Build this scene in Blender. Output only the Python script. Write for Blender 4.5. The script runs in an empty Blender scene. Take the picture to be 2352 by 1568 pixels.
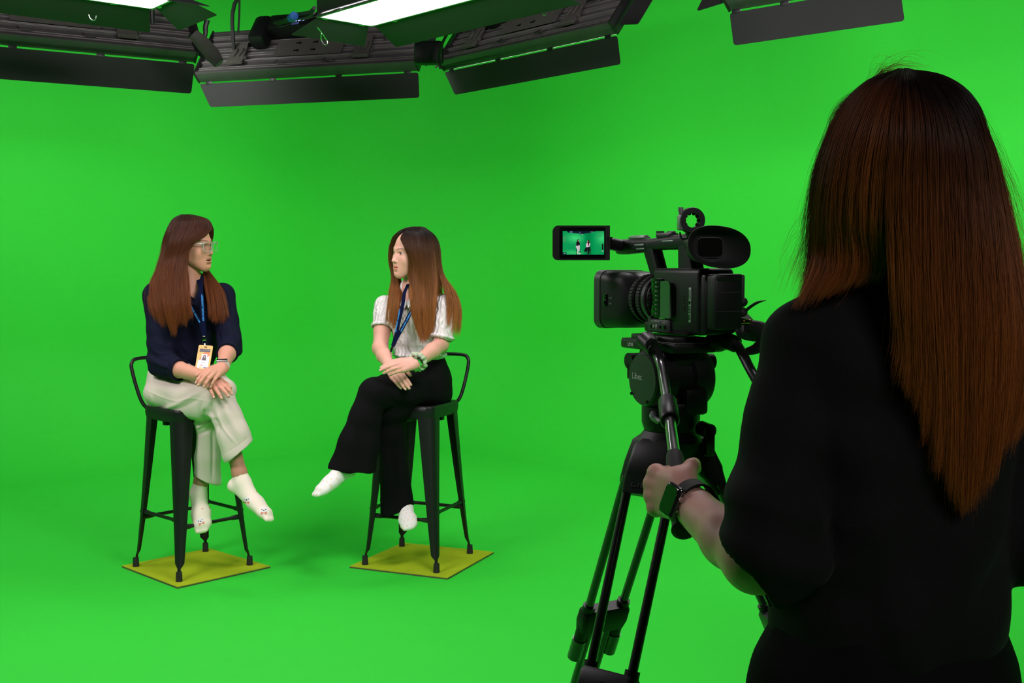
import bpy, bmesh, math, random
import numpy as np
from mathutils import Vector, Matrix

# ------------------------------------------------------------------ camera, world, exposure
SC = bpy.context.scene
COL = SC.collection
H = 1.42
F = 2600.0
PITCH = math.atan((784 - 605) / F)
cam_d = bpy.data.cameras.new('camera')
cam = bpy.data.objects.new('camera', cam_d)
COL.objects.link(cam)
cam_d.sensor_width = 36.0
cam_d.lens = 36.0 * F / 2352.0
cam_d.clip_start = 0.02
cam.location = (0, 0, H)
cam.rotation_euler = (math.pi / 2 - PITCH, 0, 0)
SC.camera = cam
SC.view_settings.view_transform = 'Standard'
SC.view_settings.look = 'None'
SC.view_settings.gamma = 1.0
SC.view_settings.use_curve_mapping = False
SC.view_settings.exposure = 0.0
world = bpy.data.worlds.new('studio_dark')
SC.world = world
world.use_nodes = True
world.node_tree.nodes['Background'].inputs[0].default_value = (0.5, 0.55, 0.52, 1)
world.node_tree.nodes['Background'].inputs[1].default_value = 0.01
SC.cycles.max_bounces = 7
SC.cycles.diffuse_bounces = 4
SC.cycles.transparent_max_bounces = 12

CYC_L = 8.0      # radiance of the panels washing the walls
KEY_L = 44.0      # radiance of the panels over the talent

# ------------------------------------------------------------------ picture geometry
CP, SP = math.cos(PITCH), math.sin(PITCH)
def ray(px, py):
    u = (px - 1176.0) / F
    v = -(py - 784.0) / F
    return np.array([u, CP + v * SP, -SP + v * CP])
def W(px, py, Y):
    """world point that is seen at (px, py) and stands at distance Y"""
    r = ray(px, py)
    r = r * (Y / r[1])
    return np.array([r[0], r[1], r[2] + H])
def PZ(px, py, z):
    r = ray(px, py)
    r = r * ((z - H) / r[2])
    return np.array([r[0], r[1], r[2] + H])
def proj(p):
    x, y, z = p[0], p[1], p[2] - H
    d = y * CP - z * SP
    v = y * SP + z * CP
    return (1176 + F * x / d, 784 - F * v / d)

def V3(*a): return np.array(a, float)
def nrm(v):
    v = np.asarray(v, float)
    return v / max(1e-9, np.linalg.norm(v))
def Mx(origin, x, y, z):
    m = Matrix.Identity(4)
    for i, c in enumerate((x, y, z)):
        for r in range(3): m[r][i] = float(c[r])
    for r in range(3): m[r][3] = float(origin[r])
    return m

# ------------------------------------------------------------------ materials
def new_mat(name):
    m = bpy.data.materials.new(name)
    m.use_nodes = True
    return m, m.node_tree, m.node_tree.nodes['Principled BSDF']
def mat(name, col, rough=0.6, metal=0.0, spec=0.5, bump=0.0, bscale=200.0, sheen=0.0, var=0.0, vscale=6.0, coat=0.0, stretch=None):
    m, nt, b = new_mat(name)
    b.inputs['Base Color'].default_value = (*col, 1)
    b.inputs['Roughness'].default_value = rough
    b.inputs['Metallic'].default_value = metal
    b.inputs['Specular IOR Level'].default_value = spec
    b.inputs['Sheen Weight'].default_value = sheen
    b.inputs['Coat Weight'].default_value = coat
    if bump or var:
        tc = nt.nodes.new('ShaderNodeTexCoord')
        mp = nt.nodes.new('ShaderNodeMapping')
        if stretch: mp.inputs['Scale'].default_value = stretch
        nt.links.new(tc.outputs['Object'], mp.inputs['Vector'])
    if bump:
        n = nt.nodes.new('ShaderNodeTexNoise')
        n.inputs['Scale'].default_value = bscale
        n.inputs['Detail'].default_value = 3
        bp = nt.nodes.new('ShaderNodeBump')
        bp.inputs['Strength'].default_value = bump
        bp.inputs['Distance'].default_value = 0.002
        nt.links.new(mp.outputs[0], n.inputs['Vector'])
        nt.links.new(n.outputs['Fac'], bp.inputs['Height'])
        nt.links.new(bp.outputs[0], b.inputs['Normal'])
    if var:
        n2 = nt.nodes.new('ShaderNodeTexNoise')
        n2.inputs['Scale'].default_value = vscale
        n2.inputs['Detail'].default_value = 4
        mx = nt.nodes.new('ShaderNodeMix'); mx.data_type = 'RGBA'
        mx.inputs[6].default_value = (*[c * (1 - var) for c in col], 1)
        mx.inputs[7].default_value = (*[min(1, c * (1 + var)) for c in col], 1)
        nt.links.new(mp.outputs[0], n2.inputs['Vector'])
        nt.links.new(n2.outputs['Fac'], mx.inputs[0])
        nt.links.new(mx.outputs[2], b.inputs['Base Color'])
    return m
def emis(name, col, s):
    m, nt, b = new_mat(name)
    b.inputs['Base Color'].default_value = (*col, 1)
    b.inputs['Emission Color'].default_value = (*col, 1)
    b.inputs['Emission Strength'].default_value = s
    return m
def colattr_mat(name, rough=0.5, sss=0.0, spec=0.4, bump=0.0, bscale=300, emission=0.0):
    """surface whose own colours are stored per vertex"""
    m, nt, b = new_mat(name)
    a = nt.nodes.new('ShaderNodeAttribute'); a.attribute_name = 'tint'
    nt.links.new(a.outputs['Color'], b.inputs['Base Color'])
    b.inputs['Roughness'].default_value = rough
    b.inputs['Specular IOR Level'].default_value = spec
    if emission:
        nt.links.new(a.outputs['Color'], b.inputs['Emission Color'])
        b.inputs['Emission Strength'].default_value = emission
    if sss:
        b.inputs['Subsurface Weight'].default_value = sss
        b.inputs['Subsurface Radius'].default_value = (0.012, 0.005, 0.003)
        b.inputs['Subsurface Scale'].default_value = 1.0
    if bump:
        tc = nt.nodes.new('ShaderNodeTexCoord')
        n = nt.nodes.new('ShaderNodeTexNoise'); n.inputs['Scale'].default_value = bscale
        bp = nt.nodes.new('ShaderNodeBump'); bp.inputs['Strength'].default_value = bump; bp.inputs['Distance'].default_value = 0.001
        nt.links.new(tc.outputs['Object'], n.inputs['Vector'])
        nt.links.new(n.outputs['Fac'], bp.inputs['Height'])
        nt.links.new(bp.outputs[0], b.inputs['Normal'])
    return m

M = {}
M['green'] = mat('chroma_green_paint', (0.034, 0.60, 0.042), 0.7, spec=0.2, bump=0.05, bscale=60, var=0.03, vscale=0.7)
M['green_floor'] = mat('chroma_green_floor', (0.034, 0.60, 0.042), 0.6, spec=0.25, bump=0.06, bscale=50, var=0.05, vscale=0.9)
M['ceil'] = mat('black_ceiling', (0.012, 0.012, 0.012), 0.9)
M['darkwall'] = mat('dark_wall', (0.03, 0.03, 0.03), 0.9)
M['housing'] = mat('dark_extrusion', (0.065, 0.060, 0.062), 0.5, metal=0.0, spec=0.5, bump=0.1, bscale=90, var=0.25, vscale=9)
M['rib'] = mat('highlit_extrusion_rib', (0.15, 0.135, 0.135), 0.4, spec=0.6, bump=0.1, bscale=90, var=0.35, vscale=12)  # paler than the housing: rib highlights are put into the base colour
M['blackmetal'] = mat('black_powder_coat', (0.012, 0.012, 0.013), 0.42, spec=0.5, bump=0.1, bscale=500)
M['barn'] = mat('black_barn_door', (0.030, 0.030, 0.031), 0.6, spec=0.3, bump=0.1, bscale=300, var=0.1, vscale=5)
M['plate'] = mat('grey_mount_plate', (0.10, 0.092, 0.085), 0.55, spec=0.4, var=0.2, vscale=20)
M['steel'] = mat('bright_steel', (0.6, 0.6, 0.6), 0.25, metal=1.0)
M['key_face'] = emis('led_face_white', (1.0, 0.90, 0.94), KEY_L)
M['fill_face'] = emis('added_fill_face', (1.0, 0.92, 0.94), 19.0)
M['top_face'] = emis('led_face_top', (1.0, 0.93, 0.96), 11.0)
M['cyc_face'] = emis('led_face_cyc', (1.0, 0.99, 0.95), CYC_L)
M['cyc_bright'] = emis('led_face_cyc_bright', (1.0, 0.99, 0.95), CYC_L * 3.0)
M['cyc_mid'] = emis('led_face_cyc_mid', (1.0, 0.99, 0.95), CYC_L * 1.7)
M['stool'] = mat('stool_black_paint', (0.008, 0.008, 0.009), 0.4, spec=0.4, bump=0.15, bscale=350)
M['rubber'] = mat('black_rubber', (0.012, 0.012, 0.012), 0.7, bump=0.1, bscale=400)
M['mat'] = mat('lime_mat_felt', (0.37, 0.46, 0.016), 0.95, spec=0.1, bump=0.5, bscale=300, var=0.16, vscale=7)
M['matedge'] = mat('mat_edge_board', (0.10, 0.09, 0.05), 0.9)
M['blackpl'] = mat('black_plastic', (0.008, 0.008, 0.009), 0.45, spec=0.4, bump=0.04, bscale=900)
M['blackgl'] = mat('glossy_black', (0.006, 0.006, 0.007), 0.12, spec=0.6)
M['greypl'] = mat('grey_plastic', (0.045, 0.045, 0.048), 0.45)
M['silver'] = mat('silver_paint', (0.45, 0.45, 0.47), 0.35, metal=0.6)
M['whiteprint'] = mat('white_print', (0.7, 0.7, 0.7), 0.6)
M['greyprint'] = mat('grey_print', (0.25, 0.25, 0.27), 0.6)
M['chrome'] = mat('chrome', (0.75, 0.75, 0.78), 0.12, metal=1.0)
M['gold'] = mat('brass_connector', (0.65, 0.45, 0.22), 0.25, metal=1.0)

# ------------------------------------------------------------------ object helpers
MW = {}
def tagp(o, label=None, cat=None, group=None, kind=None):
    if label: o['label'] = label
    if cat: o['category'] = cat
    if group: o['group'] = group
    if kind: o['kind'] = kind
    return o
def thing(name, label, cat, loc=(0, 0, 0), rotz=0.0, group=None, mw=None):
    o = bpy.data.objects.new(name, None)
    o.empty_display_size = 0.1
    COL.objects.link(o)
    m = Matrix.Translation(Vector([float(c) for c in loc])) @ Matrix.Rotation(rotz, 4, 'Z') if mw is None else mw
    o.matrix_world = m
    o.location = m.to_translation(); o.rotation_euler = m.to_euler()
    MW[o.name] = m.copy()
    return tagp(o, label, cat, group)
def mkobj(name, me, m=None, parent=None, world=True):
    if m is not None and not me.materials:
        for k in (m if isinstance(m, (list, tuple)) else [m]):
            me.materials.append(k)
    o = bpy.data.objects.new(name, me)
    COL.objects.link(o)
    mw = Matrix.Identity(4)
    if parent is not None:
        pm = MW.get(parent.name, Matrix.Identity(4))
        if world: me.transform(pm.inverted())
        o.parent = parent
        mw = pm
    MW[o.name] = mw.copy()
    return o

class MB:
    """collects shapes into one mesh"""
    def __init__(s): s.bm = bmesh.new(); s.mi = 0
    def _done(s, verts, mtx=None):
        if mtx is not None: bmesh.ops.transform(s.bm, matrix=mtx, verts=verts)
        fs = set()
        for v in verts:
            for f in v.link_faces: fs.add(f)
        for f in fs: f.material_index = s.mi
        return s
    def box(s, c, size, bev=0.0, mtx=None, rot=None, seg=2):
        r = bmesh.ops.create_cube(s.bm, size=1.0)
        vs = r['verts']
        bmesh.ops.scale(s.bm, vec=Vector([float(t) for t in size]), verts=vs)
        if bev > 0:
            es = set()
            for v in vs: es.update(v.link_edges)
            rr = bmesh.ops.bevel(s.bm, geom=list(es), offset=bev, segments=seg, profile=0.5, affect='EDGES')
            vs = list({v for f in rr['faces'] for v in f.verts} | {v for v in vs if v.is_valid})
            fs = {f for v in vs for f in v.link_faces}
            vs = list({v for f in fs for v in f.verts})
        m = Matrix.Translation(Vector([float(t) for t in c]))
        if rot is not None: m = m @ rot.to_4x4()
        if mtx is not None: m = mtx @ m
        return s._done(vs, m)
    def cyl(s, a, b, r1, r2=None, n=20, cap=True):
        a = Vector([float(t) for t in a]); b = Vector([float(t) for t in b])
        if r2 is None: r2 = r1
        d = b - a
        r = bmesh.ops.create_cone(s.bm, cap_ends=cap, cap_tris=False, segments=n, radius1=r1, radius2=r2, depth=d.length)
        q = d.to_track_quat('Z', 'Y').to_matrix().to_4x4()
        return s._done(r['verts'], Matrix.Translation((a + b) / 2) @ q)
    def ball(s, c, r, n=16, sc=(1, 1, 1), mtx=None):
        rr = bmesh.ops.create_uvsphere(s.bm, u_segments=n, v_segments=max(6, n // 2), radius=r)
        m = Matrix.Translation(Vector([float(t) for t in c]))
        if mtx is not None: m = m @ mtx
        m = m @ Matrix.Diagonal((*sc, 1))
        return s._done(rr['verts'], m)
    def loft(s, rings, cap=True, closed=True):
        vr = [[s.bm.verts.new([float(t) for t in p]) for p in ring] for ring in rings]
        n = len(vr[0])
        for i in range(len(vr) - 1):
            for j in range(n if closed else n - 1):
                k = (j + 1) % n
                f = s.bm.faces.new((vr[i][j], vr[i][k], vr[i + 1][k], vr[i + 1][j]))
                f.material_index = s.mi
        if cap and closed:
            for rr in (vr[0][::-1], vr[-1]):
                f = s.bm.faces.new(rr); f.material_index = s.mi
        return s
    def tube(s, pts, r, n=10, sub=6, smooth=True, flat=None, cap=True):
        pts = [np.asarray(p, float) for p in pts]
        rs = list(r) if isinstance(r, (list, tuple)) else [r] * len(pts)
        if smooth and len(pts) > 2: P, R = catmull(pts, rs, sub)
        else: P, R = pts, rs
        rings = []
        up = None
        for i in range(len(P)):
            t = nrm(P[min(i + 1, len(P) - 1)] - P[max(i - 1, 0)])
            if up is None:
                up = np.array([0, 0, 1.0]) if abs(t[2]) < 0.9 else np.array([1.0, 0, 0])
                if flat is not None: up = np.asarray(flat[0], float)
            x = nrm(np.cross(t, up)); up = nrm(np.cross(x, t))
            fy = 1.0 if flat is None else flat[1]
            rings.append([P[i] + R[i] * (math.cos(a) * x + fy * math.sin(a) * up) for a in np.linspace(0, 2 * math.pi, n, endpoint=False)])
        return s.loft(rings, cap=cap)
    def prism(s, poly, z0, z1, mtx=None):
        a = [s.bm.verts.new((p[0], p[1], z0)) for p in poly]
        b = [s.bm.verts.new((p[0], p[1], z1)) for p in poly]
        n = len(a)
        fs = [s.bm.faces.new(a[::-1]), s.bm.faces.new(b)]
        for i in range(n): fs.append(s.bm.faces.new((a[i], a[(i + 1) % n], b[(i + 1) % n], b[i])))
        return s._done(a + b, mtx)
    def lathe(s, prof, mtx=None, n=32, closed=False):
        vs = []
        rings = []
        for (r, z) in prof:
            ring = [s.bm.verts.new((r * math.cos(t), r * math.sin(t), z)) for t in np.linspace(0, 2 * math.pi, n, endpoint=False)]
            rings.append(ring); vs += ring
        for i in range(len(rings) - 1 + (1 if closed else 0)):
            r0, r1 = rings[i], rings[(i + 1) % len(rings)]
            for j in range(n):
                k = (j + 1) % n
                s.bm.faces.new((r0[j], r0[k], r1[k], r1[j]))
        if not closed:
            s.bm.faces.new(rings[0][::-1]); s.bm.faces.new(rings[-1])
        return s._done(vs, mtx)
    def build(s, name, m, parent=None, world=True, smooth=35, label=None):
        bm = s.bm
        bmesh.ops.recalc_face_normals(bm, faces=bm.faces)
        if smooth:
            lim = math.radians(smooth)
            for f in bm.faces: f.smooth = True
            for e in bm.edges:
                if len(e.link_faces) == 2 and e.calc_face_angle(0) > lim: e.smooth = False
        me = bpy.data.meshes.new(name)
        bm.to_mesh(me); bm.free()
        o = mkobj(name, me, m, parent, world)
        if label: o['label'] = label
        return o

def catmull(pts, rs, sub):
    P, R = [], []
    n = len(pts)
    for i in range(n - 1):
        p0, p1, p2, p3 = pts[max(i - 1, 0)], pts[i], pts[i + 1], pts[min(i + 2, n - 1)]
        for k in range(sub):
            t = k / sub
            P.append(0.5 * ((2 * p1) + (-p0 + p2) * t + (2 * p0 - 5 * p1 + 4 * p2 - p3) * t * t + (-p0 + 3 * p1 - 3 * p2 + p3) * t ** 3))
            R.append(rs[i] + (rs[i + 1] - rs[i]) * t)
    P.append(pts[-1]); R.append(rs[-1])
    return P, R
def cr(pts, n):
    """n evenly spaced samples on a smooth curve through pts (any dimension)"""
    pts = [np.asarray(p, float) for p in pts]
    P, _ = catmull(pts, [0] * len(pts), 12)
    P = np.array(P)
    d = np.r_[0, np.cumsum(np.linalg.norm(np.diff(P, axis=0), axis=1))]
    t = np.linspace(0, d[-1], n)
    return np.stack([np.interp(t, d, P[:, k]) for k in range(P.shape[1])], 1)

def roundrect(w, h, r, n=5):
    out = []
    for cx, cy, a0 in ((w / 2 - r, h / 2 - r, 0), (-w / 2 + r, h / 2 - r, 90), (-w / 2 + r, -h / 2 + r, 180), (w / 2 - r, -h / 2 + r, 270)):
        for k in range(n + 1):
            a = math.radians(a0 + 90 * k / n)
            out.append((cx + r * math.cos(a), cy + r * math.sin(a)))
    return out

def text_obj(name, body, size, mtx, m, parent, depth=0.0003, align='CENTER', bold=0.0):
    c = bpy.data.curves.new(name, 'FONT')
    c.body = body; c.size = size; c.align_x = align; c.align_y = 'CENTER'
    c.extrude = depth; c.offset = bold
    c.resolution_u = 3
    t = bpy.data.objects.new('tmp_text', c)
    COL.objects.link(t)
    dg = bpy.context.evaluated_depsgraph_get()
    me = bpy.data.meshes.new_from_object(t.evaluated_get(dg))
    bpy.data.objects.remove(t)
    me.name = name
    me.transform(mtx)
    return mkobj(name, me, m, parent, True)
# ------------------------------------------------------------------ the studio: green cyclorama, floor, ceiling
def build_room():
    corner = np.array([-0.70, 10.2])
    dl = nrm(np.array([-0.80, -0.60]))        # along the left wall, towards the camera
    dr = nrm(np.array([0.70, -0.72]))         # along the right wall
    R = 1.5
    bis = nrm(dl + dr)
    half = math.acos(float(np.dot(dl, dr))) / 2
    tl = R / math.tan(half)
    C0 = corner + bis * (R / math.sin(half))
    pa = corner + dl * tl; pb = corner + dr * tl
    plan = []
    for t in np.linspace(9.5, 0, 20)[:-1]: plan.append((pa + dl * t, None))
    a0 = math.atan2(*(pa - C0)[::-1]); a1 = math.atan2(*(pb - C0)[::-1])
    if a1 - a0 > math.pi: a1 -= 2 * math.pi
    if a0 - a1 > math.pi: a1 += 2 * math.pi
    for t in np.linspace(0, 1, 25):
        a = a0 + (a1 - a0) * t
        plan.append((C0 + R * np.array([math.cos(a), math.sin(a)]), None))
    for t in np.linspace(0, 11.5, 24)[1:]: plan.append((pb + dr * t, None))
    plan = [p for p, _ in plan]
    n = len(plan)
    inn = []
    for i in range(n):
        t = nrm(plan[min(i + 1, n - 1)] - plan[max(i - 1, 0)])
        nn = np.array([t[1], -t[0]])
        if np.dot(nn, np.array([0.3, 4.0]) - plan[i]) < 0: nn = -nn
        inn.append(nn)
    RC = 0.9
    prof = [(RC * (1 - math.sin(a)), RC * (1 - math.cos(a))) for a in np.linspace(0, math.pi / 2, 15)]
    prof += [(0, z) for z in (1.6, 2.4, 3.2, 4.0, 4.7)]
    rings = [[(*(plan[i] + inn[i] * d), z) for (d, z) in prof] for i in range(n)]
    mb = MB(); mb.loft(rings, cap=False, closed=False)
    o = mb.build('wall_back', M['green'], smooth=80)
    tagp(o, kind='structure')
    # floor: green paint running into the cove
    mb = MB()
    edge = [plan[i] + inn[i] * (RC - 0.002) for i in range(n)]
    vs = [mb.bm.verts.new((e[0], e[1], 0)) for e in edge]
    vs += [mb.bm.verts.new((8.6, -4.0, 0)), mb.bm.verts.new((-9.0, -4.0, 0))]
    mb.bm.faces.new(vs)
    bmesh.ops.triangulate(mb.bm, faces=mb.bm.faces)
    o = mb.build('floor', M['green_floor'], smooth=0)
    tagp(o, kind='structure')
    if sum(p.normal.z for p in o.data.polygons) < 0: o.data.flip_normals()
    mb = MB(); mb.box((0, 3.6, 4.78), (20, 18, 0.1))
    tagp(mb.build('ceiling', M['ceil'], smooth=0), kind='structure')
    mb = MB(); mb.box((0, -4.0, 2.35), (18, 0.1, 4.7))
    tagp(mb.build('wall_front', M['darkwall'], smooth=0), kind='structure')
build_room()

# ------------------------------------------------------------------ LED panels
def slab(mb, poly, th, mtx):
    mb.prism(poly, -th / 2, th / 2, mtx)
def rcpoly(pts, r, n=5):
    """polygon with its corners rounded"""
    out = []
    m = len(pts)
    for i in range(m):
        p = np.array(pts[i], float); a = np.array(pts[i - 1], float); b = np.array(pts[(i + 1) % m], float)
        u = nrm(a - p); v = nrm(b - p)
        s, e = p + u * r, p + v * r
        for k in range(n + 1):
            t = k / n
            out.append(tuple((1 - t) ** 2 * s + 2 * t * (1 - t) * p + t * t * e))
    return out

def cyc_panel(pl, pr, label, tilt=38, door=0.17, doortilt=8, lw=0.0, rw=0.0, extra=0, end_l=True, end_r=True, face='cyc_face', wl=0.15, wr=0.15):
    """long cyc light: pl, pr = ends of its lower back edge; the ribbed back faces the talent, the lit face looks at the wall"""
    pl = np.asarray(pl); pr = np.asarray(pr)
    L = float(np.linalg.norm(pr - pl))
    x = nrm(pr - pl)
    back = nrm(np.cross(x, [0, 0, 1.0]))                 # horizontal, towards the camera
    if back[1] > 0: back = -back
    t = math.radians(tilt)
    up = nrm(np.array([0, 0, 1.0]) * math.cos(t) - back * math.sin(t))   # leans towards the wall as it rises
    up = nrm(np.array([0, 0, 1.0]) * math.cos(t) + (-back) * math.sin(t))
    nb = nrm(np.cross(x, up))
    if np.dot(nb, back) < 0: nb = -nb                     # outward normal of the ribbed back
    pl = pl + nb * 0.052; pr = pr + nb * 0.052
    T = thing('led_panel_light', label, 'light', mw=Mx((pl + pr) / 2, x, up, np.cross(x, up)))
    Wd = 0.40
    sgn = 1 if np.dot(np.cross(x, up), nb) > 0 else -1
    m0 = MW[T.name]
    def m4(a, b, c): return m0 @ Matrix.Translation((a, b, c * sgn))
    mb = MB()
    mb.box((0, Wd / 2, -0.04 * sgn), (L, Wd, 0.05), 0.006, mtx=m0)
    mb.box((0, 0.012, -0.02 * sgn), (L, 0.024, 0.075), 0.008, mtx=m0)
    mb.box((0, Wd - 0.01, -0.02 * sgn), (L, 0.022, 0.075), 0.008, mtx=m0)
    mb.build('housing', M['housing'], T)
    for (v, h, w) in ((0.045, 0.020, 0.006), (0.062, 0.020, 0.006), (0.115, 0.022, 0.008), (0.135, 0.012, 0.006), (0.170, 0.014, 0.006), (0.190, 0.014, 0.006),
                      (0.225, 0.014, 0.006), (0.245, 0.014, 0.006), (0.285, 0.022, 0.008), (0.305, 0.012, 0.006), (0.345, 0.02, 0.006), (0.362, 0.02, 0.006)):
        mb = MB(); mb.box((0, v, (-0.015 + h / 2) * sgn), (L * 0.985, w, h), 0.0015, mtx=m0, seg=1)
        mb.build('cooling_rib', M['rib'], T)
    for s in (-1, 1):
        mb = MB(); mb.box((s * (L / 2 - 0.004), Wd / 2, -0.02 * sgn), (0.012, Wd + 0.01, 0.09), 0.003, mtx=m0)
        mb.build('end_cap', M['blackmetal'], T)
    mb = MB()
    poly = rcpoly([(-0.24, -0.075), (0.24, -0.075), (0.24, 0.075), (-0.24, 0.075)], 0.012)
    mb.prism(poly, 0.0, 0.006, m4(0.0, 0.20, 0.012))
    plate = mb.build('mounting_plate', M['plate'], T)
    for sx in (-0.09, 0.03):
        for sy in (-0.035, 0.035):
            mb = MB()
            mb.prism(roundrect(0.034, 0.012, 0.005), 0.0, 0.0005, m4(sx, 0.20 + sy, 0.0185 if sgn > 0 else 0.0125 - 0.0005))
            mb.prism(roundrect(0.016, 0.022, 0.007), 0.0, 0.0005, m4(sx + 0.014, 0.20 + sy, 0.0187 if sgn > 0 else 0.0123 - 0.0005))
            mb.build('keyhole_slot', M['blackgl'], plate)
    for bx in (-0.47, 0.36):
        mb = MB()
        mb.prism(rcpoly([(-0.06, -0.1), (0.06, -0.1), (0.045, 0.1), (-0.045, 0.1)], 0.01), 0, 0.012, m4(bx * L / 1.45, 0.17, 0.012))
        mb.box((bx * L / 1.45, 0.08, 0.022 * sgn), (0.12, 0.012, 0.018), 0.002, mtx=m0)
        mb.box((bx * L / 1.45 + 0.07, 0.12, 0.02 * sgn), (0.012, 0.02, 0.02), 0.002, mtx=m0)
        mb.tube([(m0 @ Vector((bx * L / 1.45 - 0.02, 0.13, 0.03 * sgn)))[:], (m0 @ Vector((bx * L / 1.45 - 0.005, 0.17, 0.036 * sgn)))[:], (m0 @ Vector((bx * L / 1.45 - 0.012, 0.2, 0.03 * sgn)))[:]], 0.005, n=6, sub=3)
        mb.tube([(m0 @ Vector((bx * L / 1.45 + 0.02, 0.13, 0.03 * sgn)))[:], (m0 @ Vector((bx * L / 1.45 + 0.035, 0.17, 0.036 * sgn)))[:], (m0 @ Vector((bx * L / 1.45 + 0.03, 0.2, 0.03 * sgn)))[:]], 0.005, n=6, sub=3)
        mb.build('yoke_bracket', M['plate'], T)
    # power supply on the back with status lamps
    mb = MB()
    mb.box((0.0, 0.36, 0.055 * sgn), (0.62, 0.12, 0.11), 0.012, mtx=m0)
    mb.box((-0.36, 0.31, 0.06 * sgn), (0.12, 0.22, 0.12), 0.03, mtx=m0)
    ps = mb.build('power_supply', M['blackpl'], T)
    if extra:
        mb = MB()
        for k in range(4):
            mb.box((-0.13 + 0.026 * k, 0.345, 0.111 * sgn), (0.018, 0.012, 0.002), 0.0, mtx=m0)
        mb.build('status_lamp', emis('status_blue', (0.35, 0.4, 1.0), 2.0), ps)
        mb = MB(); mb.box((-0.10, 0.318, 0.111 * sgn), (0.05, 0.022, 0.002), 0.0, mtx=m0)
        mb.build('display', emis('status_display', (0.05, 0.06, 0.2), 0.6), ps)
    # lit face
    mb = MB(); mb.box((0, Wd / 2, -0.068 * sgn), (L * 0.97, Wd * 0.94, 0.006), 0, mtx=m0)
    mb.build('diffuser', M[face], T, label='lit white diffuser')
    # barn door hinged below, with clips
    dt = math.radians(doortilt)
    dy = nrm(np.array([0, 0, -1.0]) * math.cos(dt) - back * math.sin(dt))
    o0 = (pl + pr) / 2 + np.array([0, 0, -0.001]) - nb * 0.060
    md = Mx(o0, x, dy, np.cross(x, dy))
    mb = MB()
    g = 0.010
    poly = rcpoly([(-L / 2 + 0.006, g), (L / 2 - 0.006, g), (L / 2 + rw, door), (-L / 2 + lw, door)], 0.018)
    slab(mb, poly, 0.002, md)
    mb.build('barn_door', M['barn'], T)
    for k in range(4):
        mb = MB()
        hx = (-0.45 + 0.3 * k) * L
        mb.box((hx, 0.006, 0), (0.045, 0.022, 0.008), 0.002, mtx=md)
        mb.cyl(md @ Vector((hx - 0.01, 0.012, -0.006)), md @ Vector((hx - 0.01, 0.012, 0.006)), 0.003, n=8)
        mb.cyl(md @ Vector((hx + 0.012, 0.012, -0.006)), md @ Vector((hx + 0.012, 0.012, 0.006)), 0.003, n=8)
        mb.build('hinge_clip', M['blackmetal'], T)
    # safety wire loops on the back
    for hx in (-0.12 * L, 0.1 * L):
        mb = MB()
        P = [m0 @ Vector((hx + dx, v, w * sgn)) for dx, v, w in ((-0.02, 0.10, 0.0), (-0.02, 0.06, 0.02), (0.0, 0.045, 0.024), (0.05, 0.045, 0.024), (0.06, 0.07, 0.01))]
        mb.tube([p[:] for p in P], 0.0022, n=6)
        mb.build('wire_clip', M['blackmetal'], T)
    # side doors, folded out along the ends
    for s, on in ((-1, end_l), (1, end_r)):
        if not on: continue
        mb = MB()
        a = (s * (L / 2 + 0.012)); w = wl if s < 0 else wr
        poly = rcpoly([(a, 0.03), (a + s * w, 0.0), (a + s * w, Wd + 0.04), (a, Wd - 0.02)], 0.016)
        mb.prism(poly, -0.002, 0.002, m0 @ Matrix.Translation((0, 0, -0.03 * sgn)))
        mb.build('side_door', M['barn'], T)
    # suspension: pantograph pole to the ceiling
    top = (pl + pr) / 2 + up * 0.2 + nb * 0.05
    mb = MB()
    mb.tube([(pl * 0.85 + pr * 0.15) + up * 0.2 + nb * 0.03, (pl * 0.8 + pr * 0.2) + up * 0.2 + nb * 0.1 + np.array([0, 0, 0.28]), top + np.array([0, 0, 0.42]),
             (pl * 0.2 + pr * 0.8) + up * 0.2 + nb * 0.1 + np.array([0, 0, 0.28]), (pl * 0.15 + pr * 0.85) + up * 0.2 + nb * 0.03], 0.013, n=8)
    mb.build('yoke', M['blackmetal'], T)
    mb = MB()
    tp = top + np.array([0, 0, 0.42])
    mb.cyl(tp, (tp[0], tp[1], 4.74), 0.022, n=12)
    mb.build('hanging_pole', M['blackmetal'], T)
    return T
ZL = 2.62
a_r = PZ(450, 141, ZL); a_l0 = PZ(0, 100, ZL); a_l = a_r + nrm(a_l0 - a_r) * 1.55
PA_ = cyc_panel(a_l, a_r, 'black ribbed cyc light panel cut by the frame, above the green left wall', door=0.185, doortilt=0, rw=-0.03, wr=0.045, face='cyc_mid')
b_l = PZ(455, 187, ZL); b_r = PZ(962, 160, ZL)
PB_ = cyc_panel(b_l, b_r, 'black ribbed cyc light panel with four small blue status lamps', door=0.165, doortilt=0, lw=0.085, rw=0.0, extra=1, end_l=False, wr=0.05)
c_l = PZ(1018, 160, ZL); c_r = PZ(1418, 74, ZL)
PC_ = cyc_panel(c_l, c_r, 'black ribbed cyc light panel whose barn door slants up to the right', door=0.16, doortilt=0, lw=0.11, rw=0.02, wl=0.06)
d_l = PZ(1672, 22, ZL); d_r0 = PZ(2068, -45, ZL); d_r = d_r0
PD_ = cyc_panel(d_l, d_r, 'black barn-doored light panel hanging alone above the green right wall', door=0.165, doortilt=0, lw=0.03, rw=0.02, face='cyc_bright')

e_dir = nrm(d_r - d_l); e_l = d_r + e_dir * 0.22 + V3(0.05, -0.1, 0); e_r = e_l + nrm(e_dir + V3(0.25, -0.15, 0)) * 1.35
PE_ = cyc_panel(e_l, e_r, 'added ribbed cyc light panel, unseen beyond the picture edge, lighting the green right wall', door=0.10, doortilt=0)  # extra panel added out of view to brighten the right wall

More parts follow.
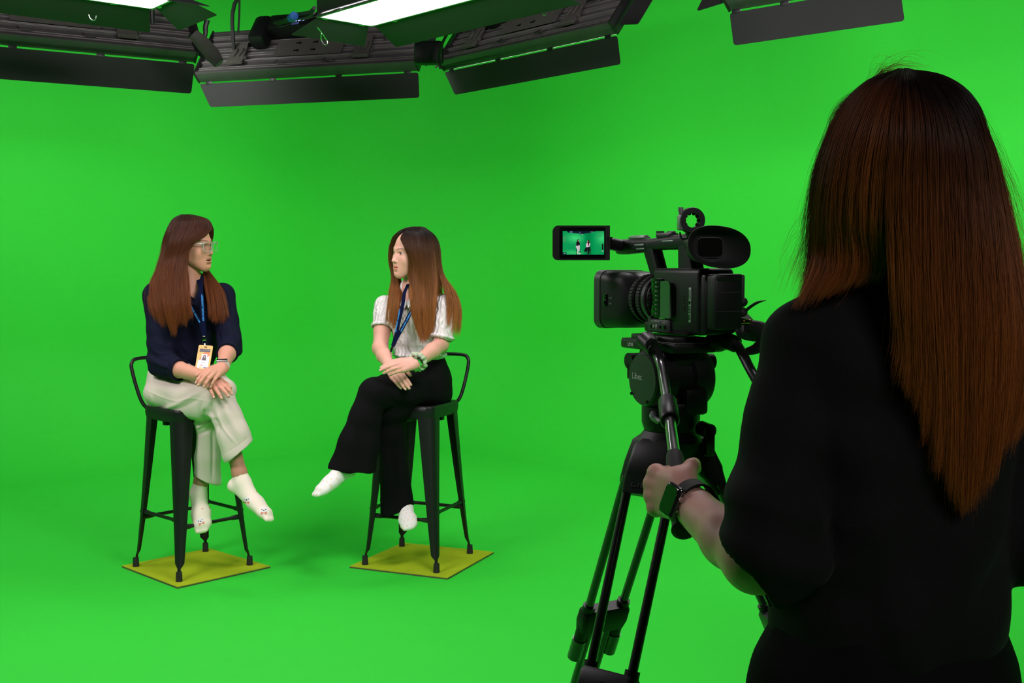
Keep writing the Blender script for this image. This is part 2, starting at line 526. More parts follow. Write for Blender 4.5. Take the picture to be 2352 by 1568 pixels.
def key_panel(corner, ax, ay, LX, LY, label, face='key_face', doors=True, cat='light'):
    """soft panel facing down; corner = far corner of its lit face, ax, ay = directions of its edges"""
    ax = nrm(ax); ay = ay - np.dot(ay, ax) * ax; ay = nrm(ay)
    nz = np.cross(ax, ay)
    if nz[2] > 0:                                          # nz points down, out of the face
        nz = -nz
    c = np.asarray(corner) + ax * LX / 2 + ay * LY / 2
    m0 = Mx(c, ax, ay, np.cross(ax, ay))
    s = 1 if np.dot(np.cross(ax, ay), nz) > 0 else -1
    T = thing('soft_panel_light', label, cat, mw=m0)
    mb = MB(); mb.box((0, 0, -0.001 * s), (LX, LY, 0.004), 0, mtx=m0)
    mb.build('diffuser', M[face], T, label='glowing white diffuser')
    mb = MB()
    mb.box((0, 0, -0.045 * s), (LX + 0.03, LY + 0.03, 0.07), 0.006, mtx=m0)
    mb.build('housing', M['blackmetal'], T)
    mb = MB()
    for (cx, cy, wx, wy) in ((0, LY / 2 + 0.008, LX + 0.032, 0.014), (0, -LY / 2 - 0.008, LX + 0.032, 0.014), (LX / 2 + 0.008, 0, 0.014, LY), (-LX / 2 - 0.008, 0, 0.014, LY)):
        mb.box((cx, cy, 0.001 * s), (wx, wy, 0.012), 0.002, mtx=m0)
    mb.build('bezel', M['silver'], T, label='pale metal bezel around the lit face')
    if doors:
        for (cx, cy, dx, dy, LL, ang, w) in ((0, LY / 2 + 0.02, 0, 1, LX, 22, 0.20), (0, -LY / 2 - 0.02, 0, -1, LX, 22, 0.20), (LX / 2 + 0.02, 0, 1, 0, LY, 28, 0.16), (-LX / 2 - 0.02, 0, -1, 0, LY, 28, 0.16)):
            a = math.radians(ang)
            o = V3(*(m0 @ Vector((cx, cy, 0))))
            out = nrm(dx * ax + dy * ay)
            yd = nrm(out * math.cos(a) + nz * math.sin(a))
            xd = ax if dx == 0 else ay
            md = Mx(o, xd, yd, np.cross(xd, yd))
            mb = MB(); slab(mb, rcpoly([(-LL / 2, 0.004), (LL / 2, 0.004), (LL / 2 + 0.07, w), (-LL / 2 - 0.07, w)], 0.012), 0.002, md)
            mb.build('barn_door', M['barn'], T)
            for k in (-0.36, 0.36):
                mb = MB(); mb.box((k * LL, 0.0, 0), (0.035, 0.02, 0.008), 0.002, mtx=md); mb.build('hinge_clip', M['steel'], T)
    top = c - nz * 0.08
    mb = MB()
    mb.cyl(top, top + V3(0, 0, 0.2), 0.03, n=12)
    mb.cyl(top + V3(0, 0, 0.2), (top[0], top[1], 4.74), 0.02, n=12)
    mb.build('hanging_pole', M['blackmetal'], T)
    return T
zk = 2.62
k1 = PZ(853, 57, zk); k1a = PZ(725, 39, zk); k1b = PZ(1060, 2, zk)
key_panel(k1, k1b - k1, k1a - k1, 1.2, 0.30, 'glowing white soft light panel above the gap between the two seated women', face='top_face')
k2 = PZ(348, 17, zk); k2a = PZ(230, 0, zk); k2b = PZ(415, 2, zk)
key_panel(k2, k2a - k2, k2b - k2, 1.2, 0.30, 'glowing white soft light panel above the woman in the navy blouse', face='top_face')
# lamps of the same kind hung nearer to the camera, out of the frame, aimed at the two women
def aimed_panel(c, target, LX, LY, label, face='key_face'):
    c = np.asarray(c, float); f = nrm(np.asarray(target) - c)
    ax = nrm(np.cross(f, [0, 0, 1.0])); ay = np.cross(ax, f)
    key_panel(c - ax * LX / 2 - ay * LY / 2, ax, ay, LX, LY, label, face=face, doors=False)
aimed_panel((-2.3, 3.0, 2.75), (-1.3, 4.9, 0.9), 1.1, 0.35, 'soft light panel hung high on the camera side, aimed at the left stool')
aimed_panel((0.5, 3.1, 2.75), (-0.4, 4.7, 0.6), 1.1, 0.35, 'soft light panel hung high on the camera side, aimed at the right stool')

key_panel((-4.3, 4.2, 2.85), V3(0.5, 0.85, 0), V3(0.85, -0.5, 0), 1.1, 0.4, 'added unseen fill panel facing down beside the green left wall', face='top_face', doors=False)  # added out of view to lift the floor along the left wall
# fill lamp added unseen behind the camera to brighten the operator's back
aimed_panel((1.2, -1.2, 3.4), (0.7, 1.4, 1.2), 1.2, 0.5, 'added unseen fill panel hung high behind the operator', face='fill_face')

# cables and safety wires of the panels
def wire(parent, name, pts, r, m, sub=6):
    mb = MB(); mb.tube([W(*p) for p in pts], r, n=8, sub=sub); mb.build(name, m, parent)
CAB = mat('black_cable', (0.010, 0.010, 0.010), 0.6)
wire(PB_, 'power_cable', [(630, 52, 6.5), (655, 46, 6.4), (668, 36, 6.2), (690, 32, 6.0), (712, 28, 5.8), (722, 18, 5.6)], 0.010, CAB)
wire(PB_, 'power_cable', [(636, 56, 6.5), (660, 50, 6.4), (682, 44, 6.1), (706, 40, 5.8), (722, 30, 5.6)], 0.007, CAB)
mb = MB(); mb.cyl(W(669, 42, 6.05), W(676, 36, 6.0), 0.022, n=14); mb.build('cable_tie', mat('blue_tape', (0.02, 0.12, 0.45), 0.6), PB_, label='blue tape round the cable')
wire(PB_, 'hanging_cable', [(549, -60, 6.6), (550, 20, 6.6), (547, 76, 6.6)], 0.006, CAB)
wire(PB_, 'safety_wire', [(728, 62, 5.6), (738, 74, 5.65), (750, 92, 5.7), (752, 99, 5.7), (746, 103, 5.7), (738, 92, 5.7), (738, 76, 5.65)], 0.0028, M['steel'])
wire(PC_, 'safety_wire', [(1232, -30, 5.4), (1233, 10, 5.4), (1248, 24, 5.4), (1254, 31, 5.4), (1249, 35, 5.4), (1246, 28, 5.4)], 0.0028, M['steel'])
wire(PA_, 'safety_wire', [(204, 34, 5.3), (207, 42, 5.3), (214, 47, 5.3), (219, 44, 5.3), (221, 36, 5.3)], 0.0028, M['steel'])
wire(PA_, 'locking_handle', [(476, 46, 6.3), (472, 62, 6.3), (470, 84, 6.3), (452, 90, 6.3), (436, 80, 6.3)], [0.016, 0.014, 0.012, 0.014, 0.016], M['blackmetal'])
mb = MB(); mb.tube([W(444, 78, 6.25), W(466, 100, 6.25), W(490, 128, 6.25), W(504, 146, 6.2)], [0.030, 0.040, 0.042, 0.030], n=10, flat=((0, 1, 0), 0.3), smooth=False); mb.build('pan_bracket', M['plate'], PA_)
mb = MB(); mb.box(W(985, 122, 6.35), (0.16, 0.07, 0.13), 0.02); mb.build('junction_block', M['blackpl'], PC_)
wire(PC_, 'power_cable', [(1012, 158, 6.2), (1008, 130, 6.2), (1018, 95, 6.15), (1040, 60, 6.1), (1052, 62, 6.0), (1030, 100, 6.1)], 0.008, CAB)
wire(PC_, 'power_cable', [(1118, -20, 5.6), (1128, 8, 5.6), (1150, 10, 5.6), (1172, -10, 5.6)], 0.008, mat('blue_cable', (0.03, 0.16, 0.30), 0.5))
# ------------------------------------------------------------------ stools on lime mats
def make_stool(loc, rotz, label):
    T = thing('bar_stool', label, 'stool', loc, rotz, group='black metal bar stools')
    SH, A, AF = 0.755, 0.150, 0.196
    # seat: pressed square sheet with rounded corners and a skirt
    def rr(h, r, z): return [(x, y, z) for x, y in roundrect(2 * h, 2 * h, r, 6)]
    mb = MB()
    rings = [rr(0.150, 0.035, SH - 0.058), rr(0.155, 0.037, SH - 0.03), rr(0.154, 0.037, SH - 0.008), rr(0.148, 0.034, SH), rr(0.125, 0.03, SH - 0.002), rr(0.10, 0.03, SH - 0.006)]
    mb.loft(rings, cap=False)
    mb.bm.faces.new([mb.bm.verts.new(p) for p in rr(0.1, 0.03, SH - 0.0061)])
    mb.bm.faces.new([mb.bm.verts.new(p) for p in rr(0.149, 0.035, SH - 0.03)])
    mb.build('seat', M['stool'], T, world=False)
    mb = MB()
    mb.box((0, 0, SH - 0.07), (0.27, 0.03, 0.02), 0.004); mb.box((0, 0, SH - 0.07), (0.03, 0.27, 0.02), 0.004)
    mb.build('under_brace', M['stool'], T, world=False)
    bars = []
    for sx in (1, -1):
        for sy in (1, -1):
            mb = MB()
            rings = []
            zs = [SH - 0.02, 0.66, 0.5, 0.35, 0.22, 0.12, 0.075, 0.055, 0.03]
            for z in zs:
                t = (SH - z) / SH
                a = A + (AF - A) * (0.80 * t + 0.20 * t ** 4)
                w = max(0.018, 0.080 - 0.056 * t)
                if z <= 0.06: w = 0.011
                rc = min(w * 0.95, 0.044 - 0.020 * t)
                if z <= 0.06: a -= 0.002
                th = 0.0035 if z > 0.06 else 0.011
                outer, inner = [], []
                K = 6
                outer.append((a, a - w))
                for k in range(K + 1):
                    g = math.pi / 2 * k / K
                    outer.append((a - rc + rc * math.cos(g), a - rc + rc * math.sin(g)))
                outer.append((a - w, a))
                ri = max(0.0005, rc - th)
                inner.append((a - w, a - th))
                for k in range(K + 1):
                    g = math.pi / 2 * (1 - k / K)
                    inner.append((a - rc + ri * math.cos(g), a - rc + ri * math.sin(g)))
                inner.append((a - th, a - w))
                rings.append([(sx * p, sy * q, z) for p, q in outer + inner])
            mb.loft(rings)
            lg = mb.build('leg', M['stool'], T, world=False)
            mb = MB()
            fx = AF - 0.010
            mb.cyl((sx * fx, sy * fx, 0.0), (sx * fx, sy * fx, 0.042), 0.0150, 0.0130, n=14)
            mb.build('rubber_foot', M['rubber'], lg, world=False)
    def legpos(z):
        t = (SH - z) / SH
        return A + (AF - A) * (0.80 * t + 0.20 * t ** 4) - 0.014
    for (z, axis) in ((0.262, 0), (0.232, 1)):
        a = legpos(z)
        for s in (-1, 1):
            mb = MB()
            if axis == 0: p, q = (-a, s * a, z), (a, s * a, z)
            else: p, q = (s * a, -a, z), (s * a, a, z)
            p, q = np.array(p), np.array(q)
            d = nrm(q - p)
            mb.tube([p, p + d * 0.05, p + d * 0.065, q - d * 0.065, q - d * 0.05, q], [0.012, 0.011, 0.008, 0.008, 0.011, 0.012], n=10, smooth=False)
            mb.build('footrest_bar', M['stool'], T, world=False)
    # low tubular back on the -x side
    mb = MB()
    x0, yb = -0.157, 0.12
    pts = [(x0 + 0.02, -yb + 0.02, SH - 0.045), (x0 - 0.006, -yb - 0.02, SH + 0.0), (x0 - 0.03, -yb - 0.035, SH + 0.06), (x0 - 0.062, -yb - 0.045, SH + 0.16), (x0 - 0.070, -yb - 0.040, SH + 0.195),
           (x0 - 0.072, -yb - 0.01, SH + 0.212), (x0 - 0.073, 0, SH + 0.213), (x0 - 0.072, yb + 0.01, SH + 0.212), (x0 - 0.070, yb + 0.040, SH + 0.195), (x0 - 0.062, yb + 0.045, SH + 0.16), (x0 - 0.03, yb + 0.035, SH + 0.06),
           (x0 - 0.006, yb + 0.02, SH + 0.0), (x0 + 0.02, yb - 0.02, SH - 0.045)]
    mb.tube(pts, 0.0085, n=12, sub=5)
    mb.build('backrest', M['stool'], T, world=False)
    for s in (-1, 1):
        mb = MB(); mb.cyl((x0 + 0.002, s * (yb - 0.005), SH - 0.035), (x0 - 0.012, s * (yb + 0.0), SH - 0.035), 0.008, n=12)
        mb.ball((x0 - 0.012, s * yb, SH - 0.035), 0.008, 12)
        mb.build('bolt', M['stool'], T, world=False)
    return T
def floor_pt(px, py): return PZ(px, py, 0.0)
la = [floor_pt(*p) for p in ((408, 1341), (304, 1303), (583, 1302), (475, 1270))]      # front, left, right, back feet
lc = sum(la) / 4
lb = [floor_pt(*p) for p in ((1008, 1320), (827, 1303), (1089, 1273), (919, 1257))]
rc_ = sum(lb) / 4
# the back of the left stool lies towards its left and back feet, that of the right stool towards right and back feet
dA = (la[1] + la[3]) / 2 - lc; rotA = math.atan2(dA[1], dA[0]) + math.pi
dB = (lb[2] + lb[3]) / 2 - rc_; rotB = math.atan2(dB[1], dB[0]) + math.pi
MT = 0.010
STA = make_stool((lc[0], lc[1], MT), rotA, 'black metal bar stool under the woman in the navy blouse')
STB = make_stool((rc_[0], rc_[1], MT), rotB, 'black metal bar stool under the woman in the white knit top')
def make_mat(corners, label):
    cs = [floor_pt(*c) for c in corners]
    c0 = sum(cs) / 4
    T = thing('square_mat', label, 'mat', (c0[0], c0[1], 0))
    mb = MB()
    poly = [(c[0], c[1]) for c in cs]
    mb.prism(poly, 0.001, 0.0065)
    mb.build('board', M['matedge'], T)
    mb = MB()
    poly = [(c0[0] + (c[0] - c0[0]) * 0.999, c0[1] + (c[1] - c0[1]) * 0.999) for c in cs]
    mb.prism(poly, 0.0066, MT - 0.0004)
    mb.build('felt_top', M['mat'], T, label='yellow-green felt surface')
make_mat([(280, 1303), (408, 1352), (621, 1304), (480, 1263)], 'lime square mat under the stool of the woman in cream trousers')
make_mat([(803, 1304), (1028, 1331), (1134, 1271), (925, 1250)], 'lime square mat under the stool of the woman in black trousers')
# ------------------------------------------------------------------ smooth solid modelling: distance fields turned into one mesh
class Field:
    def __init__(s, lo, hi, h):
        s.lo = np.asarray(lo, float); s.h = h
        s.n = np.ceil((np.asarray(hi, float) - s.lo) / h).astype(int) + 1
        s.a = np.full(tuple(s.n), 0.05, np.float32)
    def _sub(s, lo, hi):
        i0 = np.clip(np.floor((lo - s.lo) / s.h).astype(int), 0, s.n - 1)
        i1 = np.clip(np.ceil((hi - s.lo) / s.h).astype(int) + 1, 1, s.n)
        sl = tuple(slice(a, b) for a, b in zip(i0, i1))
        ax = [(s.lo[k] + s.h * np.arange(i0[k], i1[k])).astype(np.float32) for k in range(3)]
        return sl, ax[0][:, None, None], ax[1][None, :, None], ax[2][None, None, :]
    def put(s, lo, hi, fn, k=0.0, op='add'):
        m = max(k, 0.004) + s.h * 2 + (0.01 if op == 'add' else 0)
        sl, X, Y, Z = s._sub(np.asarray(lo) - m, np.asarray(hi) + m)
        if s.a[sl].size == 0: return s
        d = fn(X, Y, Z).astype(np.float32)
        b = s.a[sl]
        if op == 'add':
            if k > 0:
                h = np.clip(0.5 + 0.5 * (b - d) / k, 0, 1)
                r = b * (1 - h) + d * h - k * h * (1 - h)
            else: r = np.minimum(b, d)
        else:                                   # carve
            d = -d
            if k > 0:
                h = np.clip(0.5 - 0.5 * (b - d) / k, 0, 1)
                r = b * (1 - h) + d * h + k * h * (1 - h)
            else: r = np.maximum(b, d)
        s.a[sl] = r
        return s
    def cap(s, a, b, ra, rb=None, k=0.01, flat=None, op='add'):
        """tapered rod from a to b; flat=(direction, factor) squeezes its section"""
        a = np.asarray(a, float); b = np.asarray(b, float)
        if rb is None: rb = ra
        r = max(ra, rb)
        if flat is not None:
            fd = nrm(flat[0]); ff = flat[1]
            r2 = r * max(1, ff)
        else: r2 = r
        d = b - a; L2 = max(1e-12, float(d @ d))
        def fn(X, Y, Z):
            px, py, pz = X - a[0], Y - a[1], Z - a[2]
            t = np.clip((px * d[0] + py * d[1] + pz * d[2]) / L2, 0, 1)
            qx, qy, qz = px - t * d[0], py - t * d[1], pz - t * d[2]
            q2 = qx * qx + qy * qy + qz * qz
            if flat is not None:
                u = qx * fd[0] + qy * fd[1] + qz * fd[2]
                q2 = q2 + u * u * (1 / ff ** 2 - 1)
                return (np.sqrt(q2) - (ra + (rb - ra) * t)) * min(1, ff)
            return np.sqrt(q2) - (ra + (rb - ra) * t)
        return s.put(np.minimum(a, b) - r2, np.maximum(a, b) + r2, fn, k, op)
    def chain(s, pts, rs, k=0.01, flat=None, op='add'):
        for i in range(len(pts) - 1):
            fl = flat[i] if isinstance(flat, list) else flat
            s.cap(pts[i], pts[i + 1], rs[i], rs[i + 1], k if i == 0 else k, fl, op)
        return s
    def ell(s, c, r, R=None, k=0.01, op='add'):
        c = np.asarray(c, float); r = np.asarray(r, float)
        R = np.eye(3) if R is None else np.asarray(R, float)     # columns = axes
        ext = np.abs(R) @ r
        def fn(X, Y, Z):
            px, py, pz = X - c[0], Y - c[1], Z - c[2]
            l = [px * R[0, i] + py * R[1, i] + pz * R[2, i] for i in range(3)]
            k0 = np.sqrt(sum((l[i] / r[i]) ** 2 for i in range(3)))
            k1 = np.sqrt(sum((l[i] / r[i] ** 2) ** 2 for i in range(3))) + 1e-9
            return k0 * (k0 - 1) / k1
        return s.put(c - ext, c + ext, fn, k, op)
    def sections(s, secs, k=0.01, op='add', margin=0.0):
        """body of stacked oriented ellipse sections: (centre, side vec, front vec, half width, half depth front, half depth back); joined along their centres"""
        for i in range(len(secs) - 1):
            c0, u0, v0, a0, f0, b0 = secs[i]; c1, u1, v1, a1, f1, b1 = secs[i + 1]
            c0 = np.asarray(c0); c1 = np.asarray(c1)
            ax = c1 - c0; L = np.linalg.norm(ax); ax = ax / L
            um, vm = nrm(np.asarray(u0) + np.asarray(u1)), nrm(np.asarray(v0) + np.asarray(v1))
            um = nrm(um - ax * (um @ ax)); vm = nrm(vm - ax * (vm @ ax) - um * (vm @ um))
            rm = max(a0, a1, f0, f1, b0, b1)
            def fn(X, Y, Z, c0=c0, ax=ax, L=L, um=um, vm=vm, A=(a0, a1), Fr=(f0, f1), B=(b0, b1)):
                px, py, pz = X - c0[0], Y - c0[1], Z - c0[2]
                tt = (px * ax[0] + py * ax[1] + pz * ax[2])
                t = np.clip(tt / L, 0, 1)
                over = tt - t * L
                u = px * um[0] + py * um[1] + pz * um[2]
                v = px * vm[0] + py * vm[1] + pz * vm[2]
                a = A[0] + (A[1] - A[0]) * t
                b = np.where(v > 0, Fr[0] + (Fr[1] - Fr[0]) * t, B[0] + (B[1] - B[0]) * t)
                e = np.sqrt((u / a) ** 2 + (v / b) ** 2 + (over / np.minimum(a, b)) ** 2)
                return (e - 1) * np.minimum(a, b)
            s.put(np.minimum(c0, c1) - rm, np.maximum(c0, c1) + rm, fn, k, op)
        return s
    def mesh(s):
        return surface_nets(s.a, s.lo, s.h)

def surface_nets(a, lo, h):
    ins = a < 0
    n = np.array(a.shape)
    cells = np.zeros(tuple(n - 1), bool)
    for i in (0, 1):
        for j in (0, 1):
            for k in (0, 1):
                pass
    c = [ins[i:n[0] - 1 + i, j:n[1] - 1 + j, k:n[2] - 1 + k] for i in (0, 1) for j in (0, 1) for k in (0, 1)]
    allin = c[0].copy(); anyin = c[0].copy()
    for q in c[1:]: allin &= q; anyin |= q
    act = anyin & ~allin
    idx = np.argwhere(act)
    vid = np.full(act.shape, -1, np.int64)
    vid[act] = np.arange(len(idx))
    acc = np.zeros((len(idx), 3)); cnt = np.zeros(len(idx))
    off = [(i, j, k) for i in (0, 1) for j in (0, 1) for k in (0, 1)]
    vals = [a[idx[:, 0] + o[0], idx[:, 1] + o[1], idx[:, 2] + o[2]].astype(float) for o in off]
    for p in range(8):
        for q in range(p + 1, 8):
            dd = np.array(off[q]) - np.array(off[p])
            if np.abs(dd).sum() != 1: continue
            x = (vals[p] < 0) != (vals[q] < 0)
            den = np.where(np.abs(vals[p] - vals[q]) < 1e-12, 1, vals[p] - vals[q])
            t = vals[p] / den
            pt = np.array(off[p]) + t[:, None] * dd
            acc[x] += pt[x]; cnt[x] += 1
    V = lo + h * (idx + acc / cnt[:, None])
    Fs = []
    for ax in range(3):
        b1, b2 = [q for q in range(3) if q != ax]
        sl0 = [slice(None)] * 3; sl1 = [slice(None)] * 3
        sl0[ax] = slice(0, n[ax] - 1); sl1[ax] = slice(1, n[ax])
        e0, e1 = ins[tuple(sl0)], ins[tuple(sl1)]
        x = np.argwhere(e0 != e1)
        m = (x[:, b1] > 0) & (x[:, b2] > 0) & (x[:, b1] < n[b1] - 1) & (x[:, b2] < n[b2] - 1)
        x = x[m]
        if len(x) == 0: continue
        flip = e0[x[:, 0], x[:, 1], x[:, 2]]
        def g(o1, o2):
            y = x.copy(); y[:, b1] -= o1; y[:, b2] -= o2
            return vid[y[:, 0], y[:, 1], y[:, 2]]
        q = np.stack([g(1, 1), g(0, 1), g(0, 0), g(1, 0)], 1)
        if ax == 1: flip = ~flip
        q[~flip] = q[~flip][:, ::-1]
        Fs.append(q)
    Qa = np.concatenate(Fs)
    c = V.mean(0)
    return V, outward(V - c, Qa)

def relax(V, Q, it=1, lam=0.5):
    n = len(V)
    e = np.concatenate([Q[:, [0, 1]], Q[:, [1, 2]], Q[:, [2, 3]], Q[:, [3, 0]]])
    i = np.r_[e[:, 0], e[:, 1]]; j = np.r_[e[:, 1], e[:, 0]]
    deg = np.bincount(i, minlength=n).astype(float); deg[deg == 0] = 1
    for _ in range(it):
        s = np.stack([np.bincount(i, V[j, k], n) for k in range(3)], 1) / deg[:, None]
        V = V + lam * (s - V)
    return V
def vnormals(V, Q):
    d1 = V[Q[:, 2]] - V[Q[:, 0]]; d2 = V[Q[:, 3]] - V[Q[:, 1]]
    fn = np.cross(d1, d2)
    N = np.zeros_like(V)
    for k in range(4):
        for c in range(3): N[:, c] += np.bincount(Q[:, k], fn[:, c], len(V))
    return N / np.maximum(1e-12, np.linalg.norm(N, axis=1))[:, None]
def join(ms):
    Vs, Qs, o = [], [], 0
    for V, Q in ms:
        Vs.append(V); Qs.append(Q + o); o += len(V)
    return np.concatenate(Vs), np.concatenate(Qs)
def mesh_from(name, V, Q, tint=None):
    me = bpy.data.meshes.new(name)
    me.vertices.add(len(V)); me.vertices.foreach_set('co', np.asarray(V, np.float32).ravel())
    me.loops.add(Q.size); me.loops.foreach_set('vertex_index', Q.astype(np.int32).ravel())
    me.polygons.add(len(Q))
    me.polygons.foreach_set('loop_start', np.arange(0, Q.size, Q.shape[1], dtype=np.int32))
    me.polygons.foreach_set('use_smooth', np.ones(len(Q), bool))
    me.update(calc_edges=True)
    if tint is not None:
        at = me.color_attributes.new('tint', 'FLOAT_COLOR', 'POINT')
        c = np.ones((len(V), 4), np.float32); c[:, :3] = tint
        at.data.foreach_set('color', c.ravel())
    me.validate()
    return me
def outward(V, Q):
    d = np.einsum('ij,ij->i', V[Q[:, 0]], np.cross(V[Q[:, 1]], V[Q[:, 2]])).sum() + np.einsum('ij,ij->i', V[Q[:, 0]], np.cross(V[Q[:, 2]], V[Q[:, 3]])).sum()
    return Q if d > 0 else Q[:, ::-1]

# cheap smooth noise on arrays of points
_rs = np.random.RandomState(7)
def snoise(P, scale, seed=0, octs=2):
    rs = np.random.RandomState(seed + 11)
    out = np.zeros(len(P)); amp = 1.0
    for o in range(octs):
        for _ in range(5):
            w = nrm(rs.normal(size=3)) * scale * (2 ** o) * rs.uniform(0.6, 1.5)
            out += amp * np.sin(P @ w + rs.uniform(0, 6.28) + 0.8 * np.sin(P @ np.roll(w, 1) * 0.7 + rs.uniform(0, 6)))
        amp *= 0.5
    return out / 6.0
def fold(P, d, freq, seed=0, warp=0.35, wscale=9.0):
    """ridged folds whose crests run across direction d"""
    ph = (P @ nrm(d)) * freq + warp * freq * 0.12 * snoise(P, wscale, seed)
    s = np.sin(ph)
    return np.sign(s) * np.abs(s) ** 0.8

# ------------------------------------------------------------------ hands
def frame_from(d, nback):
    d = nrm(d); n = nrm(np.asarray(nback) - d * (np.asarray(nback) @ d)); s = np.cross(d, n)
    return d, n, s
def rotv(v, axis, ang):
    axis = nrm(axis); c, s_ = math.cos(ang), math.sin(ang)
    return v * c + np.cross(axis, v) * s_ + axis * (axis @ v) * (1 - c)
def hand_field(f, wrist, d, nback, thumb_side, curls, spread=(6, 2, -2, -7), thumb=None, sc=1.0, yawf=0.0):
    """adds a five-fingered hand to field f. d = wrist to knuckles, nback = out of the back of the hand,
    thumb_side = +1/-1 on which side (along d x nback) the thumb grows, curls = four (a, b, c) bends in degrees. Returns fingertips"""
    d, n, s = frame_from(d, nback)
    s = s * thumb_side
    w = np.asarray(wrist, float)
    off = [0.0255, 0.0085, -0.009, -0.0255]
    klen = [0.082, 0.084, 0.079, 0.071]
    rk = [0.0105, 0.0105, 0.0100, 0.0092]
    lens = [(0.040, 0.024, 0.019), (0.044, 0.027, 0.020), (0.041, 0.025, 0.019), (0.032, 0.019, 0.017)]
    rf = [0.0093, 0.0095, 0.0090, 0.0080]
    tips = []
    f.cap(w - d * 0.02 * sc, w + d * 0.03 * sc, 0.022 * sc, 0.024 * sc, 0.014, flat=(n, 0.68))
    K = []
    for i in range(4):
        kp = w + d * klen[i] * sc + s * off[i] * sc + n * (0.002 if i in (1, 2) else -0.001) * sc
        K.append(kp)
        b = w + d * 0.015 * sc + s * off[i] * 0.62 * sc
        f.cap(b, kp, 0.0125 * sc, rk[i] * sc, 0.010)
        f.cap(b - n * 0.006 * sc, kp - n * 0.005 * sc, 0.0115 * sc, 0.0095 * sc, 0.010)
    # ball of the thumb
    f.cap(w + d * 0.012 * sc + s * 0.018 * sc - n * 0.006 * sc, w + d * 0.050 * sc + s * 0.026 * sc - n * 0.008 * sc, 0.015 * sc, 0.012 * sc, 0.012)
    for i in range(4):
        ang = math.radians(spread[i]) * thumb_side
        fd = rotv(d, n, -ang if True else ang)
        fd = nrm(d + s * math.tan(math.radians(spread[i])))
        axis = nrm(np.cross(fd, n))
        p = K[i]; a = 0.0
        r = rf[i]
        pts = [p]; rs = [rk[i] * 0.96 * sc]
        for j in range(3):
            a += math.radians(curls[i][j])
            v = nrm(fd * math.cos(a) - n * math.sin(a))
            p = p + v * lens[i][j] * sc
            pts.append(p); rs.append((r * (0.97, 0.88, 0.74)[j]) * sc)
        f.chain(pts[:2], rs[:2], 0.005)
        f.chain(pts[1:], rs[1:], 0.0018)
        f.ell(pts[2], (rs[2] * 1.04,) * 3, k=0.002)
        tips.append((pts, nrm(pts[3] - pts[2]), nrm(np.cross(axis, nrm(pts[3] - pts[2])))))
    # thumb
    if thumb is None: thumb = [(0.75, 0.62, -0.25), (0.9, 0.35, -0.3), (0.95, 0.2, -0.35)]
    p = w + d * 0.022 * sc + s * 0.022 * sc - n * 0.005 * sc
    pts = [p]
    for (a, b, c), L in zip(thumb, (0.040, 0.031, 0.026)):
        v = nrm(d * a + s * b + n * c)
        p = p + v * L * sc; pts.append(p)
    f.chain(pts[:2], [0.0135 * sc, 0.0112 * sc], 0.010)
    f.chain(pts[1:], [0.0108 * sc, 0.0098 * sc, 0.0082 * sc], 0.003)
    tips.append((pts, nrm(pts[3] - pts[2]), n))
    return tips, K, (d, n, s)

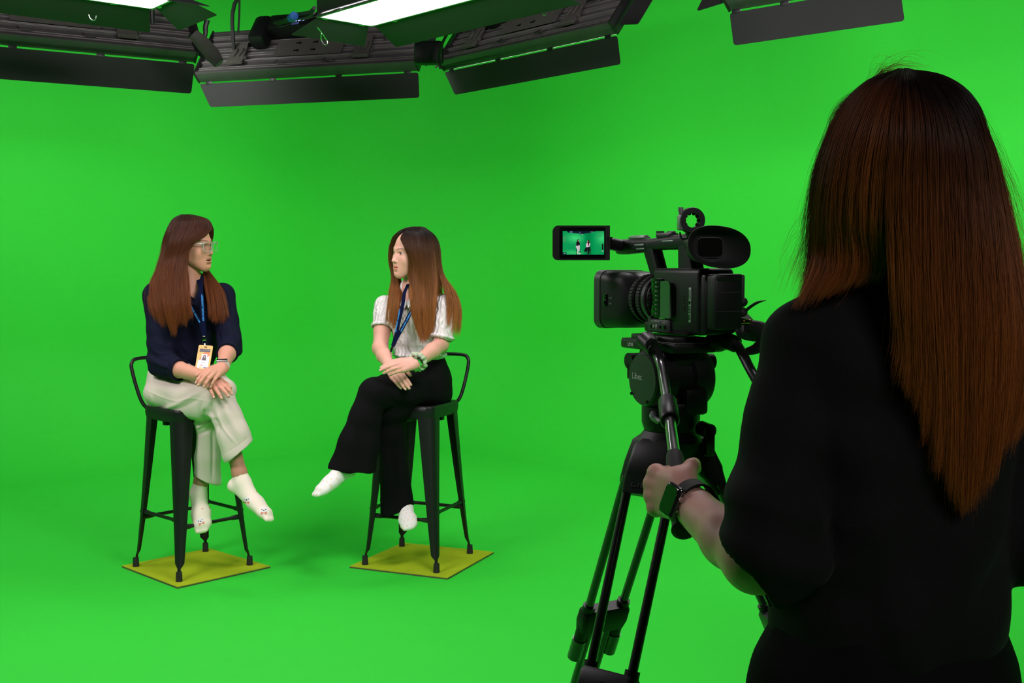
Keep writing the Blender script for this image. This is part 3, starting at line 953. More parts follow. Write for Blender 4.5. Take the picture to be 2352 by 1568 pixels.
# ------------------------------------------------------------------ heads (local frame: x to her left, y forward, z up, origin between the ears at eye height)
SKIN = (0.76, 0.385, 0.290)
def head_mesh(R, o, sc=1.0, open_mouth=0.0, neck=None, cheeks=1.0, h=0.0021, skin=SKIN, lips=(0.45, 0.11, 0.09), lipw=1.0):
    f = Field((-0.10, -0.125, -0.27), (0.10, 0.125, 0.135), h)
    f.ell((0, -0.012, 0.028), (0.073, 0.092, 0.084), k=0.0)
    f.ell((0, 0.022, -0.02), (0.060, 0.064, 0.078), k=0.02)
    f.ell((0, 0.045, -0.045), (0.047, 0.040, 0.052), k=0.02)
    for s in (-1, 1):
        f.cap((s * 0.049, 0.000, -0.050), (s * 0.012, 0.060, -0.096), 0.020, 0.015, 0.030)      # jaw
        f.ell((s * 0.036 * cheeks, 0.052, -0.030), (0.022, 0.022, 0.024), k=0.022)                # cheek
        f.cap((s * 0.040, 0.063, 0.020), (s * 0.012, 0.077, 0.016), 0.009, 0.009, 0.014)         # brow ridge
    f.ell((0, 0.069, -0.098), (0.017, 0.0145, 0.014), k=0.022)                                    # chin
    f.ell((0, 0.066, -0.070), (0.030, 0.020, 0.026), k=0.020)                                    # muzzle
    f.cap((0, 0.078, 0.010), (0, 0.093, -0.030), 0.0055, 0.0085, 0.012)                          # nose
    f.ell((0, 0.0965, -0.0345), (0.0100, 0.0092, 0.0085), k=0.007)
    for s in (-1, 1):
        f.ell((s * 0.0125, 0.0860, -0.0380), (0.0072, 0.0085, 0.0065), k=0.006)
        f.ell((s * 0.0065, 0.0930, -0.0450), (0.0035, 0.0050, 0.0030), k=0.003, op='cut')
        f.ell((s * 0.031, 0.0930, 0.0000), (0.0165, 0.0155, 0.0110), k=0.012, op='cut')          # eye socket
        f.ell((s * 0.0305, 0.0668, -0.0005), (0.0150, 0.0125, 0.0115), k=0.004)                   # lids
        f.ell((s * 0.0315, 0.0840, -0.0008), (0.0150, 0.0165, 0.0052), k=0.0015, op='cut')        # the slit between them
    for s in (-1, 1):
        f.cap((0, 0.0870, -0.0610), (s * 0.0235 * lipw, 0.0735, -0.0665), 0.0054, 0.0030, 0.004)
        f.cap((0, 0.0845, -0.0740 - 0.006 * open_mouth), (s * 0.0215 * lipw, 0.0735, -0.0690 - 0.002 * open_mouth), 0.0062, 0.0032, 0.004)
    f.ell((0, 0.0905, -0.0668 - 0.002 * open_mouth), (0.0245 * lipw, 0.0120, 0.0012 + 0.0045 * open_mouth), k=0.001, op='cut')
    f.ell((0, 0.0865, -0.0850), (0.014, 0.0040, 0.0035), k=0.010, op='cut')                        # dip under the lip
    for s in (-1, 1):
        f.ell((s * 0.072, -0.006, -0.012), (0.006, 0.018, 0.029), k=0.008)                        # ear
        f.ell((s * 0.080, -0.002, -0.008), (0.006, 0.009, 0.016), k=0.004, op='cut')
    V, Q = f.mesh()
    V = relax(V, Q, 1, 0.35)
    x, y, z = V.T
    T = np.tile(np.array(skin), (len(V), 1))
    def g(cx, cy, cz, rx, ry, rz, hard=2.0):
        e = ((x - cx) / rx) ** 2 + ((y - cy) / ry) ** 2 + ((z - cz) / rz) ** 2
        return np.clip(hard * (1.0 - e), 0, 1)[:, None]
    def mixc(w, c):
        nonlocal T
        T = T * (1 - w) + np.array(c) * w
    blush = np.maximum(g(0.043, 0.055, -0.032, 0.028, 0.04, 0.024, 0.8), g(-0.043, 0.055, -0.032, 0.028, 0.04, 0.024, 0.8)) * 0.35
    mixc(blush, (0.70, 0.34, 0.26))
    mixc(g(0, 0.086, -0.0612 , 0.0245 * lipw, 0.018, 0.0052, 2.0) * 0.85, lips)
    mixc(g(0, 0.084, -0.0735 - 0.006 * open_mouth, 0.0225 * lipw, 0.018, 0.0058, 2.0) * 0.85, [min(1, c * 1.15) for c in lips])
    mixc(g(0, 0.080, -0.0668 - 0.002 * open_mouth, 0.0200 * lipw, 0.0075 + 0.001, 0.0010 + 0.0035 * open_mouth, 2.0), (0.08, 0.02, 0.02))
    for s in (-1, 1):
        for t in np.linspace(0, 1, 7):
            bx = s * (0.014 + 0.032 * t); bz = 0.0185 + 0.0055 * math.sin(t * 2.3) - 0.002 * t
            mixc(g(bx, 0.078 - 0.012 * t, bz, 0.0075, 0.02, 0.0036 - 0.001 * t, 1.6) * 0.62, (0.10, 0.050, 0.035))
        mixc(g(s * 0.0305, 0.078, 0.0042, 0.0165, 0.012, 0.0028, 2.0) * 0.9, (0.035, 0.02, 0.018))     # lashes
        mixc(g(s * 0.0305, 0.078, -0.0062, 0.0140, 0.012, 0.0016, 1.5) * 0.35, (0.12, 0.06, 0.05))
    ms = [(V, Q)]
    Vw = (V * sc) @ np.asarray(R).T + np.asarray(o)
    return Vw, Q, T
def eye_mesh(R, o, s, sc=1.0, look=(0, 1, 0)):
    """white eyeball with iris and pupil facing 'look' (head frame)"""
    f = Field((-0.014, -0.014, -0.014), (0.014, 0.014, 0.014), 0.0009)
    f.ell((0, 0, 0), (0.0120, 0.0112, 0.0112), k=0)
    V, Q = f.mesh()
    lk = nrm(look)
    D = V / np.linalg.norm(V, axis=1)[:, None]
    a = np.degrees(np.arccos(np.clip(D @ lk, -1, 1)))[:, None]
    T = np.where(a < 16, np.array((0.005, 0.004, 0.004)), np.where(a < 35, np.array((0.035, 0.018, 0.010)), np.array((0.62, 0.56, 0.52))))
    c = np.array((s * 0.0308, 0.0660, -0.0006))
    Vw = ((V + c) * sc) @ np.asarray(R).T + np.asarray(o)
    return Vw, Q, T
def head_frame(yaw_deg, pitch_deg=0.0, roll_deg=0.0):
    """columns: her left, forward, up; yaw 0 looks away from the camera (+Y), positive turns to the picture's left"""
    m = Matrix.Rotation(math.radians(yaw_deg), 3, 'Z') @ Matrix.Rotation(math.radians(pitch_deg), 3, 'X') @ Matrix.Rotation(math.radians(roll_deg), 3, 'Y')
    m = np.array(m)
    return np.stack([-m[:, 0], m[:, 1], m[:, 2]], 1)

# ------------------------------------------------------------------ hair
def hair_mat(name, root, tip, start=0.15, end=0.8, rough=0.38, var=0.35):
    m, nt, b = new_mat(name)
    hi = nt.nodes.new('ShaderNodeHairInfo')
    cr_ = nt.nodes.new('ShaderNodeValToRGB')
    cr_.color_ramp.elements[0].position = start; cr_.color_ramp.elements[0].color = (*root, 1)
    cr_.color_ramp.elements[1].position = end; cr_.color_ramp.elements[1].color = (*tip, 1)
    at = nt.nodes.new('ShaderNodeAttribute'); at.attribute_name = 'along'
    nt.links.new(at.outputs['Fac'], cr_.inputs[0])
    hv = nt.nodes.new('ShaderNodeHueSaturation')
    at2 = nt.nodes.new('ShaderNodeAttribute'); at2.attribute_name = 'rnd'
    mr = nt.nodes.new('ShaderNodeMapRange'); mr.inputs[3].default_value = 1 - var; mr.inputs[4].default_value = 1 + var
    nt.links.new(at2.outputs['Fac'], mr.inputs[0])
    nt.links.new(mr.outputs[0], hv.inputs['Value'])
    nt.links.new(cr_.outputs[0], hv.inputs['Color'])
    nt.links.new(hv.outputs[0], b.inputs['Base Color'])
    b.inputs['Roughness'].default_value = rough
    b.inputs['Specular IOR Level'].default_value = 0.18
    return m
def sheet_surface(guides, m=24, n=None):
    """guides: list of polylines (root to tip) -> grid (n x m x 3), smooth both ways"""
    G = [cr(g, m) for g in guides]
    G = np.array(G)
    if n is None: n = 8 * (len(guides) - 1) + 1
    flat = G.reshape(len(G), -1)
    u = np.linspace(0, len(G) - 1, n)
    out = []
    for t in u:
        i = min(int(t), len(G) - 2); f = t - i
        p0, p1, p2, p3 = flat[max(i - 1, 0)], flat[i], flat[i + 1], flat[min(i + 2, len(G) - 1)]
        out.append(0.5 * ((2 * p1) + (-p0 + p2) * f + (2 * p0 - 5 * p1 + 4 * p2 - p3) * f * f + (-p0 + 3 * p1 - 3 * p2 + p3) * f ** 3))
    return np.array(out).reshape(n, m, 3)
def hair_sheets(name, parent, sheets, mstr, mshell, count, r=0.0003, thick=0.012, clump=0.004, fly=0.02, seed=1, short=0.18, shell=True, flyaway=0.012, shell_to=0.9, tipr=0.3, skull=None):
    """sheets: list of (guides, weight, thickness). Builds locks of strands over a solid under-layer"""
    rs = np.random.RandomState(seed)
    allP, allA, allR, rad = [], [], [], []
    MP = 22
    tot = sum(w for _, w, _ in sheets)
    shells = []
    for guides, w, th in sheets:
        S = sheet_surface(guides, 40)
        n, m, _ = S.shape
        if skull is not None:                      # keep every lock outside the head
            R_, o_, sc_ = skull
            for cc, rr_ in (((0, -0.012, 0.028), (0.073, 0.092, 0.084)), ((0, 0.0, -0.03), (0.064, 0.07, 0.075))):
                L_ = ((S.reshape(-1, 3) - o_) @ R_) / sc_ - np.array(cc)
                rad_ = np.array(rr_) + 0.0045 + th * 0.5
                e_ = np.sqrt(((L_ / rad_) ** 2).sum(1))
                f_ = np.where(e_ < 1, 1 / np.maximum(e_, 0.3), 1.0)
                S = ((L_ * f_[:, None] + np.array(cc)) * sc_ @ R_.T + o_).reshape(S.shape)
        du = np.gradient(S, axis=0); dv = np.gradient(S, axis=1)
        N = np.cross(du, dv); N /= np.maximum(1e-9, np.linalg.norm(N, axis=2))[:, :, None]
        if shell:
            ks = int(m * shell_to)
            T_ = th * 0.45 * np.clip(np.linspace(0, 1, ks) * 3 + 0.25, 0, 1)[None, :, None] * np.clip((1 - np.linspace(0, 1, ks)) * 4 + 0.1, 0, 1)[None, :, None]
            rag = (rs.uniform(size=(n, 1, 1)) * 0)
            A = S[:, :ks] + N[:, :ks] * T_; B = S[:, :ks] - N[:, :ks] * T_
            ring = np.concatenate([A, B[::-1]], 0)          # closed around
            k2 = ring.shape[0]
            V = ring.transpose(1, 0, 2).reshape(-1, 3)
            Q = []
            for i in range(ks - 1):
                for j in range(k2):
                    a = i * k2 + j; b = i * k2 + (j + 1) % k2
                    Q.append((a, b, b + k2, a + k2))
            al = np.repeat(np.linspace(0, shell_to, ks), k2); rn = np.tile(np.r_[rs.uniform(0, 0.7, n), rs.uniform(0, 0.7, n)], ks)
            shells.append((V, np.array(Q), al, rn))
        cnt = int(count * w / tot)
        ncl = max(6, cnt // 32)
        cu = rs.uniform(0, 1, ncl); cd = rs.uniform(-0.5, 0.6, ncl); crnd = rs.uniform(0, 1, ncl); clen = 1 - short * rs.uniform(0, 1, ncl) ** 2 * 1.2
        ci = rs.randint(0, ncl, cnt)
        u0 = np.clip(cu[ci] + rs.normal(0, 0.035, cnt), 0, 1)
        dep = np.clip(cd[ci] + rs.normal(0, 0.25, cnt), -0.9, 1.1)
        ln = np.clip(clen[ci] * (1 - 0.06 * rs.uniform(0, 1, cnt)), 0.5, 1)
        v = np.linspace(0, 1, MP)
        ph = rs.uniform(0, 6.28, (cnt, 3)); am = rs.uniform(0.3, 1, (cnt, 1))
        phc = rs.uniform(0, 6.28, ncl)[ci][:, None]
        vv = v[None, :] * ln[:, None]
        # strands of a clump draw together towards its tip
        uu = u0[:, None] + (cu[ci] - u0)[:, None] * 0.85 * vv ** 1.2
        uu = np.clip(uu + 0.012 * np.sin(vv * 7 + phc) * vv, 0, 1)
        fu = uu * (n - 1); iu = np.minimum(fu.astype(int), n - 2); au = (fu - iu)[..., None]
        fv = vv * (m - 1); iv = np.minimum(fv.astype(int), m - 2); av = (fv - iv)[..., None]
        def samp(G_):
            return (G_[iu, iv] * (1 - au) * (1 - av) + G_[iu + 1, iv] * au * (1 - av) + G_[iu, iv + 1] * (1 - au) * av + G_[iu + 1, iv + 1] * au * av)
        P = samp(S); Nn = samp(N)
        grow = np.clip(vv * 3 + 0.25, 0, 1)[..., None]
        P = P + Nn * (dep[:, None, None] * th * grow)
        wob = np.stack([np.sin(vv * (3 + 2 * am) + ph[:, i:i + 1]) for i in range(3)], 2)
        P = P + wob * clump * (vv ** 1.5)[..., None]
        ff = (rs.uniform(0, 1, cnt) < fly)
        P[ff] += (wob[ff] * flyaway * vv[ff][..., None] + Nn[ff] * flyaway * 0.5 * vv[ff][..., None])
        allP.append(P); allA.append(vv); allR.append(np.repeat((0.65 * crnd[ci] + 0.35 * rs.uniform(0, 1, cnt))[:, None], MP, 1))
        rr = r * (1 - (1 - tipr) * v[None, :] ** 3) * np.ones((cnt, 1)) * rs.uniform(0.7, 1.2, (cnt, 1))
        rr[ff] *= 0.55
        rad.append(rr)
    P = np.concatenate(allP); A = np.concatenate(allA); Rn = np.concatenate(allR); Rd = np.concatenate(rad)
    pm = MW[parent.name]
    inv = np.array(pm.inverted())
    pts = P.reshape(-1, 3) @ inv[:3, :3].T + inv[:3, 3]
    hc = bpy.data.hair_curves.new(name)
    hc.add_curves([MP] * len(P))
    hc.attributes['position'].data.foreach_set('vector', pts.astype(np.float32).ravel())
    def fa(nm, arr):
        a = hc.attributes.get(nm) or hc.attributes.new(nm, 'FLOAT', 'POINT')
        a.data.foreach_set('value', arr.astype(np.float32).ravel())
    fa('radius', Rd); fa('along', A); fa('rnd', Rn)
    hc.materials.append(mstr)
    main = None
    if shells:
        V, Q = join([q[:2] for q in shells])
        # colour of the under-layer follows the strands above it
        me = mesh_from(name, V, Q)
        me.materials.append(mshell)
        for nm, ar in (('along', np.concatenate([q[2] for q in shells])), ('rnd', np.concatenate([q[3] for q in shells]))):
            at = me.attributes.new(nm, 'FLOAT', 'POINT'); at.data.foreach_set('value', ar.astype(np.float32))
        main = mkobj(name, me, None, parent)
        o = bpy.data.objects.new('hair_strands', hc)
        COL.objects.link(o); o.parent = main; o['kind'] = 'stuff'
        MW[o.name] = pm.copy()
    else:
        o = bpy.data.objects.new(name, hc); COL.objects.link(o); o.parent = parent; o['kind'] = 'stuff'; MW[o.name] = pm.copy()
        main = o
    return main
# ------------------------------------------------------------------ people
M['skin'] = colattr_mat('skin', rough=0.48, sss=0.12, spec=0.35, bump=0.12, bscale=900)
M['eye'] = colattr_mat('eye', rough=0.08, spec=0.6)
M['navy'] = mat('navy_crepe', (0.0055, 0.0070, 0.0210), 0.85, spec=0.12, bump=0.35, bscale=700)
M['cream'] = mat('cream_twill', (0.66, 0.595, 0.505), 0.85, spec=0.2, bump=0.3, bscale=900, sheen=0.1)
M['blackcloth'] = mat('black_twill', (0.0045, 0.0045, 0.005), 0.9, spec=0.10, bump=0.3, bscale=900)
M['blackshirt'] = mat('black_crepe', (0.0065, 0.0062, 0.0070), 0.85, spec=0.15, bump=0.4, bscale=600, sheen=0.02)
M['hairA'] = hair_mat('auburn_hair', (0.028, 0.012, 0.010), (0.20, 0.060, 0.018), 0.05, 0.85)
M['hairB'] = hair_mat('ombre_hair', (0.014, 0.008, 0.007), (0.42, 0.16, 0.045), 0.12, 0.85)
M['hairC'] = hair_mat('chestnut_hair', (0.012, 0.006, 0.005), (0.30, 0.082, 0.018), 0.16, 0.70, rough=0.42, var=0.6)
SIDE = {}

def crease_disp(V, N, creases):
    """ridges and valleys pressed into cloth along hand-laid lines"""
    d = np.zeros(len(V))
    y = V[:, 1]; z = V[:, 2] - H
    den = y * CP - z * SP
    px = 1176 + F * V[:, 0] / den; py = 784 - F * (y * SP + z * CP) / den
    facing = np.einsum('ij,ij->i', N, V - V3(0, 0, H)) < 0
    for pts, w, h in creases:
        P = cr([V3(a, b, 0) for a, b in pts], 24)[:, :2]
        best = np.full(len(V), 1e9); tt = np.zeros(len(V))
        for i in range(len(P) - 1):
            a, b = P[i], P[i + 1]; ab = b - a; L2 = ab @ ab + 1e-9
            t = np.clip(((px - a[0]) * ab[0] + (py - a[1]) * ab[1]) / L2, 0, 1)
            q = (px - a[0] - t * ab[0]) ** 2 + (py - a[1] - t * ab[1]) ** 2
            m_ = q < best; best[m_] = q[m_]; tt[m_] = (i + t[m_]) / (len(P) - 1)
        end = np.clip(np.minimum(tt, 1 - tt) * 5 + 0.15, 0, 1)
        d += np.where(facing, h * np.exp(-best / (w * w)) * end, 0)
    return d
def cloth_mesh(name, fld, m, parent, it=1, folds=(), label=None, mats=None, world=True, creases=()):
    V, Q = fld.mesh()
    V = relax(V, Q, it, 0.5)
    if folds:
        N = vnormals(V, Q)
        disp = np.zeros(len(V))
        for (d, freq, amp, seed, c, r) in folds:
            w = 1.0
            if c is not None:
                w = np.exp(-(((V - np.asarray(c)) ** 2).sum(1)) / (r * r))
            disp += amp * w * fold(V, d, freq, seed)
        disp += 0.0016 * snoise(V, 22.0, 3)
        V = V + N * (1.9 * disp)[:, None]
        V = relax(V, Q, 1, 0.4)
    if creases:
        N = vnormals(V, Q)
        V = V + N * crease_disp(V, N, creases)[:, None]
        V = relax(V, Q, 1, 0.25)
    me = mesh_from(name, V, Q)
    o = mkobj(name, me, m, parent)
    if label: o['label'] = label
    return o

def nail_meshes(tips, sc=1.0, col=(0.70, 0.40, 0.32)):
    out = []
    for pts, v, n in tips[:5]:
        f = Field((-0.008, -0.008, -0.005), (0.008, 0.008, 0.005), 0.0011)
        f.ell((0, 0, 0), (0.0048 * sc, 0.0062 * sc, 0.0014 * sc), k=0)
        V, Q = f.mesh()
        s = nrm(np.cross(v, n)); n2 = nrm(np.cross(s, v))
        R = np.stack([s, v, n2], 1)
        c = pts[3] - v * 0.001 * sc + n2 * 0.0058 * sc
        out.append((V @ R.T + c, Q, np.tile(np.array(col), (len(V), 1))))
    return out

def build_body(name, T, parts):
    """parts: list of (V, Q, tint) joined into the one skin mesh"""
    V, Q = join([p[:2] for p in parts])
    me = mesh_from(name, V, Q, np.concatenate([p[2] for p in parts]))
    return mkobj(name, me, M['skin'], T)
SKIN_A = (0.64, 0.315, 0.215)
SKIN_B = (0.75, 0.40, 0.305)
def skin_part(f, it=1, lam=0.35, skin=SKIN):
    V, Q = f.mesh()
    V = relax(V, Q, it, lam)
    n = snoise(V, 60, 5)
    T = np.array(skin)[None, :] * (1 + 0.05 * n[:, None] * np.array([0.4, 1.0, 1.2]))
    return V, Q, T

def bbox_field(pts, pad, h):
    P = np.array([np.asarray(p) for p in pts])
    return Field(P.min(0) - pad, P.max(0) + pad, h)

def strap_mesh(mb, pts, width, th, nrmls, closed=False):
    """flat ribbon through pts lying on normals"""
    rings = []
    n = len(pts)
    for i in range(n):
        t = nrm(np.asarray(pts[(i + 1) % n if closed else min(i + 1, n - 1)]) - np.asarray(pts[(i - 1) % n if closed else max(i - 1, 0)]))
        nn = nrm(np.asarray(nrmls[i]) - t * (np.asarray(nrmls[i]) @ t))
        s = np.cross(t, nn)
        p = np.asarray(pts[i])
        rings.append([p + s * width / 2 - nn * th / 2, p + s * width / 2 + nn * th / 2, p - s * width / 2 + nn * th / 2, p - s * width / 2 - nn * th / 2])
    if closed: rings.append(rings[0])
    mb.loft(rings, cap=not closed)
    return rings

def add_eyes(T, R, o, sc, look, hname='eye'):
    for s in (1, -1):
        V, Q, Tn = eye_mesh(R, o, s, sc, look)
        mkobj(hname, mesh_from(hname, V, Q, Tn), M['eye'], T)

def foot_field(f, ankle, heel_d, toe, up, r=1.0):
    """socked foot: ankle joint, toe tip, up = instep direction"""
    ankle = np.asarray(ankle); toe = np.asarray(toe)
    d = nrm(toe - ankle); up = nrm(np.asarray(up) - d * (np.asarray(up) @ d)); s = np.cross(d, up)
    L = np.linalg.norm(toe - ankle)
    sole = -up
    heel = ankle + sole * 0.036 * r - d * 0.022 * r
    f.ell(heel, (0.030 * r,) * 3, np.stack([d, s, up], 1), k=0.02)
    f.cap(ankle, heel + up * 0.01, 0.034 * r, 0.028 * r, 0.02)
    mid = ankle + d * L * 0.50 + sole * 0.026 * r
    ball = ankle + d * L * 0.78 + sole * 0.034 * r
    tip = ankle + d * L * 0.95 + sole * 0.038 * r
    f.cap(heel, ball, 0.024 * r, 0.026 * r, 0.02, flat=(s, 1.2))
    f.cap(ankle + d * 0.015, mid, 0.031 * r, 0.027 * r, 0.03, flat=(s, 1.1))
    f.cap(mid, ball, 0.027 * r, 0.021 * r, 0.02, flat=(s, 1.5))
    f.cap(ball, tip, 0.021 * r, 0.013 * r, 0.012, flat=(s, 1.8))
    for i, (a, l) in enumerate(((0.024, 0.0), (0.012, 0.004), (0.0, -0.002), (-0.011, -0.008), (-0.021, -0.016))):
        f.cap(ball + s * a * r, tip + s * a * r + d * l * r, 0.010 * r, 0.0105 * r if i == 0 else 0.0085 * r, 0.006)
    return dict(d=d, s=s, up=up, heel=heel, ball=ball, tip=tip, mid=mid)

# ================================================================== woman in the navy blouse
def woman_navy():
    hipc = W(418, 882, 5.31)
    T = thing('person', 'woman in navy blouse and cream trousers sitting cross-legged on a black stool, wearing clear glasses, turned to her neighbour', 'person', (hipc[0], hipc[1], 0.76))
    T['label'] = 'woman in navy blouse and cream trousers sitting cross-legged on a black bar stool'
    parts = []
    # ---- head
    hR = head_frame(-106, -2, 2); ho = W(441, 562, 5.27)
    hs = 1.03
    parts.append(head_mesh(hR, ho, hs, open_mouth=0.45, h=0.0019, skin=SKIN_A))
    SIDE['A'] = (hR, ho, hs)
    # ---- trunk under the clothes, neck
    nb = W(437, 655, 5.29)
    cu = nrm(V3(0.95, 0.32, 0)); cv = nrm(V3(0.32, -0.95, 0)); up = V3(0, 0, 1)
    neck_t = ho + hR @ V3(0, -0.022, -0.075)
    f = bbox_field([neck_t, nb, W(437, 700, 5.3), W(350, 690, 5.2), W(520, 690, 5.4)], 0.09, 0.004)
    f.cap(neck_t, nb + cv * 0.01, 0.050, 0.054, 0.0)
    f.cap(nb, nb - up * 0.06, 0.056, 0.09, 0.03)
    f.cap(W(372, 680, 5.22), W(502, 680, 5.36), 0.040, 0.040, 0.04)
    f.sections([(nb - up * 0.16, cu, cv, 0.14, 0.085, 0.08), (nb - up * 0.07, cu, cv, 0.13, 0.068, 0.07), (nb - up * 0.03, cu, cv, 0.085, 0.055, 0.06)], k=0.03)
    parts.append(skin_part(f, 2, skin=SKIN_A))
    # ---- legs and hidden trunk, coarse
    Rhip, Lhip = W(398, 890, 5.24), W(440, 888, 5.38)
    Rk, Lk = W(508, 924, 4.99), W(513, 906, 5.15)
    Ra, La = W(556, 1108, 4.94), W(455, 1132, 5.12)
    f = bbox_field([Rhip, Lhip, Rk, Lk, Ra, La, W(420, 690, 5.3), W(440, 1140, 5.1)], 0.12, 0.006)
    f.sections([(hipc, cu, cv, 0.13, 0.09, 0.10), (W(430, 820, 5.30), cu, cv, 0.105, 0.075, 0.07), (W(436, 740, 5.30), cu, cv, 0.12, 0.09, 0.08), (nb - up * 0.10, cu, cv, 0.12, 0.07, 0.07)], k=0.02)
    f.chain([Rhip, Rk], [0.070, 0.044], 0.03); f.chain([Lhip, Lk], [0.070, 0.042], 0.03)
    for k_, a_ in ((Rk, Ra), (Lk, La)):
        m_ = k_ + (a_ - k_) * 0.35
        f.chain([k_, m_, a_ + (k_ - a_) * 0.12, a_], [0.040, 0.036, 0.031, 0.031], 0.02)
    V_, Q_, T_ = skin_part(f, 2, skin=SKIN_A)
    T_ = T_ * np.array([0.82, 0.80, 0.80])
    parts.append((V_, Q_, T_))
    # ---- arms and hands
    Rs, Re, Rw = W(362, 678, 5.21), W(374, 838, 5.13), W(474, 866, 4.955)
    Ls, Le, Lw = W(510, 678, 5.36), W(528, 795, 5.20), W(510, 846, 4.97)
    f = bbox_field([Re, Rw, W(540, 930, 4.9)], 0.07, 0.0021)
    f.chain([Re + (Rs - Re) * 0.35, Re, Re + (Rw - Re) * 0.35, Rw], [0.040, 0.037, 0.038, 0.025], 0.015)
    hd = W(503, 892, 4.875) - Rw
    tR, KR, fr = hand_field(f, Rw, hd, V3(0.10, -0.72, 0.68), -1, [(6, 22, 16), (4, 16, 14), (6, 16, 14), (2, 18, 16)], spread=(7, 2, -5, -12),
                            thumb=[(0.80, 0.45, -0.2), (0.9, 0.25, -0.3), (0.95, 0.1, -0.3)], sc=1.0)
    parts.append(skin_part(f, skin=SKIN_A)); parts += nail_meshes(tR)
    f = bbox_field([Le, Lw, W(465, 890, 4.9)], 0.07, 0.0021)
    f.chain([Le + (Ls - Le) * 0.35, Le, Le + (Lw - Le) * 0.35, Lw], [0.040, 0.037, 0.037, 0.0245], 0.015)
    hd = W(490, 862, 4.865) - Lw
    tL, KL, fr = hand_field(f, Lw, hd + V3(-0.02, 0, 0.005), V3(0.25, -0.62, 0.75), 1, [(22, 25, 18), (20, 22, 16), (24, 24, 18), (28, 26, 20)], spread=(2, 0, -2, -6),
                            thumb=[(0.75, 0.55, -0.35), (0.9, 0.3, -0.35), (0.95, 0.1, -0.35)], sc=0.98)
    parts.append(skin_part(f, skin=SKIN_A)); parts += nail_meshes(tL)
    SIDE['A_arm'] = (Le, Lw, Re, Rw)
    body = build_body('body', T, parts)
    add_eyes(T, hR, ho, hs, (0.15, 1, -0.02))
    # teeth glimpsed between the lips
    mb = MB()
    mt = Mx(ho, hR[:, 0], hR[:, 1], hR[:, 2]) @ Matrix.Diagonal((hs, hs, hs, 1))
    mb.box((0, 0.0775, -0.0655), (0.022, 0.006, 0.005), 0.001, mtx=mt)
    mb.build('teeth', mat('teeth', (0.7, 0.66, 0.6), 0.3), T)
    # ---- blouse
    f = bbox_field([Rs, Ls, Re, Le, W(375, 860, 5.1), W(480, 850, 5.1), W(437, 640, 5.3), W(440, 850, 5.4)], 0.085, 0.0042)
    wc = W(428, 826, 5.31)
    f.sections([(wc - up * 0.0, cu, cv, 0.126, 0.100, 0.095), (W(428, 800, 5.31), cu, cv, 0.140, 0.112, 0.10), (W(433, 745, 5.31), cu, cv, 0.140, 0.112, 0.095), (W(436, 705, 5.30), cu, cv, 0.152, 0.110, 0.10),
                (W(437, 678, 5.30), cu, cv, 0.150, 0.085, 0.09), (W(437, 660, 5.30), cu, cv, 0.105, 0.065, 0.075), (W(438, 648, 5.29), cu, cv, 0.062, 0.060, 0.064)], k=0.012)
    for s_ in (-1, 1):
        f.ell(W(436, 715, 5.30) + cu * 0.062 * s_ + cv * 0.075, (0.058, 0.045, 0.055), np.stack([cu, cv, up], 1), k=0.03)
    f.chain([Rs + V3(0.02, 0, 0.0), Rs, Rs + (Re - Rs) * 0.5, Re + V3(-0.006, 0, 0.01), Re + (Rw - Re) * 0.32], [0.058, 0.062, 0.062, 0.062, 0.051], 0.015)
    f.chain([Ls - V3(0.02, 0, 0), Ls, Ls + (Le - Ls) * 0.5, Le + V3(0.002, 0, 0.0), Le + (Lw - Le) * 0.22], [0.056, 0.058, 0.058, 0.056, 0.050], 0.015)
    # openings: cuffs and the V of the neck
    a = Re + (Rw - Re) * 0.30; f.cap(a, a + (Rw - Re) * 0.5, 0.047, 0.047, 0.002, op='cut')
    a = Le + (Lw - Le) * 0.20; f.cap(a, a + (Lw - Le) * 0.6, 0.046, 0.046, 0.002, op='cut')
    cut_d = (Rw - Re); c_ = Re + cut_d * 0.36 ; 
    f.cap(c_ + nrm(cut_d) * 0.045, c_ + nrm(cut_d) * 0.10, 0.062, 0.062, 0.0, op='cut')
    f.cap(nb + up * 0.03, nb - up * 0.0 + cv * 0.02, 0.052, 0.050, 0.008, op='cut')
    f.cap(W(442, 655, 5.20), W(446, 692, 5.165), 0.034, 0.006, 0.008, flat=(cv, 2.2), op='cut')
    folds = [(V3(0.3, 0, 1), 95, 0.0028, 1, Re + V3(0, 0, 0.03), 0.10), (V3(1, 0, 0.3), 70, 0.0030, 2, wc + cv * 0.05, 0.13), (V3(0.6, 0, 0.8), 75, 0.0026, 4, Le, 0.10), (V3(0.9, 0, -0.5), 45, 0.003, 5, W(400, 740, 5.25), 0.16)]
    crs = [([(346, 800), (365, 812), (392, 812), (412, 822)], 4, 0.0055), ([(350, 815), (372, 828), (396, 832)], 4, -0.0055), ([(356, 832), (378, 842), (400, 848)], 4, 0.0050), ([(352, 775), (370, 790), (395, 795)], 5, 0.0045),
           ([(365, 740), (378, 770), (388, 800)], 5, -0.0050), ([(470, 700), (474, 760), (478, 812)], 2.5, 0.0025), ([(440, 790), (446, 810), (440, 826)], 4, 0.0040), ([(492, 790), (488, 808), (480, 826)], 4, 0.0045),
           ([(500, 760), (505, 785), (503, 810)], 4, -0.0050), ([(522, 740), (532, 770), (535, 800)], 5, 0.0040), ([(408, 790), (420, 808), (432, 822)], 4, -0.0040)]
    blouse = cloth_mesh('blouse', f, M['navy'], T, 3, folds, label='navy blouse with rolled elbow sleeves', creases=crs)
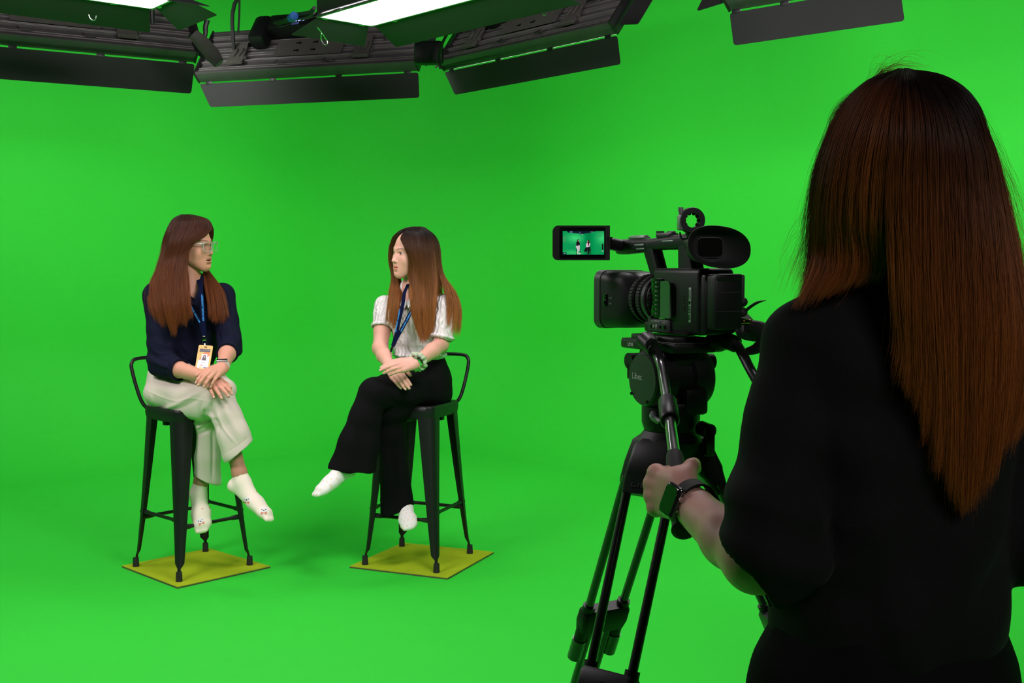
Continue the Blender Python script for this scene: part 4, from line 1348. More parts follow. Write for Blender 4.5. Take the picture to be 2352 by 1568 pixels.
    for c_, d_, r_ in ((Re + (Rw - Re) * 0.30, nrm(Rw - Re), 0.0475), (Le + (Lw - Le) * 0.20, nrm(Lw - Le), 0.0475)):
        mb = MB()
        x_ = nrm(np.cross(d_, [0, 1, 0.2])); y_ = np.cross(d_, x_)
        pts_ = [c_ + d_ * 0.016 + x_ * r_ * math.cos(q) * (1 + 0.03 * math.sin(3 * q)) + y_ * r_ * math.sin(q) * (1 + 0.03 * math.sin(2 * q + 1)) for q in np.linspace(0, 2 * math.pi, 40, endpoint=False)]
        strap_mesh(mb, pts_, 0.034, 0.007, [nrm(p - c_ - d_ * 0.016) for p in pts_], closed=True)
        mb.build('rolled_cuff', M['navy'], T, smooth=60)
    # collar band along the V
    mb = MB()
    L1 = [W(416, 648, 5.25), W(424, 664, 5.195), W(434, 682, 5.172), W(443, 700, 5.163)]
    L2 = [W(462, 646, 5.27), W(460, 664, 5.20), W(454, 682, 5.175), W(447, 700, 5.163)]
    for L in (L1, L2):
        P = cr(L, 10)
        strap_mesh(mb, [p + cv * 0.004 for p in P], 0.020, 0.004, [cv + 0.3 * up * 0 for _ in P])
    mb.build('collar', M['navy'], T)
    # ---- trousers
    f = bbox_field([wc, Rhip, Lhip, Rk, Lk, W(585, 1010, 4.9), W(450, 1110, 5.15), W(330, 900, 5.2), W(440, 800, 5.3)], 0.11, 0.0036)
    pu = nrm(V3(0.80, 0.60, 0)); pv = nrm(V3(0.60, -0.80, 0))
    f.sections([(W(428, 812, 5.31), cu, cv, 0.112, 0.095, 0.088), (W(422, 845, 5.31), cu, cv, 0.145, 0.105, 0.105), (W(414, 880, 5.30), pu, pv, 0.150, 0.12, 0.135), (W(408, 905, 5.29), pu, pv, 0.150, 0.13, 0.13)], k=0.02)
    f.ell(W(378, 898, 5.20), (0.092, 0.105, 0.068), k=0.03)
    f.ell(W(420, 900, 5.36), (0.10, 0.10, 0.065), k=0.03)
    f.chain([W(398, 892, 5.22), W(450, 910, 5.10), W(505, 922, 4.985)], [0.092, 0.086, 0.064], 0.03)
    f.chain([W(442, 888, 5.36), W(485, 886, 5.26), W(514, 896, 5.14)], [0.088, 0.080, 0.058], 0.02)
    f.cap(W(440, 925, 5.10), W(475, 935, 5.03), 0.052, 0.045, 0.03)
    # right shin (upper leg of the crossed pair) with a wide hem
    f.chain([W(508, 920, 4.98), W(522, 955, 4.955), W(537, 1000, 4.945), W(549, 1040, 4.94)], [0.060, 0.060, 0.068, 0.076], 0.02, flat=(V3(0.15, 1, 0), 0.85))
    f.chain([W(500, 925, 5.11), W(482, 985, 5.115), W(477, 1050, 5.115), W(477, 1105, 5.115)], [0.060, 0.060, 0.059, 0.062], 0.014, flat=(V3(0.15, 1, 0), 0.92))
    f.chain([W(385, 900, 5.17), W(420, 922, 5.09), W(462, 938, 5.04)], [0.060, 0.058, 0.048], 0.03)
    f.cap(W(470, 965, 5.10), W(490, 970, 5.12), 0.045, 0.04, 0.02)
    # hems: cut flat, then hollow
    def hem(c, d, r, inner):
        d = nrm(d)
        A = np.asarray(c)
        fbig = lambda X, Y, Z: -(((X - A[0]) * d[0] + (Y - A[1]) * d[1] + (Z - A[2]) * d[2]))
        lo = A - 0.11; hi = A + 0.11
        f.put(lo, hi, lambda X, Y, Z: np.maximum(fbig(X, Y, Z), np.sqrt((X - A[0]) ** 2 + (Y - A[1]) ** 2 + (Z - A[2]) ** 2) - r), 0.0, 'cut')
        f.cap(A - d * 0.03, A + d * 0.03, inner * 0.85, inner, 0.003, op='cut', flat=(V3(0.15, 1, 0), 0.85))
    hem(W(550, 1036, 4.94), V3(0.095, 0.02, -0.115), 0.105, 0.060)
    hem(W(474, 1100, 5.115), V3(-0.045, 0, -0.10), 0.085, 0.048)
    # crease pleats
    folds = [(V3(0.6, 0, 1), 60, 0.0030, 1, W(400, 880, 5.2), 0.16), (V3(1, 0.2, 0.25), 85, 0.0040, 7, W(492, 945, 5.0), 0.06), (V3(1, 0, 0.45), 60, 0.0028, 9, W(530, 980, 4.93), 0.10),
             (V3(1, 0, 0.1), 70, 0.0028, 3, W(475, 1040, 5.14), 0.10), (V3(0.2, 0, 1), 50, 0.0035, 6, W(440, 930, 5.1), 0.09), (V3(1, 0, -0.6), 50, 0.0025, 8, W(380, 850, 5.25), 0.09)]
    crs = [([(333, 893), (365, 909), (405, 921), (440, 915), (487, 924)], 2.0, 0.0022), ([(362, 944), (410, 926), (455, 902), (488, 884)], 5, 0.0060), ([(372, 950), (420, 935), (462, 912)], 5, -0.0040),
           ([(486, 922), (484, 945), (497, 970), (503, 990)], 5, -0.0120), ([(470, 928), (470, 948), (500, 962)], 5, 0.0080), ([(494, 925), (500, 950), (515, 985), (545, 1022)], 3.0, 0.0035),
           ([(512, 930), (530, 965), (560, 1010)], 7, 0.0030), ([(452, 985), (465, 975), (488, 968)], 4, 0.0080), ([(450, 1000), (470, 992), (486, 985)], 4, -0.0060), ([(488, 975), (489, 1040), (488, 1105)], 4, -0.0080),
           ([(460, 1000), (458, 1040), (462, 1085)], 6, 0.0040), ([(340, 862), (370, 848), (400, 842)], 4, 0.0040), ([(345, 875), (390, 862), (440, 866), (470, 872)], 5, 0.0035), ([(350, 880), (400, 878), (450, 882)], 4, -0.0035),
           ([(345, 905), (352, 925), (365, 940)], 4, 0.0030), ([(512, 1043), (545, 1024), (577, 999)], 1.8, -0.0018), ([(520, 900), (545, 940), (570, 985)], 6, 0.0035)]
    tr = cloth_mesh('trousers', f, M['cream'], T, 1, folds, label='cream wide-leg trousers', creases=crs)
    mb = MB()
    for P, nn in (([W(333, 893, 5.13), W(360, 908, 5.09), W(395, 925, 5.07), W(430, 931, 5.05), W(455, 925, 5.02)], V3(0, -1, 0.1)),):
        P = cr(P, 14)
    # ---- socks
    for (a_, toe, upv, sh) in ((Ra, W(634, 1180, 4.84), V3(0.55, -0.15, 0.8), V3(-0.04, 0, 0.11)), (La, W(463, 1212, 5.00), V3(0.05, -0.75, 0.5), V3(0.03, 0, 0.10))):
        f = bbox_field([a_, toe], 0.09, 0.0028)
        ff = foot_field(f, a_, None, toe, upv, 0.98 if toe[0] > a_[0] + 0.1 else 1.0)
        k_ = Rk if toe[0] > a_[0] + 0.1 else Lk
        d_ = nrm(k_ - a_)
        f.cap(a_, a_ + d_ * 0.035, 0.035, 0.0345, 0.012)
        V, Q = f.mesh(); V = relax(V, Q, 2, 0.5)
        V += vnormals(V, Q) * (0.0007 * snoise(V, 90, 3))[:, None]
        Tn = np.tile(np.array((0.90, 0.80, 0.68)), (len(V), 1))
        nrmv = vnormals(V, Q)
        # little animal faces and bows knitted into the sock
        rr = np.random.RandomState(4)
        d, s, u = ff['d'], ff['s'], ff['up']
        cam_v = nrm(V3(0, 0, H) - a_)
        e1 = nrm(np.cross(cam_v, u)); e2 = nrm(np.cross(e1, cam_v))
        big = toe[0] > a_[0] + 0.1
        spots = [(W(566, 1148, 4.86), 1), (W(606, 1172, 4.84), 1), (W(590, 1128, 4.9), 0), (W(553, 1162, 4.88), 0)] if big else [(W(461, 1197, 5.0), 1), (W(437, 1160, 5.05), 2), (W(484, 1165, 5.05), 2), (W(465, 1168, 5.0), 0)]
        V2 = V - V3(0, 0, H)
        for sp, kind in spots:
            q = sp - V3(0, 0, H)
            # distance measured in the plane facing the spot
            w_ = V2 - q
            w_ = w_ - (w_ @ cam_v)[:, None] * cam_v
            xx, yy = w_ @ e1, w_ @ e2
            rot = 0.5 if big else 0.0
            xx, yy = xx * math.cos(rot) - yy * math.sin(rot), xx * math.sin(rot) + yy * math.cos(rot)
            facing = (nrmv @ cam_v) > 0
            def paint(m_, c): Tn[m_ & facing] = c
            if kind == 0: paint((xx ** 2 + yy ** 2) < 0.004 ** 2, (0.75, 0.30, 0.20))
            elif kind == 1:
                paint(((xx / 0.018) ** 2 + (yy / 0.014) ** 2) < 1, (0.82, 0.82, 0.80))
                paint((xx ** 2 + (yy) ** 2) < 0.0032 ** 2, (0.03, 0.02, 0.02))
                for q_ in (-1, 1):
                    paint(((xx - q_ * 0.008) ** 2 + (yy - 0.004) ** 2) < 0.0024 ** 2, (0.05, 0.03, 0.03))
                    paint((np.abs(xx - q_ * 0.0065) < 0.006) & (np.abs(yy + 0.011) < 0.0015 + 0.5 * np.abs(xx)), (0.75, 0.26, 0.18))
            else:
                paint((np.abs(xx) < 0.007) & (np.abs(yy) < 0.003 + 0.5 * np.abs(xx)), (0.75, 0.30, 0.2))
        o = mkobj('sock', mesh_from('sock', V, Q, Tn), M['knit_sock'], T)
    # ---- hair
    def G(*p): return [W(*q) for q in p]
    near = [G((452, 496, 5.28), (478, 508, 5.235), (485, 524, 5.215), (470, 543, 5.18), (446, 553, 5.172), (433, 574, 5.168), (430, 610, 5.16), (434, 655, 5.13), (438, 698, 5.11), (446, 732, 5.11)),
            G((441, 494, 5.29), (464, 505, 5.215), (462, 528, 5.18), (440, 550, 5.165), (424, 588, 5.16), (420, 640, 5.135), (423, 700, 5.10), (427, 750, 5.105)),
            G((431, 493, 5.29), (440, 509, 5.205), (424, 545, 5.165), (409, 595, 5.155), (402, 650, 5.12), (405, 710, 5.085), (408, 770, 5.09)),
            G((421, 494, 5.29), (412, 515, 5.215), (399, 555, 5.18), (388, 605, 5.175), (379, 655, 5.11), (384, 710, 5.08), (398, 774, 5.09)),
            G((416, 493, 5.305), (394, 520, 5.25), (381, 570, 5.24), (368, 620, 5.21), (354, 657, 5.145), (358, 705, 5.105), (368, 752, 5.10)),
            G((420, 494, 5.33), (399, 505, 5.325), (386, 535, 5.31), (374, 580, 5.31), (361, 625, 5.27), (347, 655, 5.20), (343, 690, 5.15), (352, 728, 5.13))]
    back = [near[-1],
            G((422, 494, 5.34), (402, 507, 5.36), (389, 540, 5.37), (378, 590, 5.385), (366, 640, 5.39), (360, 700, 5.40), (362, 755, 5.40)),
            G((425, 497, 5.35), (415, 540, 5.40), (405, 595, 5.41), (400, 660, 5.42), (400, 730, 5.42), (400, 780, 5.42)),
            G((445, 497, 5.33), (452, 530, 5.375), (448, 580, 5.39), (445, 640, 5.41), (445, 700, 5.43), (445, 760, 5.43))]
    far = [G((455, 497, 5.30), (480, 510, 5.30), (488, 530, 5.315), (484, 550, 5.335), (474, 585, 5.35), (468, 615, 5.345), (470, 650, 5.27), (478, 700, 5.185), (480, 735, 5.175)),
           G((452, 496, 5.31), (475, 510, 5.32), (483, 535, 5.34), (474, 570, 5.36), (468, 605, 5.36), (478, 640, 5.29), (492, 690, 5.20), (494, 745, 5.18)),
           G((448, 496, 5.32), (470, 512, 5.345), (474, 545, 5.36), (468, 590, 5.37), (478, 628, 5.32), (500, 670, 5.24), (510, 710, 5.21), (512, 745, 5.20)),
           G((440, 497, 5.34), (458, 520, 5.37), (460, 565, 5.385), (466, 610, 5.38), (490, 640, 5.34), (512, 670, 5.27), (522, 705, 5.24), (531, 735, 5.23))]
    hair_sheets('hair', T, [(near, 3.4, 0.012), (back, 1.2, 0.016), (far, 1.5, 0.011)], M['hairA'], M['hairA'], 14000, r=0.00042, clump=0.005, seed=3, short=0.5, fly=0.04, flyaway=0.010, shell_to=0.66, skull=(hR, ho, hs))
    return T
M['knit_sock'] = colattr_mat('knit_sock', rough=0.95, spec=0.1, bump=0.5, bscale=500)
PA = woman_navy()
# ================================================================== woman in the white knit top
def knit_material():
    m, nt, b = new_mat('white_cable_knit')
    b.inputs['Base Color'].default_value = (0.80, 0.765, 0.75, 1)
    b.inputs['Roughness'].default_value = 0.9
    b.inputs['Specular IOR Level'].default_value = 0.15
    tc = nt.nodes.new('ShaderNodeTexCoord')
    mp = nt.nodes.new('ShaderNodeMapping'); mp.inputs['Rotation'].default_value = (0, 0, 0.5)
    w = nt.nodes.new('ShaderNodeTexWave'); w.wave_type = 'BANDS'; w.bands_direction = 'X'
    w.inputs['Scale'].default_value = 13; w.inputs['Distortion'].default_value = 4.0; w.inputs['Detail'].default_value = 1; w.inputs['Detail Scale'].default_value = 2.5
    v = nt.nodes.new('ShaderNodeTexVoronoi'); v.inputs['Scale'].default_value = 55
    ma = nt.nodes.new('ShaderNodeMath'); ma.operation = 'MULTIPLY_ADD'; ma.inputs[1].default_value = 0.35
    bp = nt.nodes.new('ShaderNodeBump'); bp.inputs['Strength'].default_value = 0.9; bp.inputs['Distance'].default_value = 0.006
    nt.links.new(tc.outputs['Object'], mp.inputs[0]); nt.links.new(mp.outputs[0], w.inputs['Vector']); nt.links.new(mp.outputs[0], v.inputs['Vector'])
    nt.links.new(v.outputs['Distance'], ma.inputs[0]); nt.links.new(w.outputs['Fac'], ma.inputs[2])
    nt.links.new(ma.outputs[0], bp.inputs['Height']); nt.links.new(bp.outputs[0], b.inputs['Normal'])
    return m
M['knit'] = knit_material()

def woman_knit():
    hipc = W(966, 886, 5.42)
    T = thing('person', 'woman in white cable-knit polo top and wide black trousers sitting on a black bar stool', 'person', (hipc[0], hipc[1], 0.76))
    parts = []
    hR = head_frame(126, -1, -3); ho = W(945, 581, 5.36); hs = 1.0
    parts.append(head_mesh(hR, ho, hs, open_mouth=0.0, h=0.0019, skin=SKIN_B, lips=(0.62, 0.16, 0.13), cheeks=1.03))
    SIDE['B'] = (hR, ho, hs)
    up = V3(0, 0, 1)
    nb = W(953, 664, 5.39)
    cu = nrm(V3(0.87, -0.49, 0)); cv = nrm(V3(-0.49, -0.87, 0))
    neck_t = ho + hR @ V3(0, -0.022, -0.075)
    f = bbox_field([neck_t, nb, W(953, 710, 5.4), W(880, 695, 5.45), W(1035, 695, 5.3)], 0.09, 0.004)
    f.cap(neck_t, nb + cv * 0.01, 0.048, 0.052, 0.0)
    f.cap(nb, nb - up * 0.06, 0.055, 0.09, 0.03)
    f.cap(W(896, 700, 5.46), W(1018, 700, 5.32), 0.030, 0.030, 0.03)
    f.sections([(nb - up * 0.16, cu, cv, 0.13, 0.08, 0.08), (nb - up * 0.07, cu, cv, 0.125, 0.066, 0.07), (nb - up * 0.03, cu, cv, 0.08, 0.052, 0.06)], k=0.03)
    parts.append(skin_part(f, 2, skin=SKIN_B))
    Lhip, Rhip = W(988, 892, 5.35), W(942, 890, 5.49)
    Lk, Rk = W(860, 905, 5.08), W(884, 905, 5.22)
    La, Ra = W(788, 1072, 5.03), W(930, 1165, 5.20)
    f = bbox_field([Rhip, Lhip, Rk, Lk, Ra, La, W(960, 690, 5.4), W(940, 1170, 5.2)], 0.12, 0.006)
    f.sections([(hipc, cu, cv, 0.125, 0.09, 0.10), (W(962, 815, 5.42), cu, cv, 0.10, 0.07, 0.07), (W(957, 745, 5.41), cu, cv, 0.115, 0.085, 0.08), (nb - up * 0.10, cu, cv, 0.115, 0.066, 0.07)], k=0.02)
    f.chain([Lhip, Lk], [0.072, 0.05], 0.03); f.chain([Rhip, Rk], [0.072, 0.05], 0.03)
    for k_, a_ in ((Rk, Ra), (Lk, La)):
        f.chain([k_, k_ + (a_ - k_) * 0.35, a_ + (k_ - a_) * 0.12, a_], [0.036, 0.034, 0.027, 0.028], 0.02)
    parts.append(skin_part(f, 2, skin=SKIN_B))
    # arms: the left one crosses over the right wrist
    Ls, Le, Lw = W(1030, 697, 5.31), W(1012, 792, 5.27), W(955, 834, 5.045)
    Rs, Re, Rw = W(884, 702, 5.47), W(873, 800, 5.38), W(896, 842, 5.15)
    f = bbox_field([Ls, Le, Lw, W(868, 850, 5.0)], 0.07, 0.0023)
    f.chain([Ls + (Le - Ls) * 0.25, Ls + (Le - Ls) * 0.6, Le, Le + (Lw - Le) * 0.35, Lw], [0.036, 0.040, 0.036, 0.036, 0.0235], 0.015)
    hd = W(915, 840, 5.005) - Lw
    tL, KL, fr = hand_field(f, Lw, hd, V3(-0.10, -0.80, 0.45), 1, [(8, 14, 12), (10, 16, 12), (14, 18, 12), (18, 20, 14)], spread=(-4, -1, 1, 4),
                            thumb=[(0.75, 0.5, -0.45), (0.9, 0.25, -0.45), (0.95, 0.1, -0.4)], sc=0.96)
    parts.append(skin_part(f, skin=SKIN_B)); parts += nail_meshes(tL)
    SIDE['B_ring'] = tL[2][0]
    f = bbox_field([Rs, Re, Rw, W(935, 895, 5.0)], 0.07, 0.0023)
    f.chain([Rs + (Re - Rs) * 0.25, Rs + (Re - Rs) * 0.6, Re, Re + (Rw - Re) * 0.4, Rw], [0.036, 0.039, 0.036, 0.034, 0.024], 0.015)
    hd = W(915, 866, 5.085) - Rw
    tR, KR, fr = hand_field(f, Rw, hd, V3(-0.15, -0.85, 0.35), -1, [(6, 16, 12), (8, 18, 12), (10, 20, 12), (12, 22, 14)], spread=(-2, -1, 0, 2),
                            thumb=[(0.80, 0.45, -0.1), (0.95, 0.2, -0.15), (0.98, 0.05, -0.2)], sc=0.96)
    parts.append(skin_part(f, skin=SKIN_B)); parts += nail_meshes(tR)
    SIDE['B_arm'] = (Le, Lw, Re, Rw)
    build_body('body', T, parts)
    add_eyes(T, hR, ho, hs, (-0.12, 1, -0.02))
    # ---- knit top
    f = bbox_field([Rs, Ls, Re, Le, W(960, 640, 5.4), W(965, 825, 5.4)], 0.10, 0.0040)
    wc = W(964, 812, 5.42)
    f.sections([(wc, cu, cv, 0.128, 0.092, 0.10), (W(964, 798, 5.42), cu, cv, 0.134, 0.098, 0.104), (W(960, 745, 5.41), cu, cv, 0.136, 0.106, 0.095), (W(957, 712, 5.40), cu, cv, 0.144, 0.100, 0.095),
                (W(955, 688, 5.40), cu, cv, 0.142, 0.078, 0.085), (W(954, 670, 5.39), cu, cv, 0.098, 0.062, 0.07), (W(954, 657, 5.39), cu, cv, 0.060, 0.058, 0.060)], k=0.012)
    for s_ in (-1, 1):
        f.ell(W(956, 722, 5.40) + cu * 0.058 * s_ + cv * 0.070, (0.055, 0.042, 0.052), np.stack([cu, cv, up], 1), k=0.03)
    f.chain([Ls - cu * 0.02, Ls, Ls + (Le - Ls) * 0.35, Ls + (Le - Ls) * 0.78], [0.046, 0.050, 0.053, 0.054], 0.015)
    f.chain([Rs + cu * 0.02, Rs, Rs + (Re - Rs) * 0.2, Rs + (Re - Rs) * 0.46], [0.045, 0.048, 0.050, 0.050], 0.015)
    for (s0, e0, t0, r0) in ((Ls, Le, 0.78, 0.047), (Rs, Re, 0.46, 0.045)):
        a = s0 + (e0 - s0) * t0; d = nrm(e0 - s0)
        f.cap(a + d * 0.062, a + d * 0.16, 0.062, 0.062, 0.0, op='cut')
        f.cap(a, a + d * 0.1, r0, r0, 0.002, op='cut')
    f.cap(nb + up * 0.03, nb + cv * 0.02, 0.050, 0.048, 0.004, op='cut')
    f.cap(W(946, 662, 5.30), W(936, 690, 5.285), 0.026, 0.004, 0.003, flat=(cv, 2.2), op='cut')
    folds = [(V3(0.2, 0, 1), 80, 0.0030, 1, wc + cv * 0.09, 0.11), (V3(1, 0, 0.4), 60, 0.0025, 2, W(980, 790, 5.3), 0.12), (V3(0.5, 0, 0.9), 70, 0.002, 4, Ls, 0.10)]
    cloth_mesh('knit_top', f, M['knit'], T, 3, folds, label='white cable-knit polo top')
    # ribbed hem and cuffs
    mb = MB()
    ring = [wc - up * 0.004 + cu * 0.130 * math.cos(a) + cv * (0.095 if math.sin(a) > 0 else 0.102) * math.sin(a) for a in np.linspace(0, 2 * math.pi, 40, endpoint=False)]
    mb.tube(ring + [ring[0]], 0.010, n=8, smooth=False)
    for (s0, e0, t0, r0) in ((Ls, Le, 0.78, 0.0535), (Rs, Re, 0.46, 0.0495)):
        a = s0 + (e0 - s0) * t0; d = nrm(e0 - s0); a = a + d * 0.006
        x = nrm(np.cross(d, [0, 1, 0.1])); y = np.cross(d, x)
        ring = [a + x * r0 * math.cos(q) + y * r0 * math.sin(q) for q in np.linspace(0, 2 * math.pi, 30, endpoint=False)]
        mb.tube(ring + [ring[0]], 0.0075, n=8, smooth=False)
    mb.build('ribbed_edge', M['knit'], T)
    mb = MB()
    for L in ([W(915, 668, 5.40), W(920, 686, 5.335), W(929, 697, 5.30), W(935, 700, 5.285)], [W(962, 664, 5.33), W(957, 680, 5.285), W(946, 692, 5.265), W(938, 701, 5.275)]):
        P = cr(L, 10)
        strap_mesh(mb, [p + cv * 0.006 for p in P], 0.034, 0.005, [nrm(cv + up * 0.55) for _ in P])
    mb.build('collar', M['knit'], T)
    # ---- trousers, wide and black
    f = bbox_field([wc, Rhip, Lhip, Rk, Lk, W(750, 1075, 4.95), W(860, 1095, 5.05), W(875, 1190, 5.2), W(955, 1170, 5.2), W(1035, 900, 5.4)], 0.10, 0.0040)
    pu = nrm(V3(0.72, -0.70, 0)); pv = nrm(V3(-0.70, -0.72, 0))
    f.sections([(W(963, 808, 5.42), cu, cv, 0.112, 0.085, 0.085), (W(966, 850, 5.42), cu, cv, 0.138, 0.10, 0.115), (W(972, 880, 5.42), pu, pv, 0.140, 0.12, 0.13), (W(974, 905, 5.42), pu, pv, 0.140, 0.12, 0.12)], k=0.02)
    f.ell(W(995, 898, 5.35), (0.088, 0.10, 0.070), k=0.03)
    f.ell(W(962, 898, 5.48), (0.09, 0.09, 0.065), k=0.03)
    f.chain([W(988, 890, 5.34), W(925, 898, 5.20), W(862, 900, 5.08)], [0.090, 0.086, 0.068], 0.03)
    f.chain([W(945, 890, 5.48), W(910, 885, 5.34), W(880, 890, 5.22)], [0.085, 0.078, 0.058], 0.02)
    # left shin on top: flared
    f.chain([W(855, 905, 5.08), W(838, 960, 5.06), W(822, 1020, 5.045), W(808, 1078, 5.03)], [0.064, 0.070, 0.088, 0.106], 0.02, flat=[(V3(-0.1, 1, 0), 0.9), (V3(-0.1, 1, 0), 0.72), (V3(-0.1, 1, 0), 0.6)])
    f.cap(W(845, 950, 5.10), W(850, 1070, 5.10), 0.04, 0.03, 0.02)
    f.chain([W(885, 920, 5.20), W(896, 1000, 5.20), W(905, 1090, 5.20), W(913, 1172, 5.20)], [0.060, 0.062, 0.070, 0.080], 0.014, flat=[(V3(-0.1, 1, 0), 0.9), (V3(-0.1, 1, 0), 0.75), (V3(-0.1, 1, 0), 0.65)])
    f.cap(W(925, 935, 5.20), W(890, 950, 5.16), 0.055, 0.045, 0.03)
    def hem(c, d, r, inner, fl):
        d = nrm(d); A = np.asarray(c)
        f.put(A - r, A + r, lambda X, Y, Z: np.maximum(-(((X - A[0]) * d[0] + (Y - A[1]) * d[1] + (Z - A[2]) * d[2])), np.sqrt((X - A[0]) ** 2 + (Y - A[1]) ** 2 + (Z - A[2]) ** 2) - r), 0.0, 'cut')
        f.cap(A - d * 0.06, A + d * 0.03, inner * 0.8, inner, 0.003, op='cut', flat=(V3(-0.1, 1, 0), fl))
    hem(W(806, 1080, 5.03), V3(-0.012, 0, -0.12), 0.15, 0.098, 0.5)
    hem(W(913, 1174, 5.20), V3(0.045, 0, -0.12), 0.12, 0.072, 0.55)
    folds = [(V3(0.2, 0, 1), 55, 0.0028, 1, W(960, 900, 5.3), 0.18), (V3(1, 0, -0.2), 60, 0.0040, 7, W(815, 1030, 5.0), 0.14), (V3(1, 0, 0.1), 70, 0.0035, 9, W(905, 1080, 5.15), 0.14), (V3(0.8, 0, 0.6), 60, 0.004, 11, W(880, 925, 5.1), 0.08)]
    cloth_mesh('trousers', f, M['blackcloth'], T, 1, folds, label='wide black trousers')
    # ---- socks
    for i, (a_, toe, upv, k_) in enumerate(((La, W(718, 1122, 4.90), V3(-0.35, -0.3, 0.7), Lk), (Ra, W(938, 1197, 5.06), V3(0, -0.75, 0.6), Rk))):
        f = bbox_field([a_, toe], 0.09, 0.0028)
        ff = foot_field(f, a_, None, toe, upv, 0.95)
        d_ = nrm(k_ - a_)
        f.cap(a_, a_ + d_ * 0.06, 0.034, 0.034, 0.012)
        V, Q = f.mesh(); V = relax(V, Q, 2, 0.5)
        Tn = np.tile(np.array((0.86, 0.84, 0.82)), (len(V), 1))
        d, s, u = ff['d'], ff['s'], ff['up']
        P = (V - a_); aa = P @ d / 0.022; bb = P @ s / 0.019 + 0.5 * (np.floor(aa) % 2)
        dot = ((aa - np.floor(aa) - 0.5) * 0.022) ** 2 + ((bb - np.floor(bb) - 0.5) * 0.019) ** 2 < 0.0026 ** 2
        Tn[dot & ((vnormals(V, Q) @ u) > -0.2)] = (0.80, 0.58, 0.25)
        mkobj('sock', mesh_from('sock', V, Q, Tn), M['knit_sock'], T)
    # ---- hair: lighter towards the ends
    def G(*p): return [W(*q) for q in p]
    near = [G((948, 524, 5.33), (930, 533, 5.29), (920, 547, 5.280), (929, 565, 5.270), (940, 592, 5.272), (942, 640, 5.29), (943, 680, 5.235), (950, 720, 5.235), (958, 752, 5.24)),
            G((955, 522, 5.34), (942, 535, 5.29), (940, 556, 5.27), (947, 585, 5.262), (952, 620, 5.272), (954, 670, 5.25), (956, 720, 5.225), (960, 775, 5.24)),
            G((960, 521, 5.34), (956, 536, 5.285), (958, 562, 5.262), (962, 600, 5.258), (965, 650, 5.262), (966, 705, 5.235), (970, 750, 5.235), (972, 792, 5.24)),
            G((966, 521, 5.345), (972, 540, 5.295), (976, 570, 5.275), (980, 615, 5.268), (984, 660, 5.262), (986, 710, 5.245), (985, 750, 5.245), (982, 780, 5.25)),
            G((972, 522, 5.36), (988, 542, 5.325), (994, 575, 5.305), (999, 618, 5.29), (1003, 655, 5.27), (1000, 700, 5.25), (996, 735, 5.25), (992, 765, 5.26))]
    thin = [G((975, 523, 5.37), (996, 545, 5.345), (1003, 580, 5.335), (1008, 620, 5.31), (1018, 652, 5.265), (1026, 690, 5.245), (1024, 730, 5.24), (1020, 760, 5.24)),
            G((974, 523, 5.385), (1000, 550, 5.37), (1007, 590, 5.36), (1014, 630, 5.335), (1034, 662, 5.29), (1046, 695, 5.26), (1046, 735, 5.25), (1040, 772, 5.25)),
            G((972, 523, 5.39), (1002, 556, 5.39), (1009, 600, 5.38), (1018, 640, 5.35), (1042, 672, 5.315), (1055, 705, 5.30), (1056, 745, 5.29), (1050, 776, 5.29))]
    back = [near[-1],
            G((975, 523, 5.375), (1000, 549, 5.36), (1005, 590, 5.35), (1008, 640, 5.36), (1010, 700, 5.42), (1010, 750, 5.45)),
            G((972, 523, 5.40), (998, 555, 5.42), (1004, 600, 5.43), (1004, 660, 5.46), (1003, 730, 5.50)),
            G((960, 523, 5.41), (975, 550, 5.455), (975, 600, 5.47), (972, 660, 5.49), (970, 740, 5.52)),
            G((945, 525, 5.40), (940, 550, 5.45), (938, 600, 5.455), (935, 650, 5.48), (930, 720, 5.52))]
    far = [G((955, 521, 5.35), (934, 527, 5.33), (914, 543, 5.34), (906, 558, 5.38), (903, 582, 5.41), (910, 615, 5.42), (915, 650, 5.38), (916, 690, 5.30), (910, 735, 5.29), (905, 768, 5.30)),
           G((955, 521, 5.37), (930, 527, 5.38), (910, 541, 5.40), (901, 558, 5.42), (899, 590, 5.43), (906, 630, 5.42), (906, 665, 5.36), (902, 710, 5.33), (896, 750, 5.33)),
           G((955, 521, 5.385), (928, 528, 5.40), (906, 544, 5.41), (898, 565, 5.43), (896, 600, 5.44), (904, 640, 5.43), (896, 680, 5.39), (891, 715, 5.37), (889, 745, 5.37)),
           G((950, 526, 5.40), (925, 540, 5.43), (912, 565, 5.45), (912, 610, 5.45), (922, 650, 5.40), (926, 690, 5.30), (915, 730, 5.285), (908, 760, 5.29))]
    hair_sheets('hair', T, [(near, 3.4, 0.013), (back, 1.0, 0.016), (far, 1.6, 0.009)], M['hairB'], M['hairB'], 13000, r=0.00042, clump=0.005, seed=5, short=0.5, fly=0.04, flyaway=0.010, shell_to=0.66, skull=(hR, ho, hs))
    h2 = hair_sheets('loose_hair', T, [(thin, 1, 0.010)], M['hairB'], M['hairB'], 1500, r=0.00040, clump=0.008, seed=9, short=0.25, fly=0.10, flyaway=0.015, shell=False)
    return T
PB = woman_knit()

